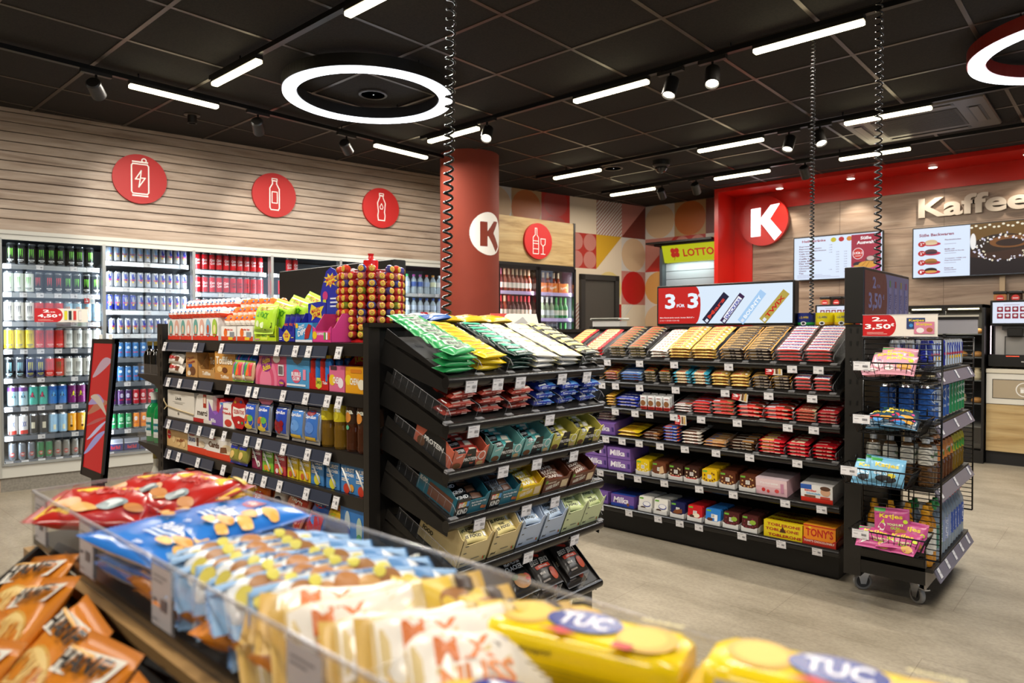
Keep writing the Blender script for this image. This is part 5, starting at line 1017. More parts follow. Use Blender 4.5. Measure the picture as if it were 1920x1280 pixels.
for r_, xs in enumerate(CT):
    for i, x in enumerate(xs):
        TAG.put(FCs[r_] @ TR(x + .03, -.019, -.004) @ RX(-22 + 10 if r_ < 5 else -26), 'white price tag, end rack %s, %s%s' % (SC_[r_], ORL[i], ' from left' if i else ''), 'end rack price tags')
# ================================================================ left gondola with flat shelves
FA = TR(-3.56, 1.40, 0); AW = 1.655
A = thing('shop_gondola', 'black flat shelved gondola of sweets and drinks, left of the end rack', 'shelving', FA)
obj('back_panel', MB().box(.0, AW, .355, .375, .1, 1.262, '0e0c0b:r.5'), A); obj('top_cap', MB().box(-.05, AW, .34, .44, 1.262, 1.278, '1c1815:r.3'), A)
obj('base', MB().box(.0, AW, .06, .44, .0, .14, '14110f:r.5'), A)
g = MB().box(-.082, -.020, -.012, .05, .0, 1.285, '16130f:r.4')
for k in range(26): g.box(-.055, -.040, -.0135, -.0125, .08 + k * .045, .105 + k * .045, '000000')
obj('post', g, A); obj('post', MB().box(AW - .03, AW - .005, .30, .35, 0, 1.262, '16130f:r.4'), A)

ZA = [1.208, 1.035, .830, .683, .465, .22]
SEG = [((-.01, .44), (.63, 1.42)), ((.0, .52), (.68, 1.44)), ((.0, .52), (.70, 1.44)), ((.0, .52), (.70, 1.44)), ((.0, .5), (.8, 1.48)), ((.1, .5), (.8, 1.5))]
for i, z in enumerate(ZA):
    g = MB().box(0, AW - .03, 0, .35, z - .03, z - .001, '1a1715:r.4').box(0, AW - .03, -.004, 0, z - .045, z - .001, '211d1a:r.3')
    s = obj('shelf', g, A)
    for a, b in SEG[i]:
        q = obj('label_strip', MB().prism([(-.006, z - .012), (-.018, z - .056), (-.016, z - .057), (-.004, z - .012)], a, b, '3a3f4e:r.12', 'x').box(a, b, -.019, -.0185, z - .052, z - .05, 'acrylic_edge'), s)
SA = ['top shelf', 'second shelf', 'third shelf', 'fourth shelf', 'fifth shelf', 'lowest shelf']
def PA(i, x, y=.004, z=0, rz=0): return FA @ TR(x + 3.56, y, ZA[i] + z) @ RZ(rz)
AT = [[-3.54, -3.20, -2.94, -2.63, -2.47, -2.34, -2.25, -2.06], [-3.50, -3.37, -3.20, -2.88, -2.70, -2.64, -2.43, -2.27, -2.13, -2.06], [-3.50, -3.29, -3.16, -3.03, -2.92, -2.72, -2.62, -2.43, -2.26, -2.13], [-3.50, -3.39, -3.18, -2.93, -2.73, -2.68, -2.58, -2.46, -2.27, -2.08], [-3.3, -2.36, -2.22, -2.10], [-2.3, -2.1]]
for r_, xs in enumerate(AT):
    for i, x in enumerate(xs): TAGS_.put(PA(r_, x, -.0135, -.014) @ RX(-15) if 0 else PA(r_, x, -.0115, -.014) @ RX(-15), 'white price tag, left gondola %s, %s%s' % (SA[r_], ORL[i], ' from left' if i else ''), 'left gondola price tags')
def put(k, r_, x, lab, y=.004, n=1, dy=.05, z=0, rz=0, grp=None, jr=1):
    for j in range(n): k.put(PA(r_, x, y + dy * j, z, rz + jit(jr)), lab + (', left gondola ' + SA[r_]) + (', %s' % (('front' if n > 1 else '') if not j else ORD[j] + ' row')).rstrip(', '), grp)
# top shelf
ed = [('r', 0, 0, 1, .22, 'd8321f'), ('e', .5, .55, .30, .36, '7ab0b0'), ('e', .5, .6, .2, .2, 'd8a888'), ('p', [(0, .22), (.15, .34), (.3, .22), (.45, .34), (.6, .22), (.75, .34), (.9, .22)], 'f2efec'), ('t', 'kinder', .5, .22, .5, .1, '3a1a14')]
def eggcart(w_, h_, n): 
    it = [('r', 0, 0, 1, .2, 'd8321f')]
    for k in range(n): c_ = (k + .5) / n; it += [('e', c_, .56, .36 / n, .40, ['6aa8a0', 'e6b0a0', '8fb8d0', 'a8c84a'][k % 4]), ('e', c_, .5, .18 / n, .2, ['e8c0a0', 'f2f2f2', 'c8502a', 'f0e0a0'][k % 4]), ('t', 'kinder', c_, .26, .6 / n, .08, 'c82a1a')]
    return K('egg_carton', 'sweets carton', carton(w_, .28, h_, 'efeae6:r.35', it, [('r', 0, 0, 1, 1, 'e2dad4')]))
put(eggcart(.135, .098, 2), 0, -3.48, 'white and red surprise egg carton, leftmost'); put(eggcart(.125, .098, 2), 0, -3.345, 'white and red surprise egg carton, second'); put(eggcart(.27, .10, 4), 0, -3.14, 'wide white and red surprise egg carton')
def egg(c1, c2, nm):
    g = MB(); n = 16; pr_ = [(0, 0), (.012, .002), (.019, .010), (.0215, .02), (.020, .032), (.014, .043), (.006, .049), (0, .050)]
    g.lathe(pr_, c1, n, cols=[c2, c2, c2, c1, c1, c1, c1]); cyldec(g, .0215, [('t', 'kinder', 0, .026, .02, .006, 'c82a1a'), ('c', .008, .032, .004, .004, '3a8ad0')]); return K('surprise_egg', 'sweets', g)
eg1, eg2 = egg('efece8:r.25', 'd8452a:r.25', ''), egg('e8702a:r.22', 'f4efe8:r.25', '')
for layer, (zz, y0, n) in enumerate(((.099, .02, 13), (.142, .09, 12))):
    for q in range(2):
        for i in range(n): eg1.put(PA(0, -3.53 + layer * .03 + i * .0445, y0 + q * .052, zz + (.0 if not q else .0), jit(20)) @ RX(-6), 'white surprise egg over the egg cartons, %s tier, %s, %s' % (['lower', 'upper'][layer], ['front', 'behind'][q], ORL[i]), 'white surprise eggs')
eo = [('r', 0, 0, 1, .3, 'd8451f'), ('e', .3, .55, .12, .3, 'e8702a'), ('t', 'kinder Joy', .55, .75, .5, .16, 'd8321f'), ('r', .6, .2, .3, .4, '8a8f94'), ('r', .5, .05, .3, .2, 'e8c030')]
jc = K('egg_carton', 'sweets carton', carton(.138, .28, .062, 'f0ece6:r.35', eo, [('r', 0, 0, 1, 1, 'eee6dc')])); put(jc, 0, -2.915, 'low white and orange egg carton, left'); put(jc, 0, -2.768, 'low white and orange egg carton, right')
for layer in range(3):
    for q in range(2):
        for i in range(6): eg2.put(PA(0, -2.965 + i * .047 + layer * .004, .03 + layer * .035 + q * .048, .063 + layer * .036, jit(20)) @ RX(-12), 'orange and white egg, %s tier, %s, %s' % (['lowest', 'middle', 'highest'][layer], ['front', 'behind'][q], ORL[i]), 'orange eggs')
gc = K('display_carton', 'sweets carton', tray(.175, .26, .062, .058, 'b9d21e:r.35', [('p', [(.3, .1), (.6, .1), (.66, .95), (.26, .95)], 'd8e84a'), ('t', 'SOUR', .46, .72, .24, .2, 'c8284a'), ('t', 'SNACK', .46, .4, .24, .2, '4a9a2a'), ('r', .7, .3, .24, .08, '3a5a1a'), ('r', .04, .1, .2, .08, 'd88aa0')]))
put(gc, 0, -2.60, 'lime green display carton')
gb = K('sweets_bag', 'sweets', packet(.15, .125, .04, 'b5e03a:r.28', 'c8ec5a', [('t', 'CENTER', .5, .8, .5, .14, 'c82a4a', 0, .1), ('t', 'SHOCK', .5, .58, .56, .2, '3f9a2a', -8), ('c', .3, .3, .1, 'e8f2c8'), ('c', .5, .26, .1, 'e2f0c0'), ('p', [(.6, .1), (.95, .18), (.95, .34), (.6, .26)], '1d2a12')], .010, 'y', 12, 10, .14, 8))
for j in range(5): gb.put(PA(0, -2.60 + .035 * j, .03 + .05 * j, .085 + .012 * j) @ RY(8 * (j > 0) + 3 * j) @ RX(74), 'lime green sour sweets bag, %s in its carton' % (ORD[j] if j else 'front one'), 'lime green bags')
mgc = K('display_carton', 'sweets carton', tray(.118, .26, .11, .05, '2a2a9a:r.35', [('p', [(.35, .1), (.5, .0), (.65, .1), (.75, .5), (.6, .8), (.5, .95), (.4, .8), (.25, .5)], 'e8c83a'), ('t', 'MAGIC', .5, .6, .24, .16, 'c82a5a'), ('t', 'GUM', .5, .4, .2, .16, 'c82a5a'), ('r', .05, .3, .18, .06, 'e6e6f4'), ('r', .05, .16, .18, .06, 'e6e6f4'), ('r', .8, .3, .15, .06, 'e6d860')], [], '14142a:r.6'))
put(mgc, 0, -2.437, 'dark blue open gum carton')
sg = K('gum_sachet', 'sweets', packet(.035, .10, .008, '22228a:r.3', '181860', [('t', 'MAGIC', .5, .6, .8, .1, 'e05a3a')], .008, 'y', 5, 6))
for j in range(7): sg.put(PA(0, -2.475 + .012 * j, .03 + .015 * (j % 3), .056) @ RY(4 + jit(8)) @ RX(84), 'dark blue gum sachet standing in the open gum carton, ' + ORL[j], 'gum sachets')
dip = K('sweets_carton', 'sweets carton', carton(.118, .2, .072, '3f9ad8:r.35', [('r', 0, 0, 1, .12, 'e8e8f0'), ('t', 'CRAZY', .36, .78, .4, .2, 'f6f6fa', 12), ('t', 'DIPS', .4, .50, .5, .3, 'f8f8fc', 12), ('p', [(.55, .15), (.8, .2), (.98, .85), (.8, .95), (.6, .6)], 'a82a2a'), ('c', .1, .85, .13, 'e8c01f')], [('r', 0, 0, 1, 1, '3a8ac8')]))
put(dip, 0, -2.315, 'light blue dip sweets carton'); 
g = MB().prism([(-.06, 0), (.06, 0), (.06, .075), (.02, .08), (-.06, .075)], .0, .003, '2a2f9a:r.35', 'y'); g.dec(((-.06, -.0001, 0), (1, 0, 0), (0, 0, 1)), sc([('p', [(.1, .5), (.25, .35), (.2, .1), (.45, .3), (.8, .2), (.75, .5), (.9, .8), (.5, .72), (.2, .9)], 'e8cf3a'), ('t', 'MAGIC', .45, .6, .5, .2, 'c82a3a', 12), ('t', 'GUM', .5, .38, .4, .2, 'c82a3a', 12)], .12, .08))
obj('header_card', g, mat=PA(0, -2.315, .06, .072), label='blue header card with red gum lettering above the dip carton', cat='sign')
g = MB().prism([(-.065, 0), (.065, 0), (.068, .06), (.062, .13), (.03, .175), (.0, .185), (-.03, .17), (-.055, .12), (-.07, .08)], 0, .003, '2c2f9e:r.35', 'y')
g.dec(((0, -.0001, 0), (1, 0, 0), (0, 0, 1)), [('p', [(.0 + (.05 if k % 2 else .028) * cos(k * pi / 9 + .2), .135 + (.030 if k % 2 else .016) * sin(k * pi / 9 + .2)) for k in range(18)], 'e8c83a'), ('t', 'MAGIC', .0, .142, .06, .014, 'c8244a', 14), ('t', 'GUM', .006, .124, .045, .013, 'c8244a', 14), ('c', -.035, .075, .018, .018, 'c8387a'), ('r', .0, .06, .05, .006, 'e6e6f4'), ('r', .0, .045, .05, .006, 'e6e6f4'), ('r', .0, .03, .05, .006, 'e6e6f4'), ('p', [(-.05, .01), (-.03, .01), (-.028, .06), (-.05, .06)], 'c8c83a')], .0004)
obj('header_card', g, mat=PA(0, -2.345, .14, .105), label='tall rounded blue header card with yellow burst rising behind the gum cartons', cat='sign')
pk = K('display_carton', 'sweets carton', tray(.120, .11, .105, .052, 'd8408a:r.35', [('c', .12, .5, .28, 'e8c01f'), ('t', 'SURPRISE', .45, .6, .4, .18, 'f6e8f0'), ('r', .62, .2, .08, .5, '5ab04a'), ('r', .74, .2, .08, .5, 'f2f2f2'), ('r', .86, .2, .08, .5, 'e85a3a')], [], '4a4a48:r.6'))
put(pk, 0, -2.195, 'magenta lollipop carton with cut out')
# lollipops
LPC = [('c0392a:r.15', 'a8221f'), ('b8302a:r.15', '8a1f2a'), ('7a8a2a:r.15', '3a7a2a'), ('c8402a:r.15', 'b8262a'), ('b86a6a:r.15', 'a82a4a'), ('4a4a8a:r.15', '2a3a8a')]
LP = []
for i, (c1, c2) in enumerate(LPC):
    n = 14; g = MB(); pr_ = [(0, -.0165), (.006, -.0155), (.0125, -.011), (.0165, -.003), (.0165, .003), (.0125, .011), (.006, .0155), (0, .0165)]
    g.T = RX(90); g.lathe(pr_, c1, n, cols=[c2, c2, c1, c1, c1, c1, c1]); g.T = Matrix(); 
    g.dec(((0, -.0168, 0), (1, 0, 0), (0, 0, 1)), [('c', 0, 0, .0105, .0105, 'e0b83a:r.2'), ('c', 0, 0, .0075, .0075, 'e8cf5a:r.2'), ('l', [(-.004, .002), (0, .005), (.004, .002), (0, -.004)], .0022, 'c8381f', True)], .0005)
    g.v = [(v[0], v[1] + (max(0, (v[0] ** 2 + v[2] ** 2)) * 26 if v[1] < -.0168 else 0), v[2]) for v in g.v]
    LP.append(K('lollipop', 'lollipop', g, [('stick', MB().rod((0, .015, 0), (0, .06, 0), .0018, 'efece6', 5), None)]))
LX_, LY_ = -2.165, 1.60
t = thing('lollipop_stand', 'red lollipop tower with bottle shaped top on the left gondola', 'stand', TR(LX_, LY_, ZA[0]))
RDG = 'd01c20:r.25'
obj('base', MB().lathe([(.115, 0), (.115, .008), (.05, .03), (.03, .04)], RDG, 32), t); obj('pole', MB().lathe([(.028, .03), (.022, .08), (.02, .27), (.026, .285)], RDG, 20), t)
obj('bottle_top', MB().lathe([(.026, .275), (.028, .29), (.028, .308), (.012, .314), (.009, .325), (.012, .334), (.0, .336)], RDG, 20), t)
for r_ in range(10):
    z = .028 + .0268 * r_; obj('ring_disc', MB().lathe([(.02, z - .002), (.06, z - .001), (.062, z), (.06, z + .001), (.02, z + .002)], RDG, 28), t)
    for k in range(20):
        a = 2 * pi * k / 20 + (.02 * (r_ % 2)); sx = cos(a); 
        x, y = LX_ + .112 * sin(a), LY_ - .112 * cos(a)
        if r_ == 9 and k % 3 == 1: continue
        zz_ = 42 + (k * 22.5) % 360
        LP[(k * 7 + r_ * 5 + k * r_) % 6].put(TR(x, y, ZA[0] + z) @ RZ(math.degrees(a)), 'red and yellow wrapped lollipop on the red tower, %s ring from below, %s of its ring' % (ORD[r_] if r_ else 'lowest', ['front', 'second', 'third', 'fourth', 'fifth', 'sixth', 'seventh', 'eighth', 'ninth', 'tenth', 'eleventh', 'twelfth', 'thirteenth', 'fourteenth', 'fifteenth', 'last'][k % 16]) if 0 else 'wrapped lollipop on the red tower, %s ring from below, %s counting rightwards' % (ORD[r_] if r_ else 'lowest', ['front one', 'two', 'three', 'four', 'five', 'six', 'seven', 'eight', 'nine', 'ten', 'eleven', 'twelve', 'thirteen', 'fourteen', 'fifteen', 'sixteen', 'seventeen', 'eighteen', 'nineteen', 'twenty'][k]), 'lollipops on the red tower')
# second shelf
nip = K('wafer_pack', 'sweets', packet(.18, .055, .042, 'ece4da:r.3', 'e2d8cc', [('t', 'nippon', .42, .5, .5, .5, 'a81c24'), ('c', .2, .75, .3, 'e8b03a'), ('r', .62, .2, .2, .4, '6a3a24'), ('t', 'nippon', .42, .5, .48, .44, 'c41f28')], .018, 'x', 12, 6, .1, 3))
for j in range(2): nip.put(PA(1, -3.455, .03, .03 + .046 * j) @ RZ(-3) @ RX(72), 'white wafer pack with red lettering, %s of two at the left end' % ['lower', 'upper'][j], 'wafer packs')
pc = lambda w_, h_, c, fr, d=.2, top=None, name='sweets_carton': K(name, 'sweets carton', carton(w_, d, h_, c, fr, [('r', 0, 0, 1, 1, top or c)]))
put(pc(.125, .115, 'c08d50:r.4', [('t', 'Choco', .4, .76, .6, .12, '8d2a1f', 10), ('t', 'Crossies', .45, .6, .7, .12, '8d2a1f', 10), ('r', .25, .38, .3, .14, '2a5aa8'), ('e', .6, .25, .25, .18, '6a3f22'), ('e', .3, .15, .15, .1, 'e8d8c0')]), 1, -3.285, 'tan chocolate carton with brown pieces')
put(K('display_carton', 'sweets carton', tray(.16, .22, .115, .05, 'b98a50:r.4', [('t', 'Toffifee', .5, .45, .5, .35, 'f0e6d6')], [], 'a87c46:r.6')), 1, -3.13, 'open tan caramel sweets tray')
tf = K('sweets_carton', 'sweets carton', carton(.155, .025, .11, 'c98d3c:r.35', [('t', 'Toffifee', .5, .65, .86, .32, '6a3a1a'), ('t', 'Toffifee', .5, .66, .84, .30, 'f6ecd8'), ('e', .3, .25, .13, .12, 'e8c080'), ('e', .58, .22, .13, .12, '6a3a1a'), ('e', .3, .25, .07, .07, '5a2f18')]))
for j in range(4): tf.put(PA(1, -3.13 + .005 * j, .05 + .03 * j, .004), 'caramel sweets box standing inside the tan tray, ' + (ORD[j] if j else 'front one'), 'caramel boxes')
put(pc(.185, .125, 'c98f42:r.35', [('t', 'Toffifee', .46, .68, .84, .3, '6a3a1a'), ('t', 'Toffifee', .46, .69, .82, .28, 'f6ecd8'), ('e', .25, .38, .13, .1, 'e8c080'), ('e', .5, .35, .13, .1, '6a3a1a'), ('r', 0, 0, 1, .24, 'b98040'), ('t', 'Toffifee', .5, .12, .4, .12, 'f0e2cc')]), 1, -2.95, 'large tan caramel sweets carton')
bub = K('bubble_pack', 'sweets', packet(.085, .12, .03, '3f6ad0:r.25', '7a9ae0', [('t', 'FUNNY', .5, .45, .8, .18, 'f4f4fa', 12), ('r', .1, .6, .15, .35, '2a8ad8'), ('r', .35, .6, .15, .35, 'c85ab0'), ('r', .6, .6, .15, .35, '2a8ad8'), ('c', .2, .2, .14, 'e8c02a')], .008, 'y', 10, 8, .08, 3)); fru = K('bubble_pack', 'sweets', packet(.085, .09, .03, 'd8b08a:r.25', '8ab04a', [('r', .08, .3, .18, .6, '8a4ab0'), ('r', .3, .3, .18, .6, '3a9a5a'), ('r', .52, .3, .18, .6, 'e86a2a'), ('r', .74, .3, .18, .6, 'd83a4a'), ('c', .3, .2, .14, 'f2f2f2')], .008, 'y', 10, 8, .08, 3))
for i in range(2):
    for j in range(3): bub.put(PA(1, -2.825 + .085 * i, .03 + .05 * j, .06) @ RX(82), 'blue bubble sweets pack, second shelf, %s, %s' % (['left', 'right'][i], ORD[j] if j else 'front'), 'blue bubble packs')
fru.put(PA(1, -2.72, .012, .046) @ RX(84), 'small multicoloured fruit sweets pack in front of blue packs', None); fru.put(PA(1, -2.80, .008, .046) @ RX(84), 'small multicoloured fruit sweets pack, left one', None)
put(pc(.215, .135, 'd85a80:r.35', [('g',)][:0] + [('e', .25, .1, .42, .75, 'e07a98'), ('e', .25, .1, .32, .55, 'cf5075'), ('e', .25, .1, .22, .38, 'e07a98'), ('e', .28, .64, .20, .26, '8a2a80'), ('t', 'Hubba', .28, .72, .28, .17, 'e8c83a', 14), ('t', 'Bubba', .30, .52, .28, .17, 'e8c83a', 14), ('e', .66, .78, .13, .12, 'f2e8e0'), ('r', .72, .3, .2, .32, 'e8e0e4')] + bcode(.73, .34, .18, .24, 10, '4a3a40') + [('e', .86, .1, .1, .1, '8a2a80'), ('t', 'Hubba', .86, .1, .14, .07, 'e8c83a')]), 1, -2.545, 'pink bubble gum carton with swirl')
put(pc(.165, .155, '4f9ad0:r.35', [('p', [(.2, 1), (.25, .75), (.35, .62), (.5, .56), (.65, .62), (.75, .75), (.8, 1)], '6d6a6a'), ('e', .45, .28, .2, .17, 'd85a7a'), ('t', 'BUBBLE', .45, .33, .4, .1, 'f6f2fa'), ('t', 'GUM', .45, .22, .28, .1, 'f6f2fa'), ('r', .74, .2, .12, .25, 'e88aa8'), ('r', .05, .04, .8, .05, 'dfeaf6')]), 1, -2.36, 'sky blue bubble gum carton')
jt = K('sweets_tube', 'sweets', MB().lathe([(.013, 0), (.015, .004), (.015, .075), (.010, .085)], 'c8281f:r.15', 16), [('cap', MB().lathe([(.011, .085), (.011, .10), (.005, .106), (.005, .118), (.0, .12)], 'd8b81f:r.3', 14), None)]); jt2 = K('sweets_tube', 'sweets', MB().lathe([(.013, 0), (.015, .004), (.015, .075), (.010, .085)], '2a7ac8:r.15', 16), [('cap', MB().lathe([(.011, .085), (.011, .10), (.005, .106), (.005, .118), (.0, .12)], 'd8b81f:r.3', 14), None)])
put(K('display_carton', 'sweets carton', tray(.125, .24, .075, .055, 'c4201f:r.35', [('p', [(.35, .2), (.5, .05), (.65, .2), (.65, .8), (.35, .8)], 'c8c83a'), ('t', 'Juicy', .5, .5, .24, .3, '2a5a1a'), ('t', 'Tube', .82, .5, .24, .2, 'f6e8e8')], [], '7a1814:r.5')), 1, -2.215, 'red juice tube carton')
for i in range(4):
    for j in range(3): (jt2 if i % 2 else jt).put(PA(1, -2.263 + .032 * i, .018 + .04 * j, .03), '%s sweets tube with yellow cap in the red carton, %s, %s' % (['red', 'blue'][i % 2], ORL[i], ORD[j] if j else 'front'), 'sweets tubes')
g = MB().prism([(-.09, 0), (.09, 0), (.07, .11)], 0, .003, 'c4201f:r.35', 'y'); g.dec(((0, -.0002, 0), (1, 0, 0), (0, 0, 1)), [('t', 'JUICY', .02, .04, .07, .024, 'c8d83a', 6), ('p', [(.04, .07), (.05, .085), (.045, .07), (.055, .06)], '1a1a1a')])
obj('header_card', g, mat=PA(1, -2.10, .09, .07), label='red triangular header card with green lettering on the second shelf', cat='sign')
put(pc(.095, .09, 'd86a90:r.35', [('c', .2, .45, .22, 'e8c02a'), ('t', 'CHEW', .5, .45, .5, .26, 'f8f2f6'), ('e', .75, .35, .18, .2, 'f0e4ec'), ('r', .1, .85, .4, .15, '4a3038')]), 1, -2.10, 'pink chew sweets carton'); put(pc(.125, .09, 'e6a11f:r.35', [('c', .13, .5, .2, 'f0d02a'), ('t', 'CHEW', .42, .45, .4, .26, 'f8f6ee'), ('e', .75, .35, .16, .2, 'f4ecd8'), ('r', .25, .78, .5, .14, 'd8801f')]), 1, -1.985, 'orange chew sweets carton')
# third shelf
g = carton(.30, .09, .13, 'dcd6cc:r.4', [('t', 'Lindt', .42, .72, .22, .12, '2a2a28', 0, .2), ('r', .2, .58, .46, .008, '5a5650'), ('r', .28, .52, .3, .03, 'a8a49c'), ('e', .42, .16, .03, .05, '6a665e')], [('r', 0, 0, 1, 1, 'd2ccc2')])
kx = K('gift_box', 'chocolate', g, [('ribbon', MB().tube([(-.15, -.004, .05), (-.05, -.004, .042), (.15, -.004, .03)], .0028, 'c9b48a').tube([(-.15, -.003, .05), (-.165, -.012, .075), (-.175, -.01, .095), (-.168, -.01, .075), (-.155, -.005, .05)], .0028, 'c9b48a').tube([(-.15, -.003, .05), (-.175, -.01, .03), (-.185, -.008, .01)], .0028, 'c9b48a'), 'beige string bow')]); put(kx, 2, -3.41, 'white gift box tied with beige string')
put(K('gift_box', 'chocolate', MB().prism([(-.09, 0), (.09, 0), (.10, .13), (-.03, .13), (-.06, .12)], 0, .05, 'e6e0d8:r.35', 'y').dec(((-.09, 0, 0), (1, 0, 0), (0, 0, 1)), [('t', 'merci', .085, .045, .10, .026, '3a2a20'), ('r', .095, .07, .032, .06, 'a8301f'), ('r', .100, .09, .022, .03, 'e0c8b0'), ('r', -.005, 0, .11, .018, 'b01c1f'), ('r', .10, 0, .08, .016, 'd8d0c8')])), 2, -3.17, 'white chocolate gift box with red foot')
put(K('gift_box', 'chocolate', MB().prism([(-.075, 0), (.075, 0), (.075, .11), (.03, .055), (.0, .045), (-.03, .06), (-.075, .115)], 0, .12, '7a52a8:r.35', 'y').prism([(-.06, .05), (0, .0), (.06, .05), (.065, .09), (.04, .118), (.01, .115), (-.005, .10), (-.02, .118), (-.05, .118), (-.066, .09)], .02, .10, 'c01c24:r.3', 'y').dec(((0, .0, 0), (1, 0, 0), (0, 0, 1)), [('t', 'Milka', -.02, .02, .05, .018, 'f4eef8')]).dec(((0, .019, 0), (1, 0, 0), (0, 0, 1)), [('t', 'VON', .02, .09, .022, .008, 'f4d8d8')])), 2, -3.045, 'purple carton holding a red heart box')
put(pc(.13, .105, 'eee9e4:r.35', [('t', 'kinder', .4, .78, .4, .1, 'c8281f'), ('t', 'Friends', .5, .6, .6, .12, 'c8281f'), ('e', .6, .2, .25, .15, 'c83a2a'), ('r', .05, .92, .2, .08, '3a8ad0')]), 2, -2.935, 'small white and red chocolate carton')
g = MB(); P_ = [(.07 * sin(a) * (1.05), .072 - .072 * cos(a)) for a in [pi * (2 * k + 1) / 8 for k in range(8)]]
g.prism([(x, max(0, z)) for x, z in P_], 0, .10, 'b8181c:r.3', 'y'); g.dec(((0, 0, .072), (1, 0, 0), (0, 0, 1)), [('p', [(-.05, -.02), (-.055, 0), (-.05, .025), (0, .018), (.05, .025), (.055, 0), (.05, -.02), (0, -.012)], 'f0eae2'), ('t', 'CELEBRATIONS', 0, .004, .092, .018, 'b8181c')] + [('e', x, z, .010, .006, c_) for x, z, c_ in ((-.03, .045, 'd8a82a'), (.02, .048, '2a5ab0'), (0, -.04, 'e8e0d0'), (.03, -.04, '3a8a3a'), (-.03, -.045, '5a2a1a'))] if 0 else [('p', [(-.05, -.02), (-.055, 0), (-.05, .025), (0, .018), (.05, .025), (.055, 0), (.05, -.02), (0, -.012)], 'f0eae2'), ('t', 'CELEBRATIONS', 0, .004, .092, .018, 'b8181c'), ('c', -.03, .045, .010, .006, 'd8a82a'), ('c', .02, .048, .010, .006, '2a5ab0'), ('c', 0, -.04, .01, .006, 'e8e0d0'), ('c', .03, -.04, .01, .006, '3a8a3a')])
put(K('gift_box', 'chocolate', g), 2, -2.825, 'red octagonal chocolate box with white banner')
def pouch(blue, pic, txt='Capri-Sun'):
    return K('drink_pouch', 'drink', packet(.095, .134, .042, 'b9bcc4:r.18:m.6', 'c8cad0:r.2:m.6', [('r', .06, .08, .88, .82, blue), ('t', txt, .5, .74, .72, .12, 'f6f6fa', 0, .15)] + pic, .010, 'y', 12, 12, .06, 4))
F1 = [('e', .5, .34, .4, .2, 'e8a82a'), ('e', .7, .44, .18, .1, '6ab04a'), ('e', .32, .42, .16, .1, 'c8502a'), ('e', .5, .18, .34, .08, 'e8d03a')]; F2 = [('e', x, y, .13, .09, '8d1420') for x, y in ((.3, .3), (.5, .22), (.7, .3), (.5, .4), (.3, .45), (.72, .44))]
FF = lambda c: [('e', .35, .52, .09, .055, 'f6f6fa'), ('e', .65, .52, .09, .055, 'f6f6fa'), ('e', .36, .52, .04, .03, '1a2a5a'), ('e', .64, .52, .04, .03, '1a2a5a'), ('r', .12, .1, .76, .1, 'e8c02a')] if 0 else [('e', .5, .45, .3, .16, c), ('r', .12, .1, .76, .1, 'e8c02a')]
po = [(pouch('2f56b8:r.2', F1), -2.71, 'silver blue juice pouch with fruit, leftmost'), (pouch('2f56b8:r.2', F1), -2.60, 'silver blue juice pouch with fruit, second'), (pouch('2a48b0:r.2', F2), -2.465, 'dark blue cherry juice pouch'), (pouch('4f8ad8:r.2', FF('6aa2e8')), -2.35, 'light blue juice pouch, yellow foot'), (pouch('3f74c8:r.2', [('e', .5, .86, .3, .08, '8d1420')] + FF('5a8ad8')), -2.25, 'mid blue juice pouch, red top')]
for k, x, d in po: 
    for j in range(2): k.put(PA(2, x, .028 + .055 * j, .067) @ RX(84), d + (', behind' if j else ''), 'juice pouches')
def tea(c, cap, fr, lab):
    pr_ = [(.028, 0), (.031, .008), (.030, .03), (.031, .07), (.029, .085), (.031, .10), (.031, .155), (.024, .178), (.013, .195)]
    g = MB().lathe(pr_, c, 22); q = MB().lathe([(.0316, .098), (.0316, .156), (.0250, .176)], fr[0], 22); cyldec(q, .0318, [('t', fr[2], 0, .14, .045, .016, fr[1])] + fr[3:])
    return K('iced_tea_bottle', 'bottle', g, [('cap', MB().lathe([(.015, .192), (.015, .212), (0, .213)], cap, 16), None), ('label', q, None)])
ti = [(tea('7a5a18:r.1:a.8', '3a9a3a', ['d8c41f:r.3', 'f2f6e8', 'fuze tea', ('c', 0, .118, .015, .014, 'e8d83a'), ('c', .018, .165, .012, .008, '2a9a4a')], ''), -2.19, 'iced tea bottle with yellow green label, left'), (tea('7a5a18:r.1:a.8', '3a9a3a', ['d8c41f:r.3', 'f2f6e8', 'fuze tea', ('c', 0, .118, .015, .014, 'e8d83a')], ''), -2.11, 'iced tea bottle with yellow green label, right'),
      (tea('4a2410:r.1:a.85', 'c89a5a', ['3a2414:r.25', 'e8e8d8', 'tea', ('c', 0, .120, .015, .018, 'e0903a'), ('c', .0, .085, .008, .008, '5ab08a')], ''), -2.035, 'dark iced tea bottle with orange fruit, left'), (tea('4a2410:r.1:a.85', 'c89a5a', ['3a2414:r.25', 'e8e8d8', 'tea', ('c', 0, .120, .015, .018, 'e0903a')], ''), -1.97, 'dark iced tea bottle with orange fruit, right'), (tea('4a2410:r.1:a.85', 'c89a5a', ['3a2a20:r.25', 'e8e8e8', 'zero', ('r', -.02, .08, .03, .04, 'b8b0a8')], ''), -1.915, 'dark iced tea bottle beside the black post')]
for k, x, d in ti:
    for j in range(2): k.put(PA(2, x, .035 + .066 * j), d + (', behind' if j else ''), 'iced tea bottles')
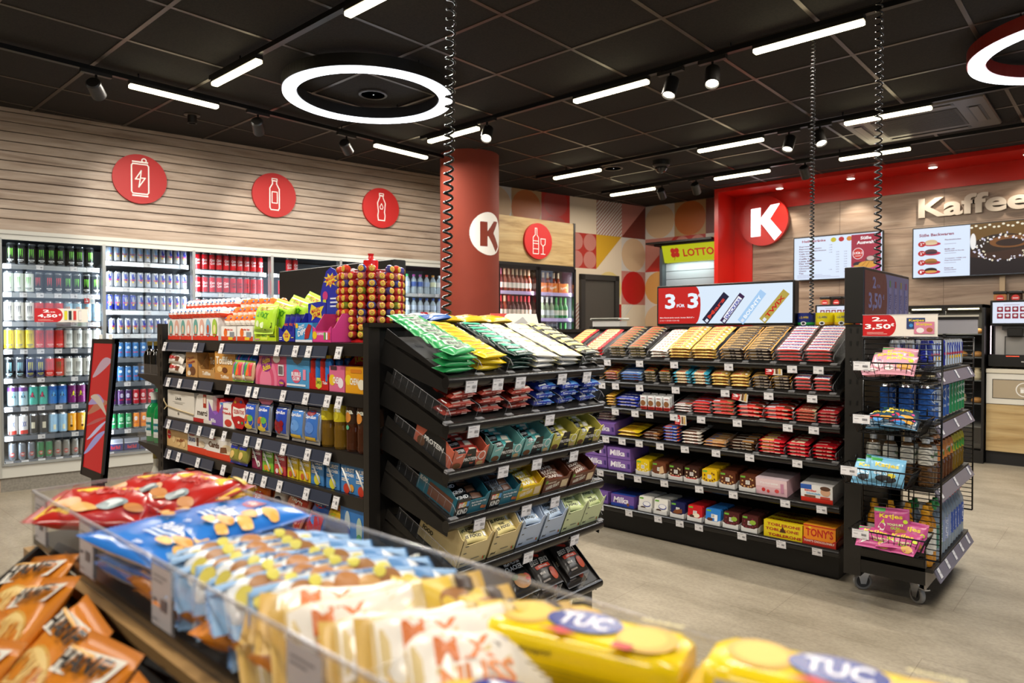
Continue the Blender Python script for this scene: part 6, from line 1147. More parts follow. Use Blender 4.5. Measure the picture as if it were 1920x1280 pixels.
# fourth shelf
put(pc(.235, .082, 'd8b27a:r.4', [('c', .12, .7, .26, 'b81c20'), ('t', 'Coppen', .12, .7, .14, .12, 'f2e6d8'), ('c', .35, .5, .2, 'e8c890'), ('c', .6, .4, .24, 'e4c286'), ('c', .85, .35, .2, 'e8c890'), ('t', 'Waffeln', .68, .5, .4, .2, '8d4a20', 8)]), 3, -3.455, 'cream cookie carton with red seal')
put(pc(.195, .098, 'efeae4:r.35', [('r', 0, 0, 1, .3, 'd8401f'), ('t', 'kinder', .25, .84, .3, .12, 'c8281f'), ('t', 'DUO', .25, .60, .34, .2, '2a4a9a'), ('r', .5, .35, .1, .4, '6a3a22'), ('e', .78, .48, .16, .16, 'e8d4b8')]), 3, -3.235, 'white and orange duo biscuit carton'); put(pc(.265, .098, 'efeae4:r.35', [('r', 0, 0, 1, .28, 'd8401f'), ('t', 'kinder', .22, .88, .24, .12, 'c8281f'), ('t', 'Cards', .28, .60, .38, .26, '6a3f1a'), ('e', .75, .5, .18, .22, 'e8d4b0'), ('p', [(.5, .3), (.75, .35), (.72, .6), (.52, .55)], '7a4a2a')]), 3, -3.0, 'white and orange cards biscuit carton')
pri = K('biscuit_pack', 'biscuits', packet(.07, .10, .04, '8d8a3a:r.3', '2f3a9a', [('r', 0, .62, 1, .38, '2a369a'), ('t', 'Prinzen', .5, .8, .7, .12, 'f0ecf4'), ('c', .5, .38, .16, 'd8b46a')], .010, 'y', 10, 8, .08, 3))
for x, d in ((-2.84, 'left'), (-2.765, 'right')): pri.put(PA(3, x, .02, .052) @ RX(80), 'olive and blue biscuit pack, %s one' % d, 'biscuit packs')
def juice(c, it, d):
    fr = [('t', 'DURST', .5, .82, .84, .15, 'f6f4f0'), ('t', 'LÖSCHER', .5, .66, .84, .13, 'f6f4f0'), ('r', .06, .48, .5, .04, 'e8e0d8'), ('r', .06, .42, .4, .04, 'e8e0d8')] + it
    k = K('juice_carton', 'juice', carton(.082, .06, .098, c, fr, [('r', .2, .3, .6, .4, c)]), [('straw', MB().rod((-.03, -.004, .088), (.022, -.004, .010), .0035, 'f4f2ee', 6), 'white wrapped straw')]); k.d = d; return k
J = [(juice('8d2a4f:r.3', [('c', .7, .22, .14, 'f0e8e0'), ('c', .7, .22, .06, '5a1a3a')], 'magenta'), -2.69), (juice('7ab83a:r.3', [('c', .6, .18, .16, 'e8b02a'), ('c', .3, .15, .12, 'e0902a')], 'green'), -2.60), (juice('c03a44:r.3', [('c', .6, .18, .16, 'd8c03a'), ('c', .25, .14, .1, 'e8e0d8')], 'red'), -2.505), (juice('e0c21f:r.3', [('c', .3, .16, .12, 'c85a2a'), ('c', .7, .2, .15, 'e8a02a')], 'yellow, left'), -2.41), (juice('e0c21f:r.3', [('c', .3, .16, .12, 'c85a2a'), ('c', .7, .2, .15, 'e8a02a')], 'yellow, right'), -2.325),
     (juice('3f80c0:r.3', [('c', .5, .2, .2, 'd8cf3a')], 'blue with lemon, left'), -2.24), (juice('3f80c0:r.3', [('c', .5, .2, .2, 'd8cf3a')], 'blue with lemon, right'), -2.14), (juice('3f80c0:r.3', [('c', .4, .16, .18, 'c83a24'), ('c', .75, .2, .14, 'e0a03a')], 'blue with apple, left'), -2.045), (juice('3f80c0:r.3', [('c', .4, .16, .18, 'c83a24'), ('c', .75, .2, .14, 'e0a03a')], 'blue with apple, right'), -1.96)]
for k, x in J:
    for j in range(3): k.put(PA(3, x, .012 + .065 * j, 0, jit(2)), '%s juice carton with white straw, %s' % (k.d, 'front' if not j else ORD[j] + ' row'), 'juice cartons')
# fifth and lowest shelves
lb = pc(.07, .082, 'a9a8c4:r.4', [('c', .5, .55, .26, 'b81c24'), ('t', 'Coppen', .5, .55, .3, .12, 'f2e6e0')], d=.15)
for i, x in enumerate((-3.51, -3.43)): put(lb, 4, x, 'small lilac cookie carton, ' + ['left', 'right'][i], n=2, dy=.152); put(lb, 5, x, 'small lilac cookie carton, ' + ['left', 'right'][i])
put(pc(.13, .082, '8f2430:r.4', [('t', 'Cooky', .5, .6, .6, .3, 'e8d0c8'), ('e', .5, .6, .4, .3, 'a81c28'), ('t', 'Cooky', .5, .6, .6, .3, 'f0e0d8')]), 4, -3.31, 'dark red cookie carton'); put(pc(.12, .082, '6a5a20:r.4', [('e', .5, .5, .4, .4, '8d7a2a'), ('t', 'Mandel', .5, .5, .5, .2, 'd8c860')]), 4, -3.18, 'olive gold cookie carton')
put(pc(.14, .115, 'e2b01f:r.4', [('t', 'LEIBNIZ', .5, .84, .8, .12, 'b8391f'), ('t', 'CREAM', .5, .66, .6, .12, 'b8391f'), ('r', .1, .1, .8, .4, 'd09a1a')]), 4, -3.03, 'yellow biscuit carton with red letters', y=.0)
yb = K('biscuit_bag', 'biscuits', packet(.09, .16, .06, 'd8b52a:r.2', 'e8cf5a', [('r', .2, .2, .6, .5, 'b88a1f'), ('t', 'Keks', .5, .6, .4, .12, '7a3a1a')], .02, 'y', 12, 12, .16, 9))
for i in range(6): yb.put(PA(4, -2.93 + .045 * i, .05 + .012 * (i % 2), .085) @ RZ(-14) @ RX(72 + jit(5)), 'gathered yellow biscuit bag on the fifth shelf, ' + ORL[i], 'yellow biscuit bags')
ob = K('sweets_bag', 'sweets', packet(.11, .16, .035, 'd86a1f:r.25', 'e0822a', [('t', 'nimm', .4, .7, .4, .14, 'f6f0e8', 8), ('t', 'RED', .5, .5, .4, .14, 'c8241f', 8), ('r', .25, .44, .5, .28, 'c83a2a'), ('t', 'RED', .5, .58, .4, .14, 'f4ece8')], .012, 'y', 12, 12, .12, 3))
for j in range(3): ob.put(PA(4, -2.66, .03 + .03 * j, .085) @ RX(76), 'orange sweets bag, fifth shelf, ' + (ORD[j] if j else 'front'), 'orange sweets bags')
put(K('display_carton', 'sweets carton', tray(.13, .28, .16, .075, 'e0691a:r.35', [('r', .1, .2, .8, .5, 'd85a10')], [], '8a8a84:r.5')), 4, -2.53, 'tall orange shelf carton')
wb_ = K('sweets_bag', 'sweets', packet(.08, .14, .04, 'd8d4d0:r.25', 'c8c83a', [('c', .5, .4, .24, '2a2a3a'), ('c', .5, .4, .12, 'e8e8f0')], .012, 'y', 10, 10, .14, 3)); wb_.put(PA(4, -2.535, .05, .10) @ RX(76), 'grey sweets bag with dark ring inside the orange carton')
hb_ = K('sweets_bag', 'sweets', packet(.145, .20, .045, 'd88a6a:r.2', 'c8b02a', [('r', .5, 0, .5, 1, 'b83a24'), ('t', 'Double', .42, .74, .6, .1, 'c8d02a', 0, .2), ('t', 'Hearts', .5, .6, .62, .1, 'f4ece0', 0, .2), ('e', .3, .3, .18, .13, 'e8a890'), ('e', .55, .22, .18, .12, 'e09a84'), ('e', .45, .42, .15, .1, 'f0bca8')], .014, 'y', 12, 14, .12, 5))
for j in range(3): hb_.put(PA(4, -2.39 + .012 * j, .045 + .03 * j, .105) @ RY(10) @ RX(70), 'red peach heart sweets bag, fifth shelf, ' + (ORD[j] if j else 'front'), 'heart sweets bags')
sb_ = K('sweets_bag', 'sweets', packet(.12, .20, .04, '3a62b0:r.2', '4a7ac8', [('e', .5, .75, .4, .16, 'c4262a'), ('t', 'SPIDER', .5, .8, .5, .07, 'e8e8f0'), ('t', 'Sauer', .5, .68, .5, .08, 'f2f2f6'), ('r', .1, .1, .8, .4, 'b82a30'), ('e', .5, .3, .3, .16, '4a82d0')], .012, 'y', 12, 12, .12, 7)); 
for j in range(2): sb_.put(PA(4, -2.235, .045 + .03 * j, .105) @ RY(4) @ RX(74), 'red and blue sweets bag, fifth shelf, ' + (['front', 'behind'][j]), 'red blue bags')
yg = K('sweets_bag', 'sweets', packet(.12, .17, .045, 'd8ae2a:r.2', 'e8c84a', [('t', 'SAURE', .5, .7, .5, .1, 'b83a4a'), ('t', 'GURKEN', .5, .56, .5, .1, 'b83a4a'), ('e', .4, .3, .22, .14, 'b8c82a'), ('e', .65, .26, .16, .1, 'd0d83a')], .014, 'y', 12, 12, .16, 11)); yg.put(PA(4, -2.12, .06, .13) @ RX(76), 'yellow sour sweets bag on the fifth shelf')
put(pc(.15, .185, '2f78c4:r.35', [('t', 'SQUEEZY', .36, .28, .5, .1, 'f4f0fa'), ('t', 'POP', .36, .16, .3, .1, 'f4f0fa'), ('e', .28, .62, .11, .24, 'b8c8d0'), ('e', .28, .45, .11, .12, '3a4a9a'), ('e', .74, .55, .11, .24, 'b0c8b8'), ('e', .74, .36, .11, .12, '4a9a4a'), ('e', .62, .15, .12, .12, 'c8301f')]), 4, -2.005, 'blue squeeze sweets carton'); 
mt = pc(.13, .10, 'c83a78:r.35', [('c', .6, .6, .22, 'e8d8e4'), ('t', '100', .6, .62, .2, .14, 'b82a68'), ('t', 'Gums', .5, .2, .5, .16, 'f2dce8')]); put(mt, 5, -1.99, 'magenta tub carton'); put(mt, 5, -2.14, 'magenta tub carton, left one')
# ================================================================ wheeled rack with baskets and cans
FD = TR(-1.03, 3.50, 0); D = thing('wheeled_rack', 'black wire rack on castors with baskets, slim cans and bottles', 'rack', FD)
DKK = '14110f:r.4'
g = MB().box(0, .34, 0, .85, .12, .30, DKK).box(.07, .335, -.0015, 0, .205, .29, '1d1916:r.3'); obj('base', g, D)
obj('base_panel', MB().box(.335, .342, .004, .85, .10, .245, '8a8279:r.4:m.3'), D)
obj('post', MB().box(0, .075, -.002, .06, .10, 1.28, '1b1815:r.4'), D); obj('post', MB().box(0, .06, .80, .85, .12, 1.28, '1b1815:r.4'), D)
obj('back_panel', MB().box(.0, .012, .06, .80, .3, 1.26, '100e0c:r.5'), D)
g = MB()
for z in (.9, 1.0, 1.1, 1.18, 1.24): 
    for x in (.02, .05): g.box(x, x + .008, -.0035, -.002, z, z + .022, '000000')
obj('slots', g, D)
WR = '0e0d0c:r.25:m.4'
def grid(par, x0, x1, z0, z1, nz, nx, y, r=.0022, thick=.0042):
    g = MB(); g.rod((x0, y, z0), (x0, y, z1), thick, WR, 6).rod((x1, y, z0), (x1, y, z1), thick, WR, 6).rod((x0, y, z1), (x1, y, z1), thick, WR, 6).rod((x0, y, z0), (x1, y, z0), thick, WR, 6)
    for k in range(1, nz): z = z0 + (z1 - z0) * k / nz; g.rod((x0, y, z), (x1, y, z), r, WR, 4)
    for k in range(1, nx): x = x0 + (x1 - x0) * k / nx; g.rod((x, y, z0), (x, y, z1), r, WR, 4)
    return obj('wire_panel', g, par)
grid(D, .085, .40, .24, 1.215, 40, 3, -.012)
grid(D, .085, .385, .30, 1.215, 40, 3, .865)
ZD = [1.075, .84, .555, .20]
for i, z in enumerate(ZD):
    s = obj('shelf', MB().box(.012, .37, .0, .85, z - .02, z - .004, '191614:r.4'), D)
    q = obj('label_strip', MB().prism([(.372, z - .012), (.398, z - .062), (.394, z - .064), (.368, z - .02)], .02, .84, '6f6d80:r.2', 'y') if i else MB().prism([(.372, z - .012), (.398, z - .062), (.394, z - .064), (.368, z - .02)], .02, .84, '6f6d80:r.2', 'y'), s)
    for k in range(3 if i < 3 else 5):
        y = [.06, .40, .74][k] if i < 3 else .05 + k * .17
        o = TAGS_.put(FD @ TR(.3745, y + .02, z - .013) @ RZ(90) @ RX(-27), 'white price tag on the can side of the wheeled rack, %s, %s' % (SH[i] if i < 3 else 'bottom shelf', ORD[k] if k else 'nearest'), 'wheeled rack price tags')
for x, y, a in ((.05, .12, 215), (.29, .10, -40), (.29, .75, 60), (.05, .78, 120)): caster(D, x, y, a, M0=FD)
# screen of the rack: faces the cans' side
E2 = ':e.22:r.25'
w, h = .86, .262
t = thing('display_screen', 'dim screen with 2 for 3,50 offer on top of the wheeled rack', 'screen', FD @ TR(.085, .40, 1.286) @ RZ(90))
obj('housing', MB().bev(-w / 2 + .01, w / 2, 0, .085, 0, h, '121010:r.35', .003), t)
bt = []
for k, c in enumerate(('5a9a5a', 'a83a4a', 'b0a03a', 'a84a8a')):
    x = .52 + .13 * k; bt += [('r', x, .74, .03, .14, c + E2), ('r', x - .012, .1, .055, .62, '9d9cd8' + E2), ('t', 'ACTIVE', x + .015, .42, .30 * .26 / .86 * 1.1, .16, '4a4a8a' + E2, 90)]
its = [('r', 0, 0, 1, 1, '8583b8' + E2), ('r', 0, 0, .42, 1, '7d3438' + E2), ('e', .42, .5, .05, .5, '7d3438' + E2), ('t', '2', .19, .78, .07, .24, '9d9cd8' + E2), ('t', 'FÜR', .28, .72, .07, .08, '9a90c8' + E2), ('t', '3,50', .21, .38, .27, .38, '9d9cd8' + E2), ('t', '€', .385, .5, .03, .11, '9d9cd8' + E2)] + bt
obj('screen_panel', MB().dec(((-w / 2 + .022, -.0005, .014), (1, 0, 0), (0, 0, 1)), sc([i for i in its], w - .036, h - .028), .0003), t)
# baskets hung on the wire panel
def basket(x, z, w_, d, h, lab):
    t = thing('wire_basket', lab, 'basket', FD @ TR(x, -.018, z), 'hanging wire baskets')
    g = MB(); t0 = [(-w_ / 2, 0), (w_ / 2, 0), (w_ / 2, -d), (-w_ / 2, -d)]; s_ = .80
    g.tube([(a, b, h) for a, b in t0], .0034, WR, 6, True); bt_ = [(a * s_, b * .82 - .012, .0) for a, b in t0]; g.tube(bt_, .0026, WR, 5, True)
    n = 13
    for k in range(n + 1):
        u = k / n * 2 - 1
        g.rod((u * w_ / 2, -d, h), (u * w_ / 2 * s_, -d * .82 - .012, 0), .0014, WR, 4)
        if k % 2 == 0: g.rod((u * w_ / 2 * s_, -d * .82 - .012, 0), (u * w_ / 2 * s_, -.012, 0), .0014, WR, 4)
    for k in range(7):
        v = -d * k / 7
        for sg in (-1, 1): g.rod((sg * w_ / 2, v, h), (sg * w_ / 2 * s_, v * .82 - .012, 0), .0014, WR, 4)
    for k in range(1, 5): v = -d * .82 * k / 5 - .012; g.rod((-w_ / 2 * s_, v, 0), (w_ / 2 * s_, v, 0), .0012, WR, 4)
    obj('wire_frame', g, t)
    for sg in (-1, 1): obj('hook', MB().tube([(sg * w_ * .4, 0, h), (sg * w_ * .4, .004, h + .03), (sg * w_ * .4, .010, h + .03)], .003, WR, 5), t)
    TAG2.put(FD @ TR(x - w_ * .33, -.018 - d - .006, z + h + .004), 'large white price tag clipped on the ' + lab.split(',')[0], 'basket price tags')
TAG2 = K('price_tag', 'price tag', tagmesh(.068, .038))
BK_ = [(.165, 1.035, 'uppermost wire basket, pink sweets bags'), (.165, .80, 'second wire basket, dark blue sweets bags'), (.115, .565, 'third wire basket, light blue sweets bags'), (.165, .29, 'lowest wire basket, magenta sweets bags')]
for x, z, lab in BK_: basket(x + .06, z, .30, .17, .075, lab)
KT = lambda c, c2, it, W=.140, H=.125, s=4: K('sweets_bag', 'sweets', packet(W, H, .035, c, c2, [('r', .0, .84, .34, .13, '3f9a4a'), ('t', 'Katjes', .5, .68, .66, .2, 'e8cf3a')] + it, .010, 'y', 14, 12, .12, s))
kp = KT('d89aa8:r.25', 'd08a9c', [('t', 'Tappsy', .4, .42, .4, .1, '4a8ac0'), ('e', .7, .3, .2, .14, 'e0a04a'), ('e', .3, .22, .15, .1, 'f0dcd8'), ('c', .85, .6, .08, 'b8c83a')])
kb_ = KT('2f4a5c:r.22', '4a7a9a', [('e', .3, .35, .2, .14, 'c83a4a'), ('e', .7, .3, .18, .12, 'e0a03a'), ('e', .5, .2, .16, .1, '3a8ad0'), ('c', .15, .6, .05, 'e8e8e8'), ('c', .85, .5, .05, 'd83a8a')], s=6)
kl = KT('7fb8d8:r.25', '6aa8cc', [('t', 'Grün Ohr', .4, .40, .5, .1, 'f0f4f6'), ('e', .5, .22, .3, .12, '2a2a2e'), ('e', .65, .35, .12, .08, 'd8c83a')], s=8)
km = KT('b84a80:r.25', 'c0508a', [('p', [(.1, .1), (.3, .2), (.35, .4), (.28, .52), (.2, .45), (.12, .3)], 'e6e2d8'), ('p', [(.2, .45), (.3, .6), (.32, .45)], 'c8c83a'), ('t', 'YOGHURT', .62, .42, .46, .08, 'd8e8a0'), ('t', 'GUM', .62, .3, .26, .1, '9ac03a'), ('e', .78, .18, .16, .12, 'c89a4a'), ('c', .9, .55, .07, 'c8d83a')], s=10)
def bk(k, b, pos, d, grp):
    x, z, _ = BK_[b]
    for j, (dx, dy, dz, rx, rz, ry) in enumerate(pos): k.put(FD @ TR(x + .06 + dx, -.018 + dy, z + .012 + dz) @ RZ(rz) @ RY(ry) @ RX(rx), '%s, %s' % (d, ['front one', 'middle one', 'rear one', 'lying underneath', 'side one'][j]), grp)
bk(kp, 0, [(.03, -.11, .040, 38, 4, 3), (-.01, -.08, .055, 40, -3, -3), (.02, -.055, .066, 50, 6, 4), (-.05, -.10, .005, 8, 20, 0)], 'pink sweets bag in the uppermost basket', 'pink sweets bags')
bk(kb_, 1, [(.04, -.11, .022, 14, 6, 5), (-.03, -.095, .035, 20, -10, -6), (.03, -.07, .045, 26, 8, 4), (-.03, -.10, .003, 6, 16, 0)], 'dark blue sweets bag in the second basket', 'dark blue sweets bags')
bk(kl, 2, [(.04, -.10, .045, 66, 3, 2), (-.03, -.085, .030, 52, -10, -3), (.01, -.07, .045, 62, 3, 4)], 'light blue sweets bag in the third basket', 'light blue sweets bags')
bk(km, 3, [(-.055, -.12, .012, 30, 8, 4), (.055, -.115, .012, 34, -12, -3), (-.0, -.055, .095, 78, 3, -3), (.02, -.11, .0, 6, 12, 0), (.07, -.06, .045, 60, -5, 2)], 'magenta sweets bag with white foal, lowest basket', 'magenta sweets bags')
# offer card over the baskets
t = thing('offer_card', 'wide cream and red 2 for 3,50 card clipped above the wire baskets', 'sign', FD @ TR(.235, -.03, 1.225))
kpic = [('r', .60, .34, .24, .5, '2c3c6a'), ('t', 'Katjes', .73, .72, .20, .14, 'e0c83a'), ('c', .66, .5, .08, '3a8ad0'), ('c', .76, .48, .07, 'd83a5a'), ('r', .70, .12, .26, .54, 'cf7f98'), ('t', 'Katjes', .83, .54, .20, .14, 'e0c83a'), ('e', .78, .28, .05, .12, 'e8e4e0'), ('e', .9, .3, .04, .1, 'a8603a')]
obj('card', promo(.30, .098, ('2', '3,50'), pic=kpic, split=.46), t)
g = MB().box(-.152, .152, -.003, .0055, .096, .10, 'acrylic_edge').box(-.152, .152, -.003, .0055, -.002, .002, 'acrylic_edge'); obj('holder', g, t)
# cans and bottles
LS = ['nearest', 'second', 'third', 'fourth', 'fifth', 'sixth', 'seventh', 'eighth', 'ninth', 'tenth', 'eleventh', 'twelfth', 'thirteenth']
def dput(k, i, j, dy, dx, d, grp, y0=.045, x0=.33, z=None): k.put(FD @ TR(x0 - dx * i, y0 + dy * j, (z if z else 0)) @ RZ(90 + jit(20)), '%s, wheeled rack, %s back, %s' % (d, LS[j] if j else 'nearest', ['outer row', 'second row in', 'third row in', 'inner row'][i]), grp)
for j in range(12):
    for i in range(3 if j < 2 else 1): dput(CK['rb'] if (i + j) % 4 or j > 4 else CK['rbs'], i, j, .062, .062, 'slim blue silver can', 'slim cans on the wheeled rack', z=ZD[0])
KC = {'b': (K('drink_can', 'can', can(R5, C5, '2a5aa8:r.22', items=[('c', 0, .115, .026, .03, 'c8d4e0'), ('t', 'ENERGY', .0, .06, .04, .012, 'b8cbe4')])), 'large blue can'), 's': (plain('d4d8da:r.25', [('t', 'ENERGY', 0, .09, .08, .014, '4a5a6a', 90)]), 'large silver can'), 'g': (K('drink_can', 'can', can(R5, C5, '1f8a52:r.22', items=[('c', 0, .115, .024, .028, 'cfe6d4'), ('t', 'SPRITE', 0, .06, .04, .012, 'e0f0e4')])), 'large green can')}
for j, c in enumerate('bbsbbggggg'):
    for i in range(3 if j < 2 else 1): dput(KC[c][0], i, j, .078, .078, KC[c][1], 'large cans on the wheeled rack', z=ZD[1])
TE = {'o': (tea('5a2c0c:r.1:a.85', 'e0a070', ['d8843a:r.3', 'f2e8d8', 'fuze tea', ('c', 0, .125, .015, .014, '3a8a3a')], ''), 'orange label iced tea bottle'), 'y': (tea('7a5c10:r.1:a.85', 'c8d03a', ['c8b82a:r.3', '1a6a2a', 'fuze tea', ('c', 0, .12, .014, .018, '3f9a3a')], ''), 'yellow green label iced tea bottle'), 'z': (tea('6a4a2a:r.1:a.8', 'c8ccd0', ['d8d4c8:r.3', '3a7a3a', 'fuze tea'], ''), 'pale label iced tea bottle')}
for j, c in enumerate('zzoooooyyyy'):
    for i in range(4 if j < 1 else (2 if j < 3 else 1)): dput(TE[c][0], i, j, .071, .072, TE[c][1], 'iced tea on the wheeled rack', z=ZD[2])
def act(cap, lab, body='9fb0c0:r.08:a.6', h=.27):
    pr_ = [(.029, 0), (.031, .01), (.0305, h * .62), (.028, h * .68), (.014, h * .80), (.0135, h * .86)]
    g = MB().lathe(pr_, body, 18); q = MB().lathe([(.0312, h * .2), (.0312, h * .58)], lab, 18); cyldec(q, .0313, [('t', 'ACTIVE', 0, h * .38, .085, .02, 'e8ecf4', 90)])
    return K('water_bottle', 'bottle', g, [('cap', MB().lathe([(.018, h * .84), (.018, h * .90), (.013, h * .92), (.011, h * .99), (0, h)], cap, 16), None), ('label', q, None)])
AV = {'y': (act('d89a1f', 'e8e4da:r.3', 'd8901a:r.1:a.85'), 'orange juice water bottle, yellow cap'), 'g': (act('2f9a4a', '3a7a6a:r.3'), 'water bottle with green cap'), 'p': (act('7a2a80', '8a9ac0:r.3'), 'water bottle with purple cap'), 'r': (act('c8283a', '2a52a8:r.3'), 'water bottle with red cap')}
for j, c in enumerate('yyggppprrrrr'):
    for i in range(4 if j < 1 else (2 if j < 3 else 1)): dput(AV[c][0] if not (i and j) else AV['g' if i % 2 else 'y'][0], i, j, .066, .07, AV[c][1], 'water bottles on the wheeled rack', z=ZD[3])
obj('acrylic_stand', MB().box(-.0, .185, .0, .012, .0, .075, 'a8a5aa:r.3').box(-.004, .189, -.002, .014, .075, .09, '1a1816').box(-.004, .189, -.004, .014, .09, .10, 'c8c0b0'), mat=TR(-.812, 4.352, 1.235), label='pale acrylic sign stand behind the slim cans', cat='sign')
# ================================================================ small leaning tablet sign at the left
t = thing('poster_stand', 'slim black framed red screen on a post, left, before the coolers', 'stand', TR(-1.99, .60, .885) @ RX(-5))
obj('frame', MB().box(-.092, -.080, -.003, .008, -.015, .345, '151312:r.3').box(.062, .078, -.003, .008, -.015, .345, '151312:r.3').box(-.092, .078, -.003, .008, -.015, .006, '151312:r.3').box(-.092, .078, -.003, .008, .333, .345, '151312:r.3').box(-.092, .078, .0, .008, -.015, .345, '151312:r.3'), t)
its = [('r', 0, 0, 1, 1, 'b01c1c:e.9:r.2')]
def wave(y, a, th_, c, x0=0, x1=1): 
    pts = [(x0 + (x1 - x0) * k / 8, y + a * (k / 8) ** 1.3) for k in range(9)]; return ('p', pts + [(x, yy + th_ * sin(pi * min(1, (i + .5) / 9))) for i, (x, yy) in reversed(list(enumerate(pts)))], c)
its += [wave(.72, .14, .10, 'd8b0b8:e.55:r.2', .1), wave(.42, .12, .08, 'c87a5a:e.55:r.2'), wave(.50, .04, .08, 'b8a0c8:e.55:r.2', 0, .8), wave(.56, -.12, .07, 'e0c8b0:e.55:r.2', .1, 1), wave(.10, .22, .07, 'b0a8d8:e.55:r.2'), wave(.22, .18, .04, 'd8d0e8:e.55:r.2', .1), wave(.33, .1, .03, 'c8605a:e.55:r.2')]
obj('poster', MB().dec(((-.080, -.0008, .006), (1, 0, 0), (0, 0, 1)), sc(its, .142, .327), .0003), t)
obj('post', MB().box(-.02, .02, -.0, .02, -.9, -.01, '151312:r.3'), t).matrix_world = TR(-1.99, .60, .90)
obj('foot', MB().bev(-.15, .15, -.12, .12, -.9, -.888, '151312:r.3', .004), t).matrix_world = TR(-1.99, .60, .90)
# ================================================================ things on top of the gondolas in the middle
t = thing('display_screen', 'blank black back of a wide screen above the left gondola', 'screen', TR(-2.96, 2.02, 1.335))
obj('housing', MB().bev(-.49, .49, -.075, 0, 0, .235, '14110f:r.45', .003), t); obj('mount', MB().box(-.06, .06, -.06, -.02, -.058, .0, '14110f'), t)
for x in (-.42, .42): obj('mount', MB().box(x - .02, x + .02, -.06, -.02, -.058, .0, '14110f'), t)
obj('shop_gondola', MB().box(-3.6, -1.95, 1.845, 2.12, 1.255, 1.277, '1c1815:r.3').box(-3.6, -1.95, 1.86, 2.1, 0, 1.255, '14110f:r.5'), label='rear half of the black gondola behind the sweets shelves', cat='shelving')
yp = K('snack_bag', 'snack bag', packet(.16, .11, .03, 'e0b01f:r.25', 'd8a81a', [('t', 'Chips', .5, .5, .5, .3, 'c8801a')], .012, 'x', 12, 10, .15, 4)); bp = K('snack_bag', 'snack bag', packet(.14, .10, .03, '2f5fa8:r.25', '2a55a0', [('c', .5, .5, .2, 'c8d4e8')], .012, 'x', 12, 10, .15, 4))
for i, (x, y, rz, k, d) in enumerate(((-1.99, 1.66, 20, bp, 'blue bag lying on the end rack top, left'), (-1.97, 1.74, -12, bp, 'blue bag lying on the end rack top, right'), (-1.99, 1.80, 85, yp, 'yellow bag on the end rack top, leftmost'), (-1.99, 1.95, 88, yp, 'yellow bag on the end rack top, middle'), (-1.97, 2.06, 95, yp, 'yellow bag on the end rack top, by the offer card'))):
    k.put(TR(x, y, 1.279) @ RZ(rz) @ RX(4), d, 'bags on the end rack top')
obj('offer_card', MB().box(-.11, .11, 0, .002, 0, .05, 'e6e0d8:r.4').dec(((-.11, -.0002, 0), (1, 0, 0), (0, 0, 1)), [('r', 0, 0, .09, .05, 'b83a30'), ('c', .09, .025, .03, .025, 'e6e0d8'), ('p', [(.10, .005), (.17, .005), (.15, .035)], 'b0aca8')]), mat=TR(-1.935, 2.17, 1.277) @ RZ(70) @ RX(-25), label='small tilted red and white card on the end rack top', cat='sign')
t = thing('ticket_dispenser', 'small pale box with glass top behind the right gondola', 'box', TR(-2.94, 4.30, 1.283))
obj('body', MB().box(-.12, .12, 0, .1, -.02, .04, 'cfcac2:r.4'), t); obj('lid', MB().bev(-.135, .135, -.015, .115, .046, .062, 'b8b4a8:r.15', .004).box(-.12, .12, -.016, -.014, .05, .058, '3a3a30'), t); obj('post', MB().box(-.12, -.114, 0, .006, .04, .05, '2a2a2a').box(.114, .12, 0, .006, .04, .05, '2a2a2a'), t)
obj('shelf_unit', MB().box(-3.3, -2.87, 3.98, 4.45, 1.24, 1.263, '1c1815:r.35').box(-3.28, -2.88, 4.0, 4.43, 0, 1.24, '14110f:r.5'), label='black unit adjoining the right gondola behind the end rack', cat='shelving')
# bottles on the far end of the left gondola
g = thing('end_shelf_unit', 'black bracket shelves with bottles at the left gondola end', 'shelving', TR(-3.64, 1.43, 0))
for z in (1.02, .655, .30):
    s = obj('shelf', MB().box(-.38, .0, 0, .5, z - .016, z, '171412:r.4'), g)
    for y in (0, .49): obj('bracket', MB().prism([(-.37, z - .016), (0, z - .016), (0, z - .14), (-.05, z - .10), (-.15, z - .05)], y, y + .006, '171412:r.4', 'y'), s)
    obj('lip', MB().box(-.38, -.377, 0, .5, z, z + .055, 'acrylic').box(-.38, -.0, 0, .002, z, z + .055, 'acrylic'), s)
obj('back_panel', MB().box(0, .015, .0, .62, .1, 1.27, '14110f:r.5'), g)
fl = K('liquor_bottle', 'bottle', MB().lathe([(.0, 0), (.030, .001), (.031, .10), (.026, .118), (.011, .132), (.011, .155)], '0c0a06:r.1', 4 * 4), [('cap', MB().lathe([(.013, .15), (.013, .172), (0, .173)], '6a5a24:r.3', 14), 'olive gold cap')])
gn = K('liquor_bottle', 'bottle', MB().lathe([(0, 0), (.040, .002), (.040, .15), (.033, .185), (.015, .205), (.015, .25)], '12904a:r.06:a.85', 20), [('neck_label', MB().lathe([(.0165, .205), (.0165, .222)], '2a7a7a', 16).lathe([(.0167, .222), (.0167, .262), (0, .263)], 'e6e6e2', 16), None), ('label', cyldec(MB(), .0405, [('r', -.03, .03, .06, .10, 'e4e6e2'), ('r', -.03, .06, .06, .045, '2a7a86'), ('t', 'PFEFFI', 0, .082, .05, .018, 'eef0ee')], turn=-.3), None)])
for i in range(4): fl.put(TR(-3.97 + .075 * i, 1.475 + .004 * i, 1.021), 'small black liqueur bottle on the upper end shelf, ' + ORL[i], 'black liqueur bottles')
for i in range(3): gn.put(TR(-3.955 + .10 * i, 1.49, .656) @ RZ(20), 'green peppermint liqueur bottle on the middle end shelf, ' + ORL[i], 'green liqueur bottles')
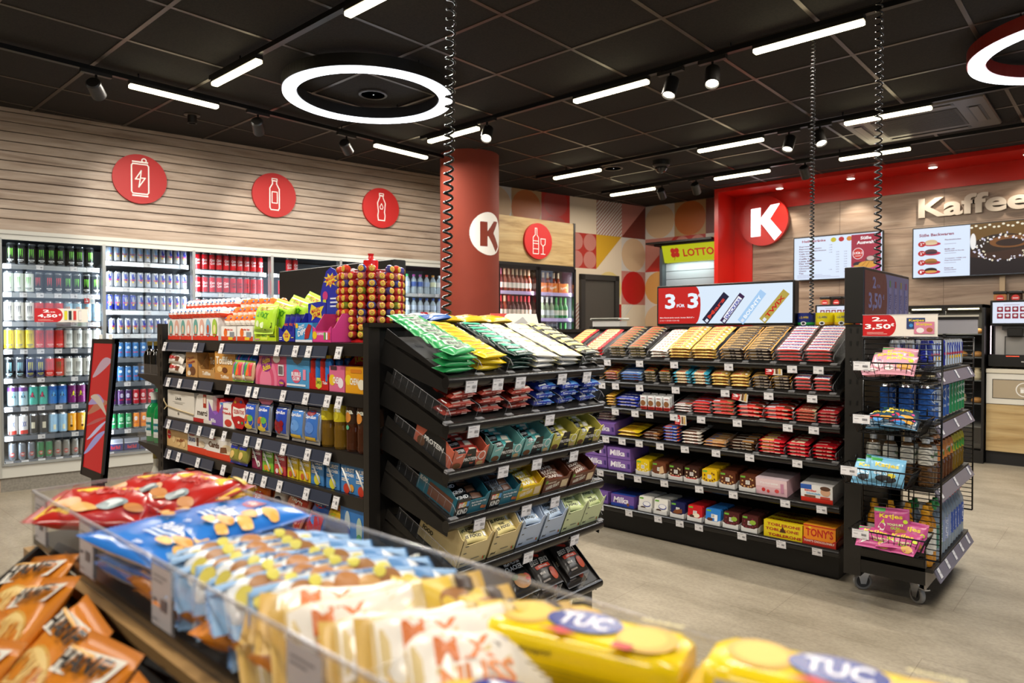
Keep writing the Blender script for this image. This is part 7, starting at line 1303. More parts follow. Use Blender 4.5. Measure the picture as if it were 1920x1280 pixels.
wn = K('liquor_bottle', 'bottle', MB().lathe([(0, 0), (.035, .002), (.035, .16), (.013, .22), (.013, .27)], 'd8d4c8:r.1:a.8', 18), [('cap', MB().lathe([(.015, .26), (.015, .30), (0, .301)], '8a7a3a:r.3', 14), None), ('label', MB().lathe([(.0355, .04), (.0355, .14)], 'e2e4e8', 18), None)])
for i in range(3): wn.put(TR(-3.94 + .09 * i, 1.49, .301), 'clear bottle with gold cap on the lowest end shelf, ' + ORL[i], 'clear liqueur bottles')
# ================================================================ wine cabinet
FW = TR(*wl(4.30, .52)) @ RZ(WA)
t = thing('wine_cooler', 'black two door wine fridge with oak panel beside the column', 'cooler', FW)
obj('fascia', MB().box(0, 1.17, 0, .03, 2.02, 2.53, 'oak_wood'), t); obj('side_trim', MB().box(1.17, 1.20, -.004, .50, 2.0, 2.535, '2b2723:r.4'), t)
g = MB().box(0, 1.2, .06, .48, 0, .1, '100e0d').box(-.0, .03, 0, .48, .1, 2.02, '100e0d:r.3').box(1.17, 1.20, 0, .48, .1, 2.02, '100e0d:r.3').box(0, 1.2, 0, .48, 1.985, 2.02, '100e0d:r.3').box(.57, .61, .02, .06, .1, 2.0, '100e0d:r.3'); obj('cabinet', g, t)
obj('back_panel', MB().box(.03, .59, .46, .48, .1, 1.99, '8a2a1c:r.4').box(.59, 1.17, .46, .48, .1, 1.99, '5a4a4c:r.4').box(1.163, 1.17, .02, .46, .1, 1.985, '6a7080:r.4').box(.59, .597, .06, .46, .1, 1.985, '6a5a5a:r.4'), t)
for k in range(2):
    a = .02 + .585 * k; d = obj('door', MB().box(a, a + .035, -.03, 0, .12, 1.985, '0e0c0b:r.25').box(a + .545, a + .58, -.03, 0, .12, 1.985, '0e0c0b:r.25').box(a, a + .58, -.03, 0, 1.945, 1.985, '0e0c0b:r.25').box(a, a + .58, -.03, 0, .12, .17, '0e0c0b:r.25'), t)
    obj('door_glass', MB().box(a + .035, a + .545, -.018, -.014, .17, 1.945, 'door_glass'), d); obj('handle', MB().box(a + (.52 if k == 0 else .03), a + (.535 if k == 0 else .045), -.06, -.045, .9, 1.2, '3a3836:r.3').box(a + (.52 if k == 0 else .03), a + (.535 if k == 0 else .045), -.046, -.03, .92, .94, '3a3836'), d)
ZW = [1.70, 1.40, 1.10, .80, .5]
for z in ZW: 
    s = obj('shelf', MB().box(.035, .57, .03, .45, z - .012, z, 'b0b4b8:r.2:a.5').box(.61, 1.165, .03, .45, z - .012, z, 'b0b4b8:r.2:a.5'), t); obj('label_strip', MB().prism([(.012, z - .04), (.02, z), (.026, z), (.018, z - .04)], .035, 1.165, 'b8a8d8:r.2', 'x'), s)
for k in range(2):
    for sg in (0, 1):
        area_lamp('wine_light', FW @ Vector((.045 + .585 * k + .515 * sg, .012, 1.1)), .025, 1.6, 5, (1, .93, .88) if k else (1, .62, .55), (radians(90), 0, radians(WA + (42 if sg else -42))))
def wine(body, cap, lab, h=.245):
    pr_ = [(0, 0), (.031, .002), (.032, .11), (.028, .14), (.013, .175), (.012, .22)]
    return K('wine_bottle', 'bottle', MB().lathe([(r, z * h / .245) for r, z in pr_], body, 14), [('cap', MB().lathe([(.0145, h * .74), (.0145, h), (0, h + .001)], cap, 10), None), ('label', MB().lathe([(.0328, h * .14), (.0328, h * .38)], lab, 14), None)])
WN = {'p': (wine('5a1418:r.1', 'c87aa0', 'e8d8d0'), 'dark wine bottle, pink capsule'), 's': (wine('8a3a20:r.1', 'd8c8a8', 'e8e4dc'), 'rose wine bottle, cream capsule'), 'r': (wine('4a1014:r.1', 'c82a3a', 'e4d8c8'), 'red wine bottle, red capsule'), 'w': (wine('8a9a80:r.1', 'd8d8d0', 'd8e0e4'), 'pale bottle, white capsule'), 'g': (wine('3a8a4a:r.1', '4ab05a', 'd8e0d0'), 'green bottle, green capsule'), 'd': (wine('1a2a18:r.1', '2a2a2a', 'e0e0d8'), 'dark green bottle, black capsule')}
mp = K('bottle_multipack', 'drink pack', carton(.15, .1, .11, 'd8742a:r.35', [('t', 'Aperol', .5, .5, .7, .4, 'f2e0c8', 12), ('c', .8, .3, .15, 'e89a4a')]))
for r_, (a, b) in enumerate((('ppsssssss', 'mmm'), ('srsrrrrrr', 'wwwwggg'), ('rrrrppppp', 'wddddgg'), ('rrrrrrrrr', 'ddddggg'))):
    for i, c_ in enumerate(a): WN[c_][0].put(FW @ TR(.065 + .0575 * i, .06, ZW[r_]), '%s, left wine fridge door, %s, %s%s' % (WN[c_][1], SH[r_], ORL[i], ' from left' if i else ''), 'bottles in the wine fridge')
    for i, c_ in enumerate(b):
        if c_ == 'm':
            mp.put(FW @ TR(.71 + .165 * i, .03, ZW[0]), 'orange aperitif bottle pack, right wine fridge door, ' + ORL[i], 'orange packs'); 
            for q in range(2): WN['s'][0].put(FW @ TR(.675 + .165 * i + .07 * q, .17, ZW[0]), 'bottle behind the orange packs in the wine fridge, %s' % (ORL[i * 2 + q]), 'bottles in the wine fridge')
        else: WN[c_][0].put(FW @ TR(.655 + .071 * i, .05, ZW[r_]), '%s, right wine fridge door, %s, %s%s' % (WN[c_][1], SH[r_], ORL[i], ' from left' if i else ''), 'bottles in the wine fridge')
t = thing('icon_sign', 'round red sign with wine bottle and glass on the oak panel', 'sign', FW @ TR(.60, -.03, 2.275), 'round red signs')
r = .205; obj('board', MB().prism([(r * cos(2 * pi * k / 64), r * sin(2 * pi * k / 64)) for k in range(64)], 0, .028, 'c81a18:r.4', 'y'), t)
obj('icon', MB().dec(((0, -.0005, 0), (1, 0, 0), (0, 0, 1)), [('l', [(-.05, .145), (-.025, .145), (-.025, .07), (0, .04), (0, -.145), (-.08, -.145), (-.08, .04), (-.05, .07)], .009, W_, True), ('l', [(-.08, .0), (0, .0)], .008, W_, False), ('l', [(-.08, -.03), (0, -.03)], .008, W_, False), ('l', [(-.08, -.09), (0, -.09)], .008, W_, False),
    ('l', [(.03, .03), (.10, .03), (.095, -.03), (.065, -.055), (.035, -.03)], .009, W_, True), ('l', [(.065, -.055), (.065, -.145)], .009, W_, False), ('l', [(.035, -.145), (.095, -.145)], .009, W_, False)], .001), t, label='white outline of bottle and glass')
# ================================================================ lotto kiosk
t = thing('lottery_kiosk', 'lottery stand with yellow sign and white slat wall', 'kiosk', TR(-4.66, 8.05, 0))
obj('top_board', MB().box(-.14, .78, -.12, .36, 2.375, 2.40, '15120f:r.4').box(-.05, .78, -.06, .36, 2.35, 2.375, '15120f:r.4'), t); obj('side_post', MB().box(0, .04, 0, .36, 0, 2.35, '3a3f44:r.4'), t)
obj('light_box', MB().prism([(-.02, 2.35), (.06, 2.14), (.3, 2.14), (.3, 2.35)], .04, .77, 'd8dc1c:e.62:r.3', 'x'), t)
n_ = Vector((0, -.21, -.08)).normalized()
fr = ((.04, -.021, 2.345), (1, 0, 0), (0, -.357 * -1 * -1 if 0 else .0, 1))
lg = MB(); fr = ((.04, .0595, 2.14), (1, 0, 0), Vector((0, -.08, .21)).normalized())
RL = 'a8281f:r.4'
clover = [('c', .175 + .04 * cos(a), .125 + .04 * sin(a), .034, .034, RL) for a in (pi / 4, 3 * pi / 4, 5 * pi / 4, 7 * pi / 4)] + [('l', [(.175, .125), (.165, .06), (.15, .03)], .008, RL, False)]
lg.dec(fr, clover + [('t', 'LOTTO', .50, .115, .42, .10, RL)], .0008); obj('lettering', lg, t, label='dark red clover and letters')
g = MB(); 
for k in range(12): g.box(.04, .77, .10, .13, 2.13 - .105 * (k + 1) + .006, 2.13 - .105 * k, '7f8188:r.5')
obj('slat_wall', g, t); obj('back_panel', MB().box(.04, .77, .13, .16, .8, 2.35, '55565a'), t)
area_lamp('kiosk_light', (-4.25, 8.03, 2.12), .6, .04, 3, (.78, 1, .9), (radians(20), 0, 0))
# ================================================================ coffee wall
def ptp(P, s, cx, cz): return [(cx + x * s, cz + y * s) for x, y in P]
t = thing('logo_disc', 'big round red disc with glowing white letter K on the coffee wall', 'sign', TR(-3.40, 8.33, 2.585))
r = .298; obj('disc', MB().prism([(r * cos(2 * pi * k / 96), r * sin(2 * pi * k / 96)) for k in range(96)], 0, .06, 'b8140c:r.3', 'y', True), t)
g = MB(); 
for P in KP: g.prism(ptp(P, r, 0, 0), -.006, .0, 'ffffff:e3', 'y')
obj('letter', g, t, label='glowing white letter K'); obj('bracket', MB().box(-.1, .1, .06, .10, -.1, .1, '222222'), t)
def letters(s, x, z, h, y, dep, c, lab):
    g_, fs, asp = textgeo(s, .02)
    cu = bpy.data.curves.new('t', 'FONT'); cu.body = s; cu.offset = .03; cu.extrude = .08; cu.resolution_u = 6
    o = bpy.data.objects.new('t', cu); me0 = o.to_mesh(); V = [tuple(v.co) for v in me0.vertices]; F = [tuple(p.vertices) for p in me0.polygons]; o.to_mesh_clear(); bpy.data.objects.remove(o)
    x0 = min(v[0] for v in V); y0 = min(v[1] for v in V); y1 = max(v[1] for v in V); k = h / (y1 - y0)
    m = MB().add([(x + (a - x0) * k * 1.42, y - (b2 + .08) * dep / .16, z + (b - y0) * k) for a, b, b2 in V], F, c)
    return obj('lettering', m, label=lab, cat='sign')
letters('Kaffee', -1.75, 2.445, .205, 8.425, .03, 'c4b5a2:r.5', 'cream three dimensional letters reading Kaffee on the coffee wall')
def menu(x0, x1, z0, z1, items, lab, right=None):
    w, h = x1 - x0, z1 - z0; t = thing('menu_screen', lab, 'screen', TR(x0, 8.33, z0))
    obj('housing', MB().bev(0, w, 0, .04, 0, h, '14120f:r.3', .003), t); obj('mount', MB().box(w * .3, w * .7, .04, .1, h * .3, h * .7, '222222'), t)
    obj('screen_panel', MB().dec(((.012, -.0006, .012), (1, 0, 0), (0, 0, 1)), sc(items, w - .024, h - .024), .0004), t)
SE = ':e.95:r.25'; TX = '6a2438' + SE; DK = '8a8698' + SE
it = [('r', 0, 0, 1, 1, 'dce9ff' + SE), ('t', 'Heißgetränke', .235, .905, .28, .075, 'a02838' + SE), ('e', .465, .905, .032, .055, 'c8b82a' + SE), ('e', .555, .905, .032, .055, 'b82028' + SE), ('e', .645, .905, .032, .055, 'd0842a' + SE)]
for k, s in enumerate(('Espresso', 'Espresso Doppio', 'Espresso Macchiato', 'Café Crema', 'Cappuccino', 'Caffè Latte', 'Latte Macchiato', 'Flat White', 'Cortado', 'Chococino', 'Choco', 'Tee')):
    z = .79 - .058 * k; it.append(('t', s, .06 + .009 * len(s), z, .018 * len(s), .034, TX))
    if k < 4 or k == 10: it.append(('t', '1,90', .435, z, .035, .022, DK))
    if k > 2: it += [('t', '2,50', .515, z, .035, .022, DK), ('t', '3,20', .605, z, .035, .022, DK)]
it += [('r', .04, .04 + .03 * k, .5 - .1 * k, .008, 'a8a4b8' + SE) for k in range(3)]
it += [('r', .67, .0, .32, .975, 'a01c38' + SE), ('r', .67, 0, .32, .26, 'b8387a' + SE), ('t', 'Süße', .83, .89, .12, .07, 'fbf6f8' + SE), ('t', 'Auswahl', .83, .79, .20, .075, 'fbf6f8' + SE), ('e', .745, .54, .062, .13, 'f0e4ea' + SE), ('e', .745, .54, .056, .117, 'c8281f' + SE), ('t', '3 FÜR 2', .745, .555, .10, .06, 'ffffff' + SE), ('r', .71, .48, .07, .012, 'f0d8d8' + SE),
       ('e', .755, .30, .065, .055, '2a1c2a' + SE), ('e', .755, .25, .06, .03, 'd8a050' + SE), ('e', .89, .38, .065, .10, '5a3a3a' + SE), ('e', .88, .42, .04, .05, 'c8b0a8' + SE), ('e', .85, .28, .10, .08, 'd89a3a' + SE), ('l', [(.79, .26), (.83, .34)], .006, 'a86a1f' + SE, False), ('l', [(.83, .22), (.87, .34)], .006, 'a86a1f' + SE, False)]
menu(-3.035, -2.07, 1.835, 2.345, it, 'left menu screen listing hot drinks beside a pastry picture')
it = [('r', 0, 0, 1, 1, 'dce9ff' + SE), ('t', 'Süße Backwaren', .20, .86, .30, .06, '8a2040' + SE)]
for k, (n1, n2) in enumerate((('Plunderstückchen', ''), ('Muffin mit', 'Schokolade & Nougat'), ('Croissant gefüllt mit', 'Nuss-Nougatcreme'), ('Donut mit', 'Schokoglasur'))):
    z = .70 - .19 * k; it += [('e', .165, z - .03, .075, .04, 'c0284a' + SE), ('e', .155, z + .01, .055, .05, ['d8b890', '5a3a3a', 'b07a3a', '201418'][k] + SE), ('e', .155, z - .02, .055, .025, ['e0c8a0', '3a2838', '8a5a2a', 'd8a050'][k] + SE), ('e', .075, z - .02, .034, .058, 'b81c20' + SE), ('t', ['2⁸⁰', '2⁵⁰', '2⁶⁰', '1⁹⁰'][k][:1], .068, z - .02, .016, .05, 'fff4f4' + SE), ('t', '90', .088, z - .005, .016, .022, 'fff4f4' + SE), ('t', n1, .27 + .0045 * len(n1), z + .04, .0085 * len(n1), .026, TX)]
    if n2: it.append(('t', n2, .27 + .0045 * len(n2), z, .0085 * len(n2), .026, TX))
    it.append(('r', .27, z - .05, .1, .01, 'a8a4b8' + SE))
it += [('r', .485, 0, .515, 1, '1a0f14' + SE), ('e', .86, .96, .14, .04, 'a8802a' + SE), ('r', .485, .62, .515, .38, '6a4a1a' + SE), ('e', .74, .52, .25, .26, '2a1810' + SE), ('e', .80, .62, .16, .12, '7a4a20' + SE), ('e', .80, .60, .11, .07, '2a1510' + SE), ('e', .51, .66, .024, .16, 'f0ece8' + SE), ('p', [(.485, .5), (.6, .42), (.99, .5), (.99, .3), (.7, .28), (.485, .36)], '3a1f14' + SE)]
rr = random.Random(3)
for k in range(90):
    a = rr.uniform(0, 2 * pi); q = rr.uniform(.7, 1.05); x = .755 + .235 * q * cos(a); z = .52 + .26 * q * sin(a)
    if .49 < x < .985 and .25 < z < .95: it.append(('e', x, z, rr.uniform(.004, .010), rr.uniform(.010, .022), rr.choice(['f4f0f4', 'd8d4e8', 'e8dcc0']) + SE))
for k in range(14): it.append(('e', .5 + .036 * k, .93 + .03 * sin(k * 2), .012, .02, 'f0e8d0' + SE))
menu(-1.79, -.72, 1.80, 2.335, it, 'right menu screen of sweet pastries with sugared doughnut picture')
# counter, bins
CTX = -2.9
g = thing('coffee_counter', 'oak fronted coffee counter with pale worktop and black plinth', 'counter', TR(0, 7.85, 0))
m1, m2, m3 = MB(), MB(), MB()
for a, b in ((CTX, -1.74), (-1.06, 1.5)):
    m1.box(a, b, .03, .55, 0, .12, '14110f:r.5'); m2.box(a, b, .02, .57, .12, .855, '4a3a28'); m3.bev(a, b, -.015, .57, .855, .895, 'cfc6b2:r.35', .003)
obj('plinth', m1, g); obj('carcass', m2, g); obj('worktop', m3, g)
xs = [CTX, -2.35, -1.74, -1.06, -.50, .1, .7, 1.3]
for a, b in zip(xs[:-1], xs[1:]):
    if a == -1.74: continue
    top = .57 if a in (-1.06, .1) else .85
    d = obj('door', MB().box(a + .004, b - .004, 0, .02, .125, top - .006, 'oak_wood'), g); obj('handle', MB().box(b - .06, b - .02, -.006, 0, top - .03, top - .012, '8a8478:r.3'), d)
for a in (-1.06, .1): 
    b = a + .56; t = obj('bin_panel', MB().box(a + .004, b - .004, -.008, .02, .57, .85, 'd8d2c4:r.4').box(a + .05, b - .06, -.0095, -.008, .62, .80, '2a2622:r.5').box(a + .056, b - .066, -.0105, -.009, .626, .794, 'a8987e:r.35'), g)
    c_ = a + .295; ic = [('g', c_, .71, .058, .066, 'eeeae2'), ('r', c_ - .03, .68, .026, .036, 'eeeae2'), ('r', c_ - .034, .722, .034, .006, 'eeeae2'), ('c', c_ + .018, .74, .008, .008, 'eeeae2'), ('r', c_ + .008, .68, .02, .05, 'eeeae2')]
    obj('bin_icon', MB().dec(((0, -.0108, 0), (1, 0, 0), (0, 0, 1)), [i for i in ic], .0006), t)
def coffee(x, lab):
    t = thing('coffee_machine', lab, 'coffee machine', TR(x, 7.93, .897), 'coffee machines')
    obj('body', MB().bev(0, .36, .08, .42, .03, .60, '1a1816:r.3', .006), t); obj('drip_base', MB().bev(-.02, .38, -.06, .42, .02, .13, '14120f:r.35', .005), t); obj('back_plate', MB().box(.02, .34, .074, .08, .13, .40, 'c2beb6:r.35:m.2'), t)
    obj('brew_head', MB().bev(.12, .24, -.01, .08, .30, .38, '1c1a18:r.3', .006).box(.08, .28, .0, .08, .36, .40, '1c1a18'), t); obj('cup_niche', MB().box(.10, .26, .06, .074, .13, .30, '8f8a82:r.4').box(.095, .265, .058, .062, .295, .302, '1a1816').box(.095, .102, .058, .062, .13, .3, '1a1816').box(.258, .265, .058, .062, .13, .3, '1a1816'), t)
    s = obj('screen_frame', MB().bev(-.012, .372, -.02, .05, .40, .64, '0e0d0c:r.25', .005), t)
    it = [('r', 0, 0, 1, 1, 'dfe6f6' + SE), ('r', .25, .86, .35, .03, 'b8a8b8' + SE)]
    for q in range(5):
        for z in (.22, .54): it += [('r', .10 + .17 * q, z, .135, .25, '8a2036' + SE), ('e', .167 + .17 * q, z + .14, .04, .06, 'e0d8d8' + SE)]
    obj('touch_screen', MB().dec(((.008, -.0206, .425), (1, 0, 0), (0, 0, 1)), sc(it, .344, .195), .0004), s)
    obj('light_bar', MB().box(-.006, -.0, -.03, -.02, .135, .40, 'ffe4f0:e3'), t); obj('status_light', MB().box(.12, .22, -.0605, -.06, .115, .12, 'ff5a3a:e2'), t); obj('nameplate', MB().dec(((0, -.0606, 0), (1, 0, 0), (0, 0, 1)), [('t', 'schaerer', .28, .07, .09, .012, 'e8e4de')]), t)
    for q in range(3):
        xx = .05 + .12 * q
        j = thing('bean_jar', 'glass coffee bean jar on the %s, %s' % (lab.split(' with')[0], ORL[q]), 'jar', TR(x + xx, 8.08, 1.50), 'bean jars')
        obj('jar_body', MB().bev(-.052, .052, -.05, .05, .0, .10, ['b0784a:r.2', '3a2014:r.2', '3a2014:r.2'][q], .008), j); obj('lid', MB().bev(-.056, .056, -.054, .054, .10, .128, '171412:r.3', .005), j); obj('label', MB().dec(((0, -.0505, .06), (1, 0, 0), (0, 0, 1)), [('c', 0, 0, .032, .032, 'c8281f'), ('r', -.022, -.004, .044, .008, 'f2e8e4')]), j)
for x, lab in ((-1.03, 'right coffee machine with white touch screen'), (-2.63, 'left coffee machine with white touch screen')): coffee(x, lab)
obj('hopper_shelf', MB().box(-2.64, -2.24, 8.0, 8.2, 1.497, 1.5, '222222'), label='black tray under the left bean jars', cat='tray')
# bakery display
t = thing('bakery_case', 'tall black glazed bakery display between the coffee machines', 'cabinet', TR(-1.73, 7.80, 0))
g = MB().box(0, .66, .5, .54, .12, 1.50, '14110f:r.4').box(0, .66, 0, .54, 1.47, 1.50, '181513:r.25').box(0, .02, 0, .54, .12, 1.5, '14110f:r.4').box(.64, .66, 0, .54, .12, 1.5, '14110f:r.4').box(.32, .34, .02, .04, .12, 1.47, '14110f:r.4').box(0, .66, 0, .54, 0, .12, '14110f'); obj('cabinet', g, t)
obj('door_glass', MB().box(.02, .64, .0, .004, .14, 1.47, 'door_glass'), t)
for a in (.05, .36): obj('light_strip', MB().box(a, a + .25, .03, .05, 1.455, 1.465, 'fff0c0:e6'), t)
area_lamp('bakery_light', (-1.40, 7.95, 1.44), .55, .1, 7, (1, .9, .7))
for z in (1.22, 1.0, .78, .56, .34): obj('shelf', MB().box(.02, .64, .05, .5, z - .008, z, '8d8a84:r.3:m.4'), t)
bun = K('bread_roll', 'pastry', MB().lathe([(0, 0), (.045, .006), (.052, .024), (.04, .042), (.018, .052), (0, .054)], 'c98a45:r.6', 14)); bag = K('pastry_bag', 'pastry', MB().lathe([(.035, 0), (.045, .02), (.04, .07), (.02, .10), (.03, .115)], 'e0c9a0:r.5', 12))
for r_, z in enumerate((1.22, 1.0, .78, .56)):
    for q in range(5): (bun if (q + r_) % 3 else bag).put(TR(-1.66 + .13 * q, 7.93, z + .001), 'golden pastry in the bakery display, %s, %s' % (SH[r_], ORL[q]), 'pastries in the bakery display')
# ================================================================ foreground bin
EX0, EX1, EY0, EY1, EZ = -1.135, .62, .267, .462, 1.03
t = thing('snack_bin', 'long clear walled snack bin on a black gondola, out of focus in front', 'bin', TR(0, 0, 0))
obj('deck', MB().box(EX0, EX1, EY0, EY1, .955, .967, '1b1714:r.4'), t)
obj('side_wall', MB().box(EX0, EX1, EY0 - .002, EY0 + .001, .935, EZ - .003, 'acrylic').box(EX0, EX1, EY0 - .002, EY0 + .001, EZ - .003, EZ, 'acrylic_edge').box(EX0, EX1, EY0 - .012, EY0 + .0, .940, .952, 'b08a5a:r.3'), t)
obj('side_wall', MB().box(EX0, EX1, EY1 - .001, EY1 + .002, .935, EZ - .003, 'acrylic').box(EX0, EX1, EY1 - .001, EY1 + .002, EZ - .003, EZ, 'acrylic_edge'), t)
obj('end_wall', MB().box(EX0 - .002, EX0 + .001, EY0, EY1, .935, EZ - .003, 'acrylic').box(EX0 - .002, EX0 + .001, EY0, EY1, EZ - .004, EZ, 'acrylic_edge'), t)
for x in (-.955, -.70, -.535, -.375): obj('divider', MB().box(x - .001, x + .001, EY0 + .006, EY1 - .006, .967, 1.025, 'acrylic'), t)
obj('body', MB().box(EX0 + .04, EX1, EY0 + .04, EY1 - .04, .0, .955, '120f0d:r.5'), t)
# slanted tray below, towards the camera
FT = TR(0, .262, .940) @ RX(38)
obj('lower_tray', MB().box(-1.06, .5, -.34, 0, -.02, -.006, '14110e:r.5'), t).matrix_world = FT
obj('tray_side', MB().box(-1.06, -1.05, -.34, .012, -.02, .03, '0f0d0b:r.45'), t).matrix_world = FT
obj('tray_front', MB().box(-1.06, .5, -.345, -.335, -.02, .05, '0f0d0b:r.45'), t).matrix_world = FT
BT_ = K('price_tag', 'price tag', MB().bev(-.026, .026, .0, .0012, -.062, .002, 'acrylic_edge', .0004).dec(((-.023, -.0002, -.060), (1, 0, 0), (0, 0, 1)), sc([('r', 0, 0, 1, 1, 'dcd6d8:r.5'), ('r', .1, .82, .7, .03, '8a868c'), ('r', .1, .74, .5, .03, '8a868c'), ('r', .1, .4, .2, .06, '77737a'), ('r', .5, .3, .3, .2, '77737a'), ('r', .1, .1, .25, .03, '9a969c')], .046, .058)))
for i, x in enumerate((-1.085, -.90, -.685, -.435, -.20, .05)): BT_.put(TR(x, EY0 - .0035, EZ - .002), 'blurred white price tag on the near bin wall, ' + ORL[i] + (' from left' if i else ''), 'bin price tags')
for i, x in enumerate((-1.0, -.82, -.70, -.445, -.17)): BT_.put(TR(x, EY1 + .0038, EZ - .002) @ RZ(180), 'blurred price tag seen from behind on the far bin wall, ' + ORL[i] + (' from left' if i else ''), 'bin price tags')
def zig(g, L, W, z, c, n=26):
    """saw-toothed seam at both x ends"""
    for s in (-1, 1):
        for k in range(n):
            y0, y1 = -W / 2 + W * k / n, -W / 2 + W * (k + 1) / n
            g.add([(s * L / 2, y0, z), (s * (L / 2 + .003), (y0 + y1) / 2, z), (s * L / 2, y1, z)], [(0, 1, 2) if s > 0 else (2, 1, 0)], c)
    return g
PN = [('e', .20, .80, .07, .05, 'd8a24a'), ('e', .14, .66, .06, .05, 'e0b055'), ('e', .26, .62, .07, .045, 'c8923f'), ('e', .18, .40, .08, .05, 'e8ba60'), ('e', .30, .30, .06, .04, 'd8a24a'), ('e', .16, .20, .07, .05, 'd09a45')]
bp_ = packet(.180, .130, .026, '2f7cd6:r.22', '2468bd', [('r', .40, .52, .30, .26, '2a6ac4'), ('e', .56, .74, .11, .10, 'b83038'), ('t', 'ültje', .56, .74, .14, .10, 'f4ecec', 0, .1), ('t', 'Erdnüsse', .56, .48, .34, .15, 'eef3fa', 0, .1), ('r', .42, .34, .28, .03, 'c8dcf4'), ('r', .42, .28, .22, .03, 'c8dcf4'), ('t', '200g', .6, .12, .1, .06, 'e8eef8'),
   ('e', .86, .70, .09, .06, 'e6ad4a'), ('e', .80, .55, .08, .06, 'd99a3a'), ('e', .90, .45, .08, .06, 'edbb62'), ('e', .82, .33, .09, .06, 'd8963a'), ('e', .92, .24, .06, .05, 'e8b050'), ('e', .76, .22, .07, .05, 'f0c070')] + PN[:3], .012, 'x', 22, 16, .10, 5, 'e8e4dc:r.3'); zig(bp_, .18, .130, .0125, '2468bd')
kbl = K('peanut_bag', 'snack bag', bp_)
for i, (x, y, z, rz, rx, ry) in enumerate(((-.800, .322, 1.006, 6, 2, 2), (-.805, .384, 1.013, -4, 3, -2), (-.815, .340, .990, 3, 0, 0), (-.80, .338, .979, 4, 0, 0), (-.81, .336, .968, 2, 0, 0), (-.76, .372, .996, 10, 1, 3))):
    kbl.put(TR(x, y, z) @ RZ(rz) @ RX(rx) @ RY(ry), 'bright blue peanut bag in the foreground bin, ' + ['top, nearest the camera', 'top, behind the nearest', 'middle of the pile', 'second from the bottom', 'bottom of the pile', 'tilted under the top two'][i], 'blue peanut bags')
rp = packet(.150, .115, .032, 'b5231c:r.2', '9d1d18', [('p', [(.04, .50), (.12, .84), (.22, .66), (.32, .94), (.42, .70), (.52, .96), (.62, .72), (.74, .94), (.82, .70), (.95, .84), (.92, .48), (.5, .44)], 'e8c81f'), ('p', [(.05, .08), (.12, .34), (.2, .14), (.28, .36), (.33, .1)], 'e0b81f'), ('t', 'ERDNUSS', .5, .69, .5, .10, 'c2281c', 0, .2), ('t', 'FLIPS', .5, .58, .3, .09, 'c2281c', 0, .2), ('e', .25, .28, .12, .10, 'c98a3f'), ('e', .42, .2, .11, .08, 'dca050'), ('e', .62, .28, .13, .11, '7a8a8f'), ('e', .62, .28, .09, .07, 'b8c4c8'), ('e', .82, .2, .08, .08, 'c07a34'), ('e', .15, .9, .06, .04, 'd09040'), ('e', .85, .92, .08, .05, 'd8b02a')], .012, 'x', 20, 16, .14, 8, 'a8201a:r.25'); zig(rp, .15, .115, .0165, '9d1d18')
krd = K('peanut_bag', 'snack bag', rp)
for i, (x, y, z, rz, rx, ry) in enumerate(((-1.03, .325, .998, 50, 6, 2), (-1.045, .392, 1.004, 24, 6, -4), (-.985, .415, 1.006, 12, 10, 2), (-1.04, .36, .985, 60, 0, 0), (-1.045, .37, .968, 10, 0, 0))):
    krd.put(TR(x, y, z) @ RZ(rz) @ RX(rx) @ RY(ry), 'red and yellow flips bag, left end of the bin, ' + ['nearest on top', 'middle of the top', 'rearmost on top', 'second from the bottom', 'bottom'][i], 'red flips bags')
nb = packet(.185, .052, .034, 'e9ebee:r.22', '7fa6cc', [('r', .0, .78, 1, .2, '7aa4cf'), ('r', .76, .0, .1, 1, '5a8cc2'), ('t', 'NÜSSE', .50, .86, .34, .2, '2f6aa8'), ('e', .22, .52, .06, .26, 'a8703a'), ('e', .32, .44, .055, .24, 'c8925a'), ('e', .42, .54, .06, .26, 'b87a40'), ('e', .53, .44, .06, .24, 'c89858'), ('e', .63, .54, .055, .26, '9d6a35'), ('e', .72, .46, .04, .2, 'd8c858'), ('e', .28, .70, .03, .14, 'd8cc58'), ('e', .58, .72, .03, .14, 'cfc450'), ('e', .14, .4, .04, .2, 'd0c050')], .012, 'x', 20, 10, .12, 6, 'cfd6dc:r.3'); zig(nb, .185, .052, .017, '4f82b8', 12)
knb = K('nut_bag', 'snack bag', nb)
for i in range(16):
    j, l = i % 8, i // 8
    knb.put(TR(-.682 + .0235 * j + .010 * l, .362 + jit(.010), .996 - .026 * l) @ RZ(64 + jit(9)) @ RX(26 + jit(12)) @ RY(jit(4)), 'slim white and blue nut mix bag, foreground bin, %s layer, %s' % (['upper', 'lower'][l], ORL[j]), 'white blue nut bags')
gd = packet(.175, .066, .036, 'd9c08a:r.25', 'c9a04a', [('r', .08, .1, .55, .8, 'efe6da:r.25'), ('t', 'MIX', .3, .62, .24, .3, 'e07a3a'), ('t', 'NUSS', .34, .3, .3, .26, 'e8935a'), ('r', .68, .1, .14, .8, 'd8b43a'), ('e', .82, .5, .08, .2, 'a06a35'), ('r', .84, .66, .1, .24, '3a2418')], .012, 'x', 18, 10, .14, 9, 'cdb078:r.3'); zig(gd, .165, .058, .018, 'c9a04a', 12)
kgd = K('nut_bag', 'snack bag', gd)
for i in range(14):
    j, l = i % 7, i // 7
    kgd.put(TR(-.505 + .027 * j + .012 * l, .350 + jit(.014) + .004 * j, .990 - .028 * l + .004 * (j % 3)) @ RZ(62 + jit(10)) @ RX(24 + jit(14)) @ RY(jit(7)), 'cream and gold nut bag with orange letters, foreground bin, %s layer, %s' % (['upper', 'lower'][l], ORL[j]), 'cream gold nut bags')
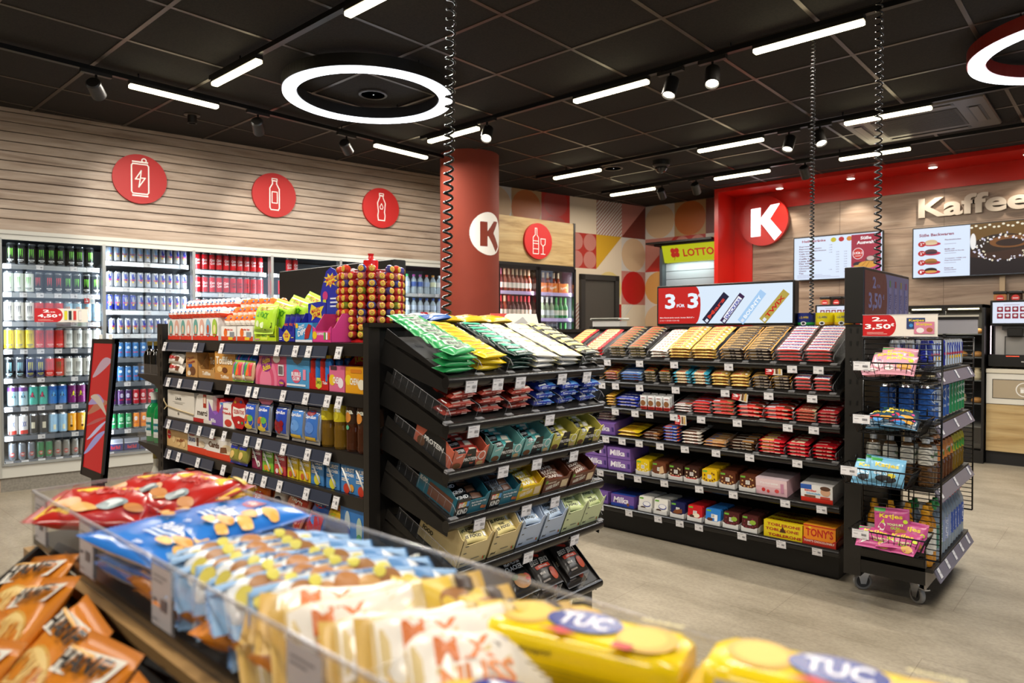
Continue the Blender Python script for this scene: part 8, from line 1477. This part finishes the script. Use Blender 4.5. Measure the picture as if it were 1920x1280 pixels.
# yellow cracker packs
def tuc():
    L, W, H = .152, .060, .046; c = 'f0cf10:r.22'
    g = MB(); n = 14; prof = []
    for k in range(20):
        a = 2 * pi * k / 20; cx_, cz = cos(a), sin(a); p = 4.5
        prof.append((W / 2 * abs(cx_) ** (2 / p) * (1 if cx_ > 0 else -1), H / 2 + H / 2 * abs(cz) ** (2 / p) * (1 if cz > 0 else -1)))
    m = len(prof); P = []
    for k in range(n + 1):
        u = k / n * 2 - 1; s_ = min(1, (1 - abs(u) ** 14) * 1.0 + .0); q = .82 + .18 * min(1, s_ * 1.6)
        P += [(u * L / 2, y * q, H / 2 + (z - H / 2) * q) for y, z in prof]
    g.add(P, [(k * m + j, k * m + (j + 1) % m, (k + 1) * m + (j + 1) % m, (k + 1) * m + j) for k in range(n) for j in range(m)] , c, True); g.f = [tuple(reversed(f)) for f in g.f]
    g.add(P[:m], [tuple(range(m))], 'e8c40e:r.22'); g.add(P[-m:], [tuple(reversed(range(m)))], 'e8c40e:r.22')
    for s in (-1, 1): g.prism([(s * L / 2, -W * .40), (s * (L / 2 + .012), -W * .46), (s * (L / 2 + .012), W * .46), (s * L / 2, W * .40)], H * .45, H * .47, 'e8c20c:r.25', 'z')
    NV = '22358f:r.25'
    g.dec(((-L / 2, -W / 2, H), (1, 0, 0), (0, 1, 0)), sc([('e', .20, .55, .14, .34, 'd9ab3a'), ('e', .20, .55, .11, .27, 'e8c050'), ('e', .82, .45, .14, .36, 'd9ab3a'), ('e', .80, .45, .11, .28, 'e8c050'), ('e', .50, .55, .19, .30, NV), ('t', 'TUC', .50, .56, .26, .36, 'f2f0f6'), ('p', [(.32, .14), (.42, .26), (.52, .16), (.44, .08), (.40, .14)], 'c8281f'), ('r', .70, .03, .09, .15, 'c8281f'), ('t', 'Original', .84, .90, .2, .1, 'efe0a0')], L, W), .0005)
    g.dec(((-L / 2, -W / 2 - .0005, 0), (1, 0, 0), (0, 0, 1)), sc([('r', .06, .12, .14, .74, 'e6dfe4'), ('t', 'knusprig!', .34, .74, .16, .12, '5a4a10'), ('r', .24, .10, .7, .02, 'b09a1a')] + [('r', .24, .18 + .075 * k, .62 - .05 * (k % 2), .022, '8a7a18') for k in range(6)] + bcode(.07, .16, .12, .66, 16, '4a4450'), L, H), .0006)
    return K('cracker_pack', 'crackers', g)
ktu = tuc()
for i, (x, y, z, rz, ry) in enumerate(((-.298, .408, .990, 14, 0), (-.135, .446, .994, 12, 1), (-.20, .340, .967, 8, 0), (-.205, .365, 1.005, 22, 6), (-.30, .325, .967, 8, 0), (-.05, .37, .966, 5, 0), (.05, .42, .968, 10, 0), (-.37, .42, .967, 60, 0))):
    if i == 3: continue
    ktu.put(TR(x, y, z) @ RZ(rz) @ RY(ry), 'yellow salted cracker pack in the foreground bin, ' + ['top left, barcode side facing the camera', 'top right, half out of the picture', 'lower, between the top two', '', 'lower left, partly under the nut bags', 'lower right', 'rightmost', 'underneath the top left pack'][i], 'yellow cracker packs')
# orange waffle bags on the slanted tray
wf = packet(.105, .150, .030, 'd9821a:r.3', 'c87414', [('e', .54, .44, .40, .24, 'd9a64a'), ('e', .54, .44, .37, .22, 'efcf86')] + [('l', [(.22 + .1 * k, .30), (.36 + .1 * k, .60)], .0016, 'cf9c46', False) for k in range(6)] + [('l', [(.86 - .1 * k, .30), (.72 - .1 * k, .60)], .0016, 'cf9c46', False) for k in range(6)] +
   [('p', [(.06, .70), (.92, .76), (.94, .93), (.08, .87)], 'f2ece0:r.3'), ('t', 'HANF', .5, .815, .74, .12, '1c1814', 6), ('t', 'RELI', .25, .22, .34, .07, 'b83a4a'), ('r', .12, .86, .5, .02, 'e8b05a')], .012, 'y', 16, 20, .10, 7, 'cf7a18:r.3'); K1 = K('waffle_bag', 'waffles', wf)
WP = [(-.99, -.02, 0, 20, 4), (-.90, -.035, .01, 14, -4), (-.965, -.10, .018, 8, 3), (-.86, -.11, .022, 16, 5), (-.93, -.17, .03, 12, 2), (-.80, -.04, .006, -6, 3), (-.77, -.13, .026, 14, -3), (-.70, -.05, .012, 6, 4), (-.66, -.13, .024, 2, 3), (-.60, -.06, .008, -4, 2), (-.56, -.15, .024, 10, 3), (-.82, -.20, .035, 22, 3), (-.70, -.21, .03, 6, -4), (-.985, -.16, .014, 18, 2), (-.50, -.07, .01, 3, 2), (-.46, -.16, .02, 8, -2), (-.38, -.08, .01, -5, 3)]
for i, (x, y, z, rz, ry) in enumerate(WP): K1.put(FT @ TR(x, y - .035, z) @ RZ(rz) @ RY(ry) @ RX(6), 'orange waffle bag on the slanted lower tray, %s from its left end, %s' % (ORD[i // 2] if i > 1 else 'first', ['upper', 'lower'][i % 2]), 'orange waffle bags')
for i, x in enumerate((-.735, -.655, -.57, -.485, -.40)): K1.put(TR(x, .313, .969) @ RZ(100 + 9 * (i % 3)) @ RX(8) @ Matrix.Diagonal((.72, .8, 1, 1)), 'orange waffle bag lying inside the clear bin along its near wall, ' + ORL[i], 'orange waffle bags')
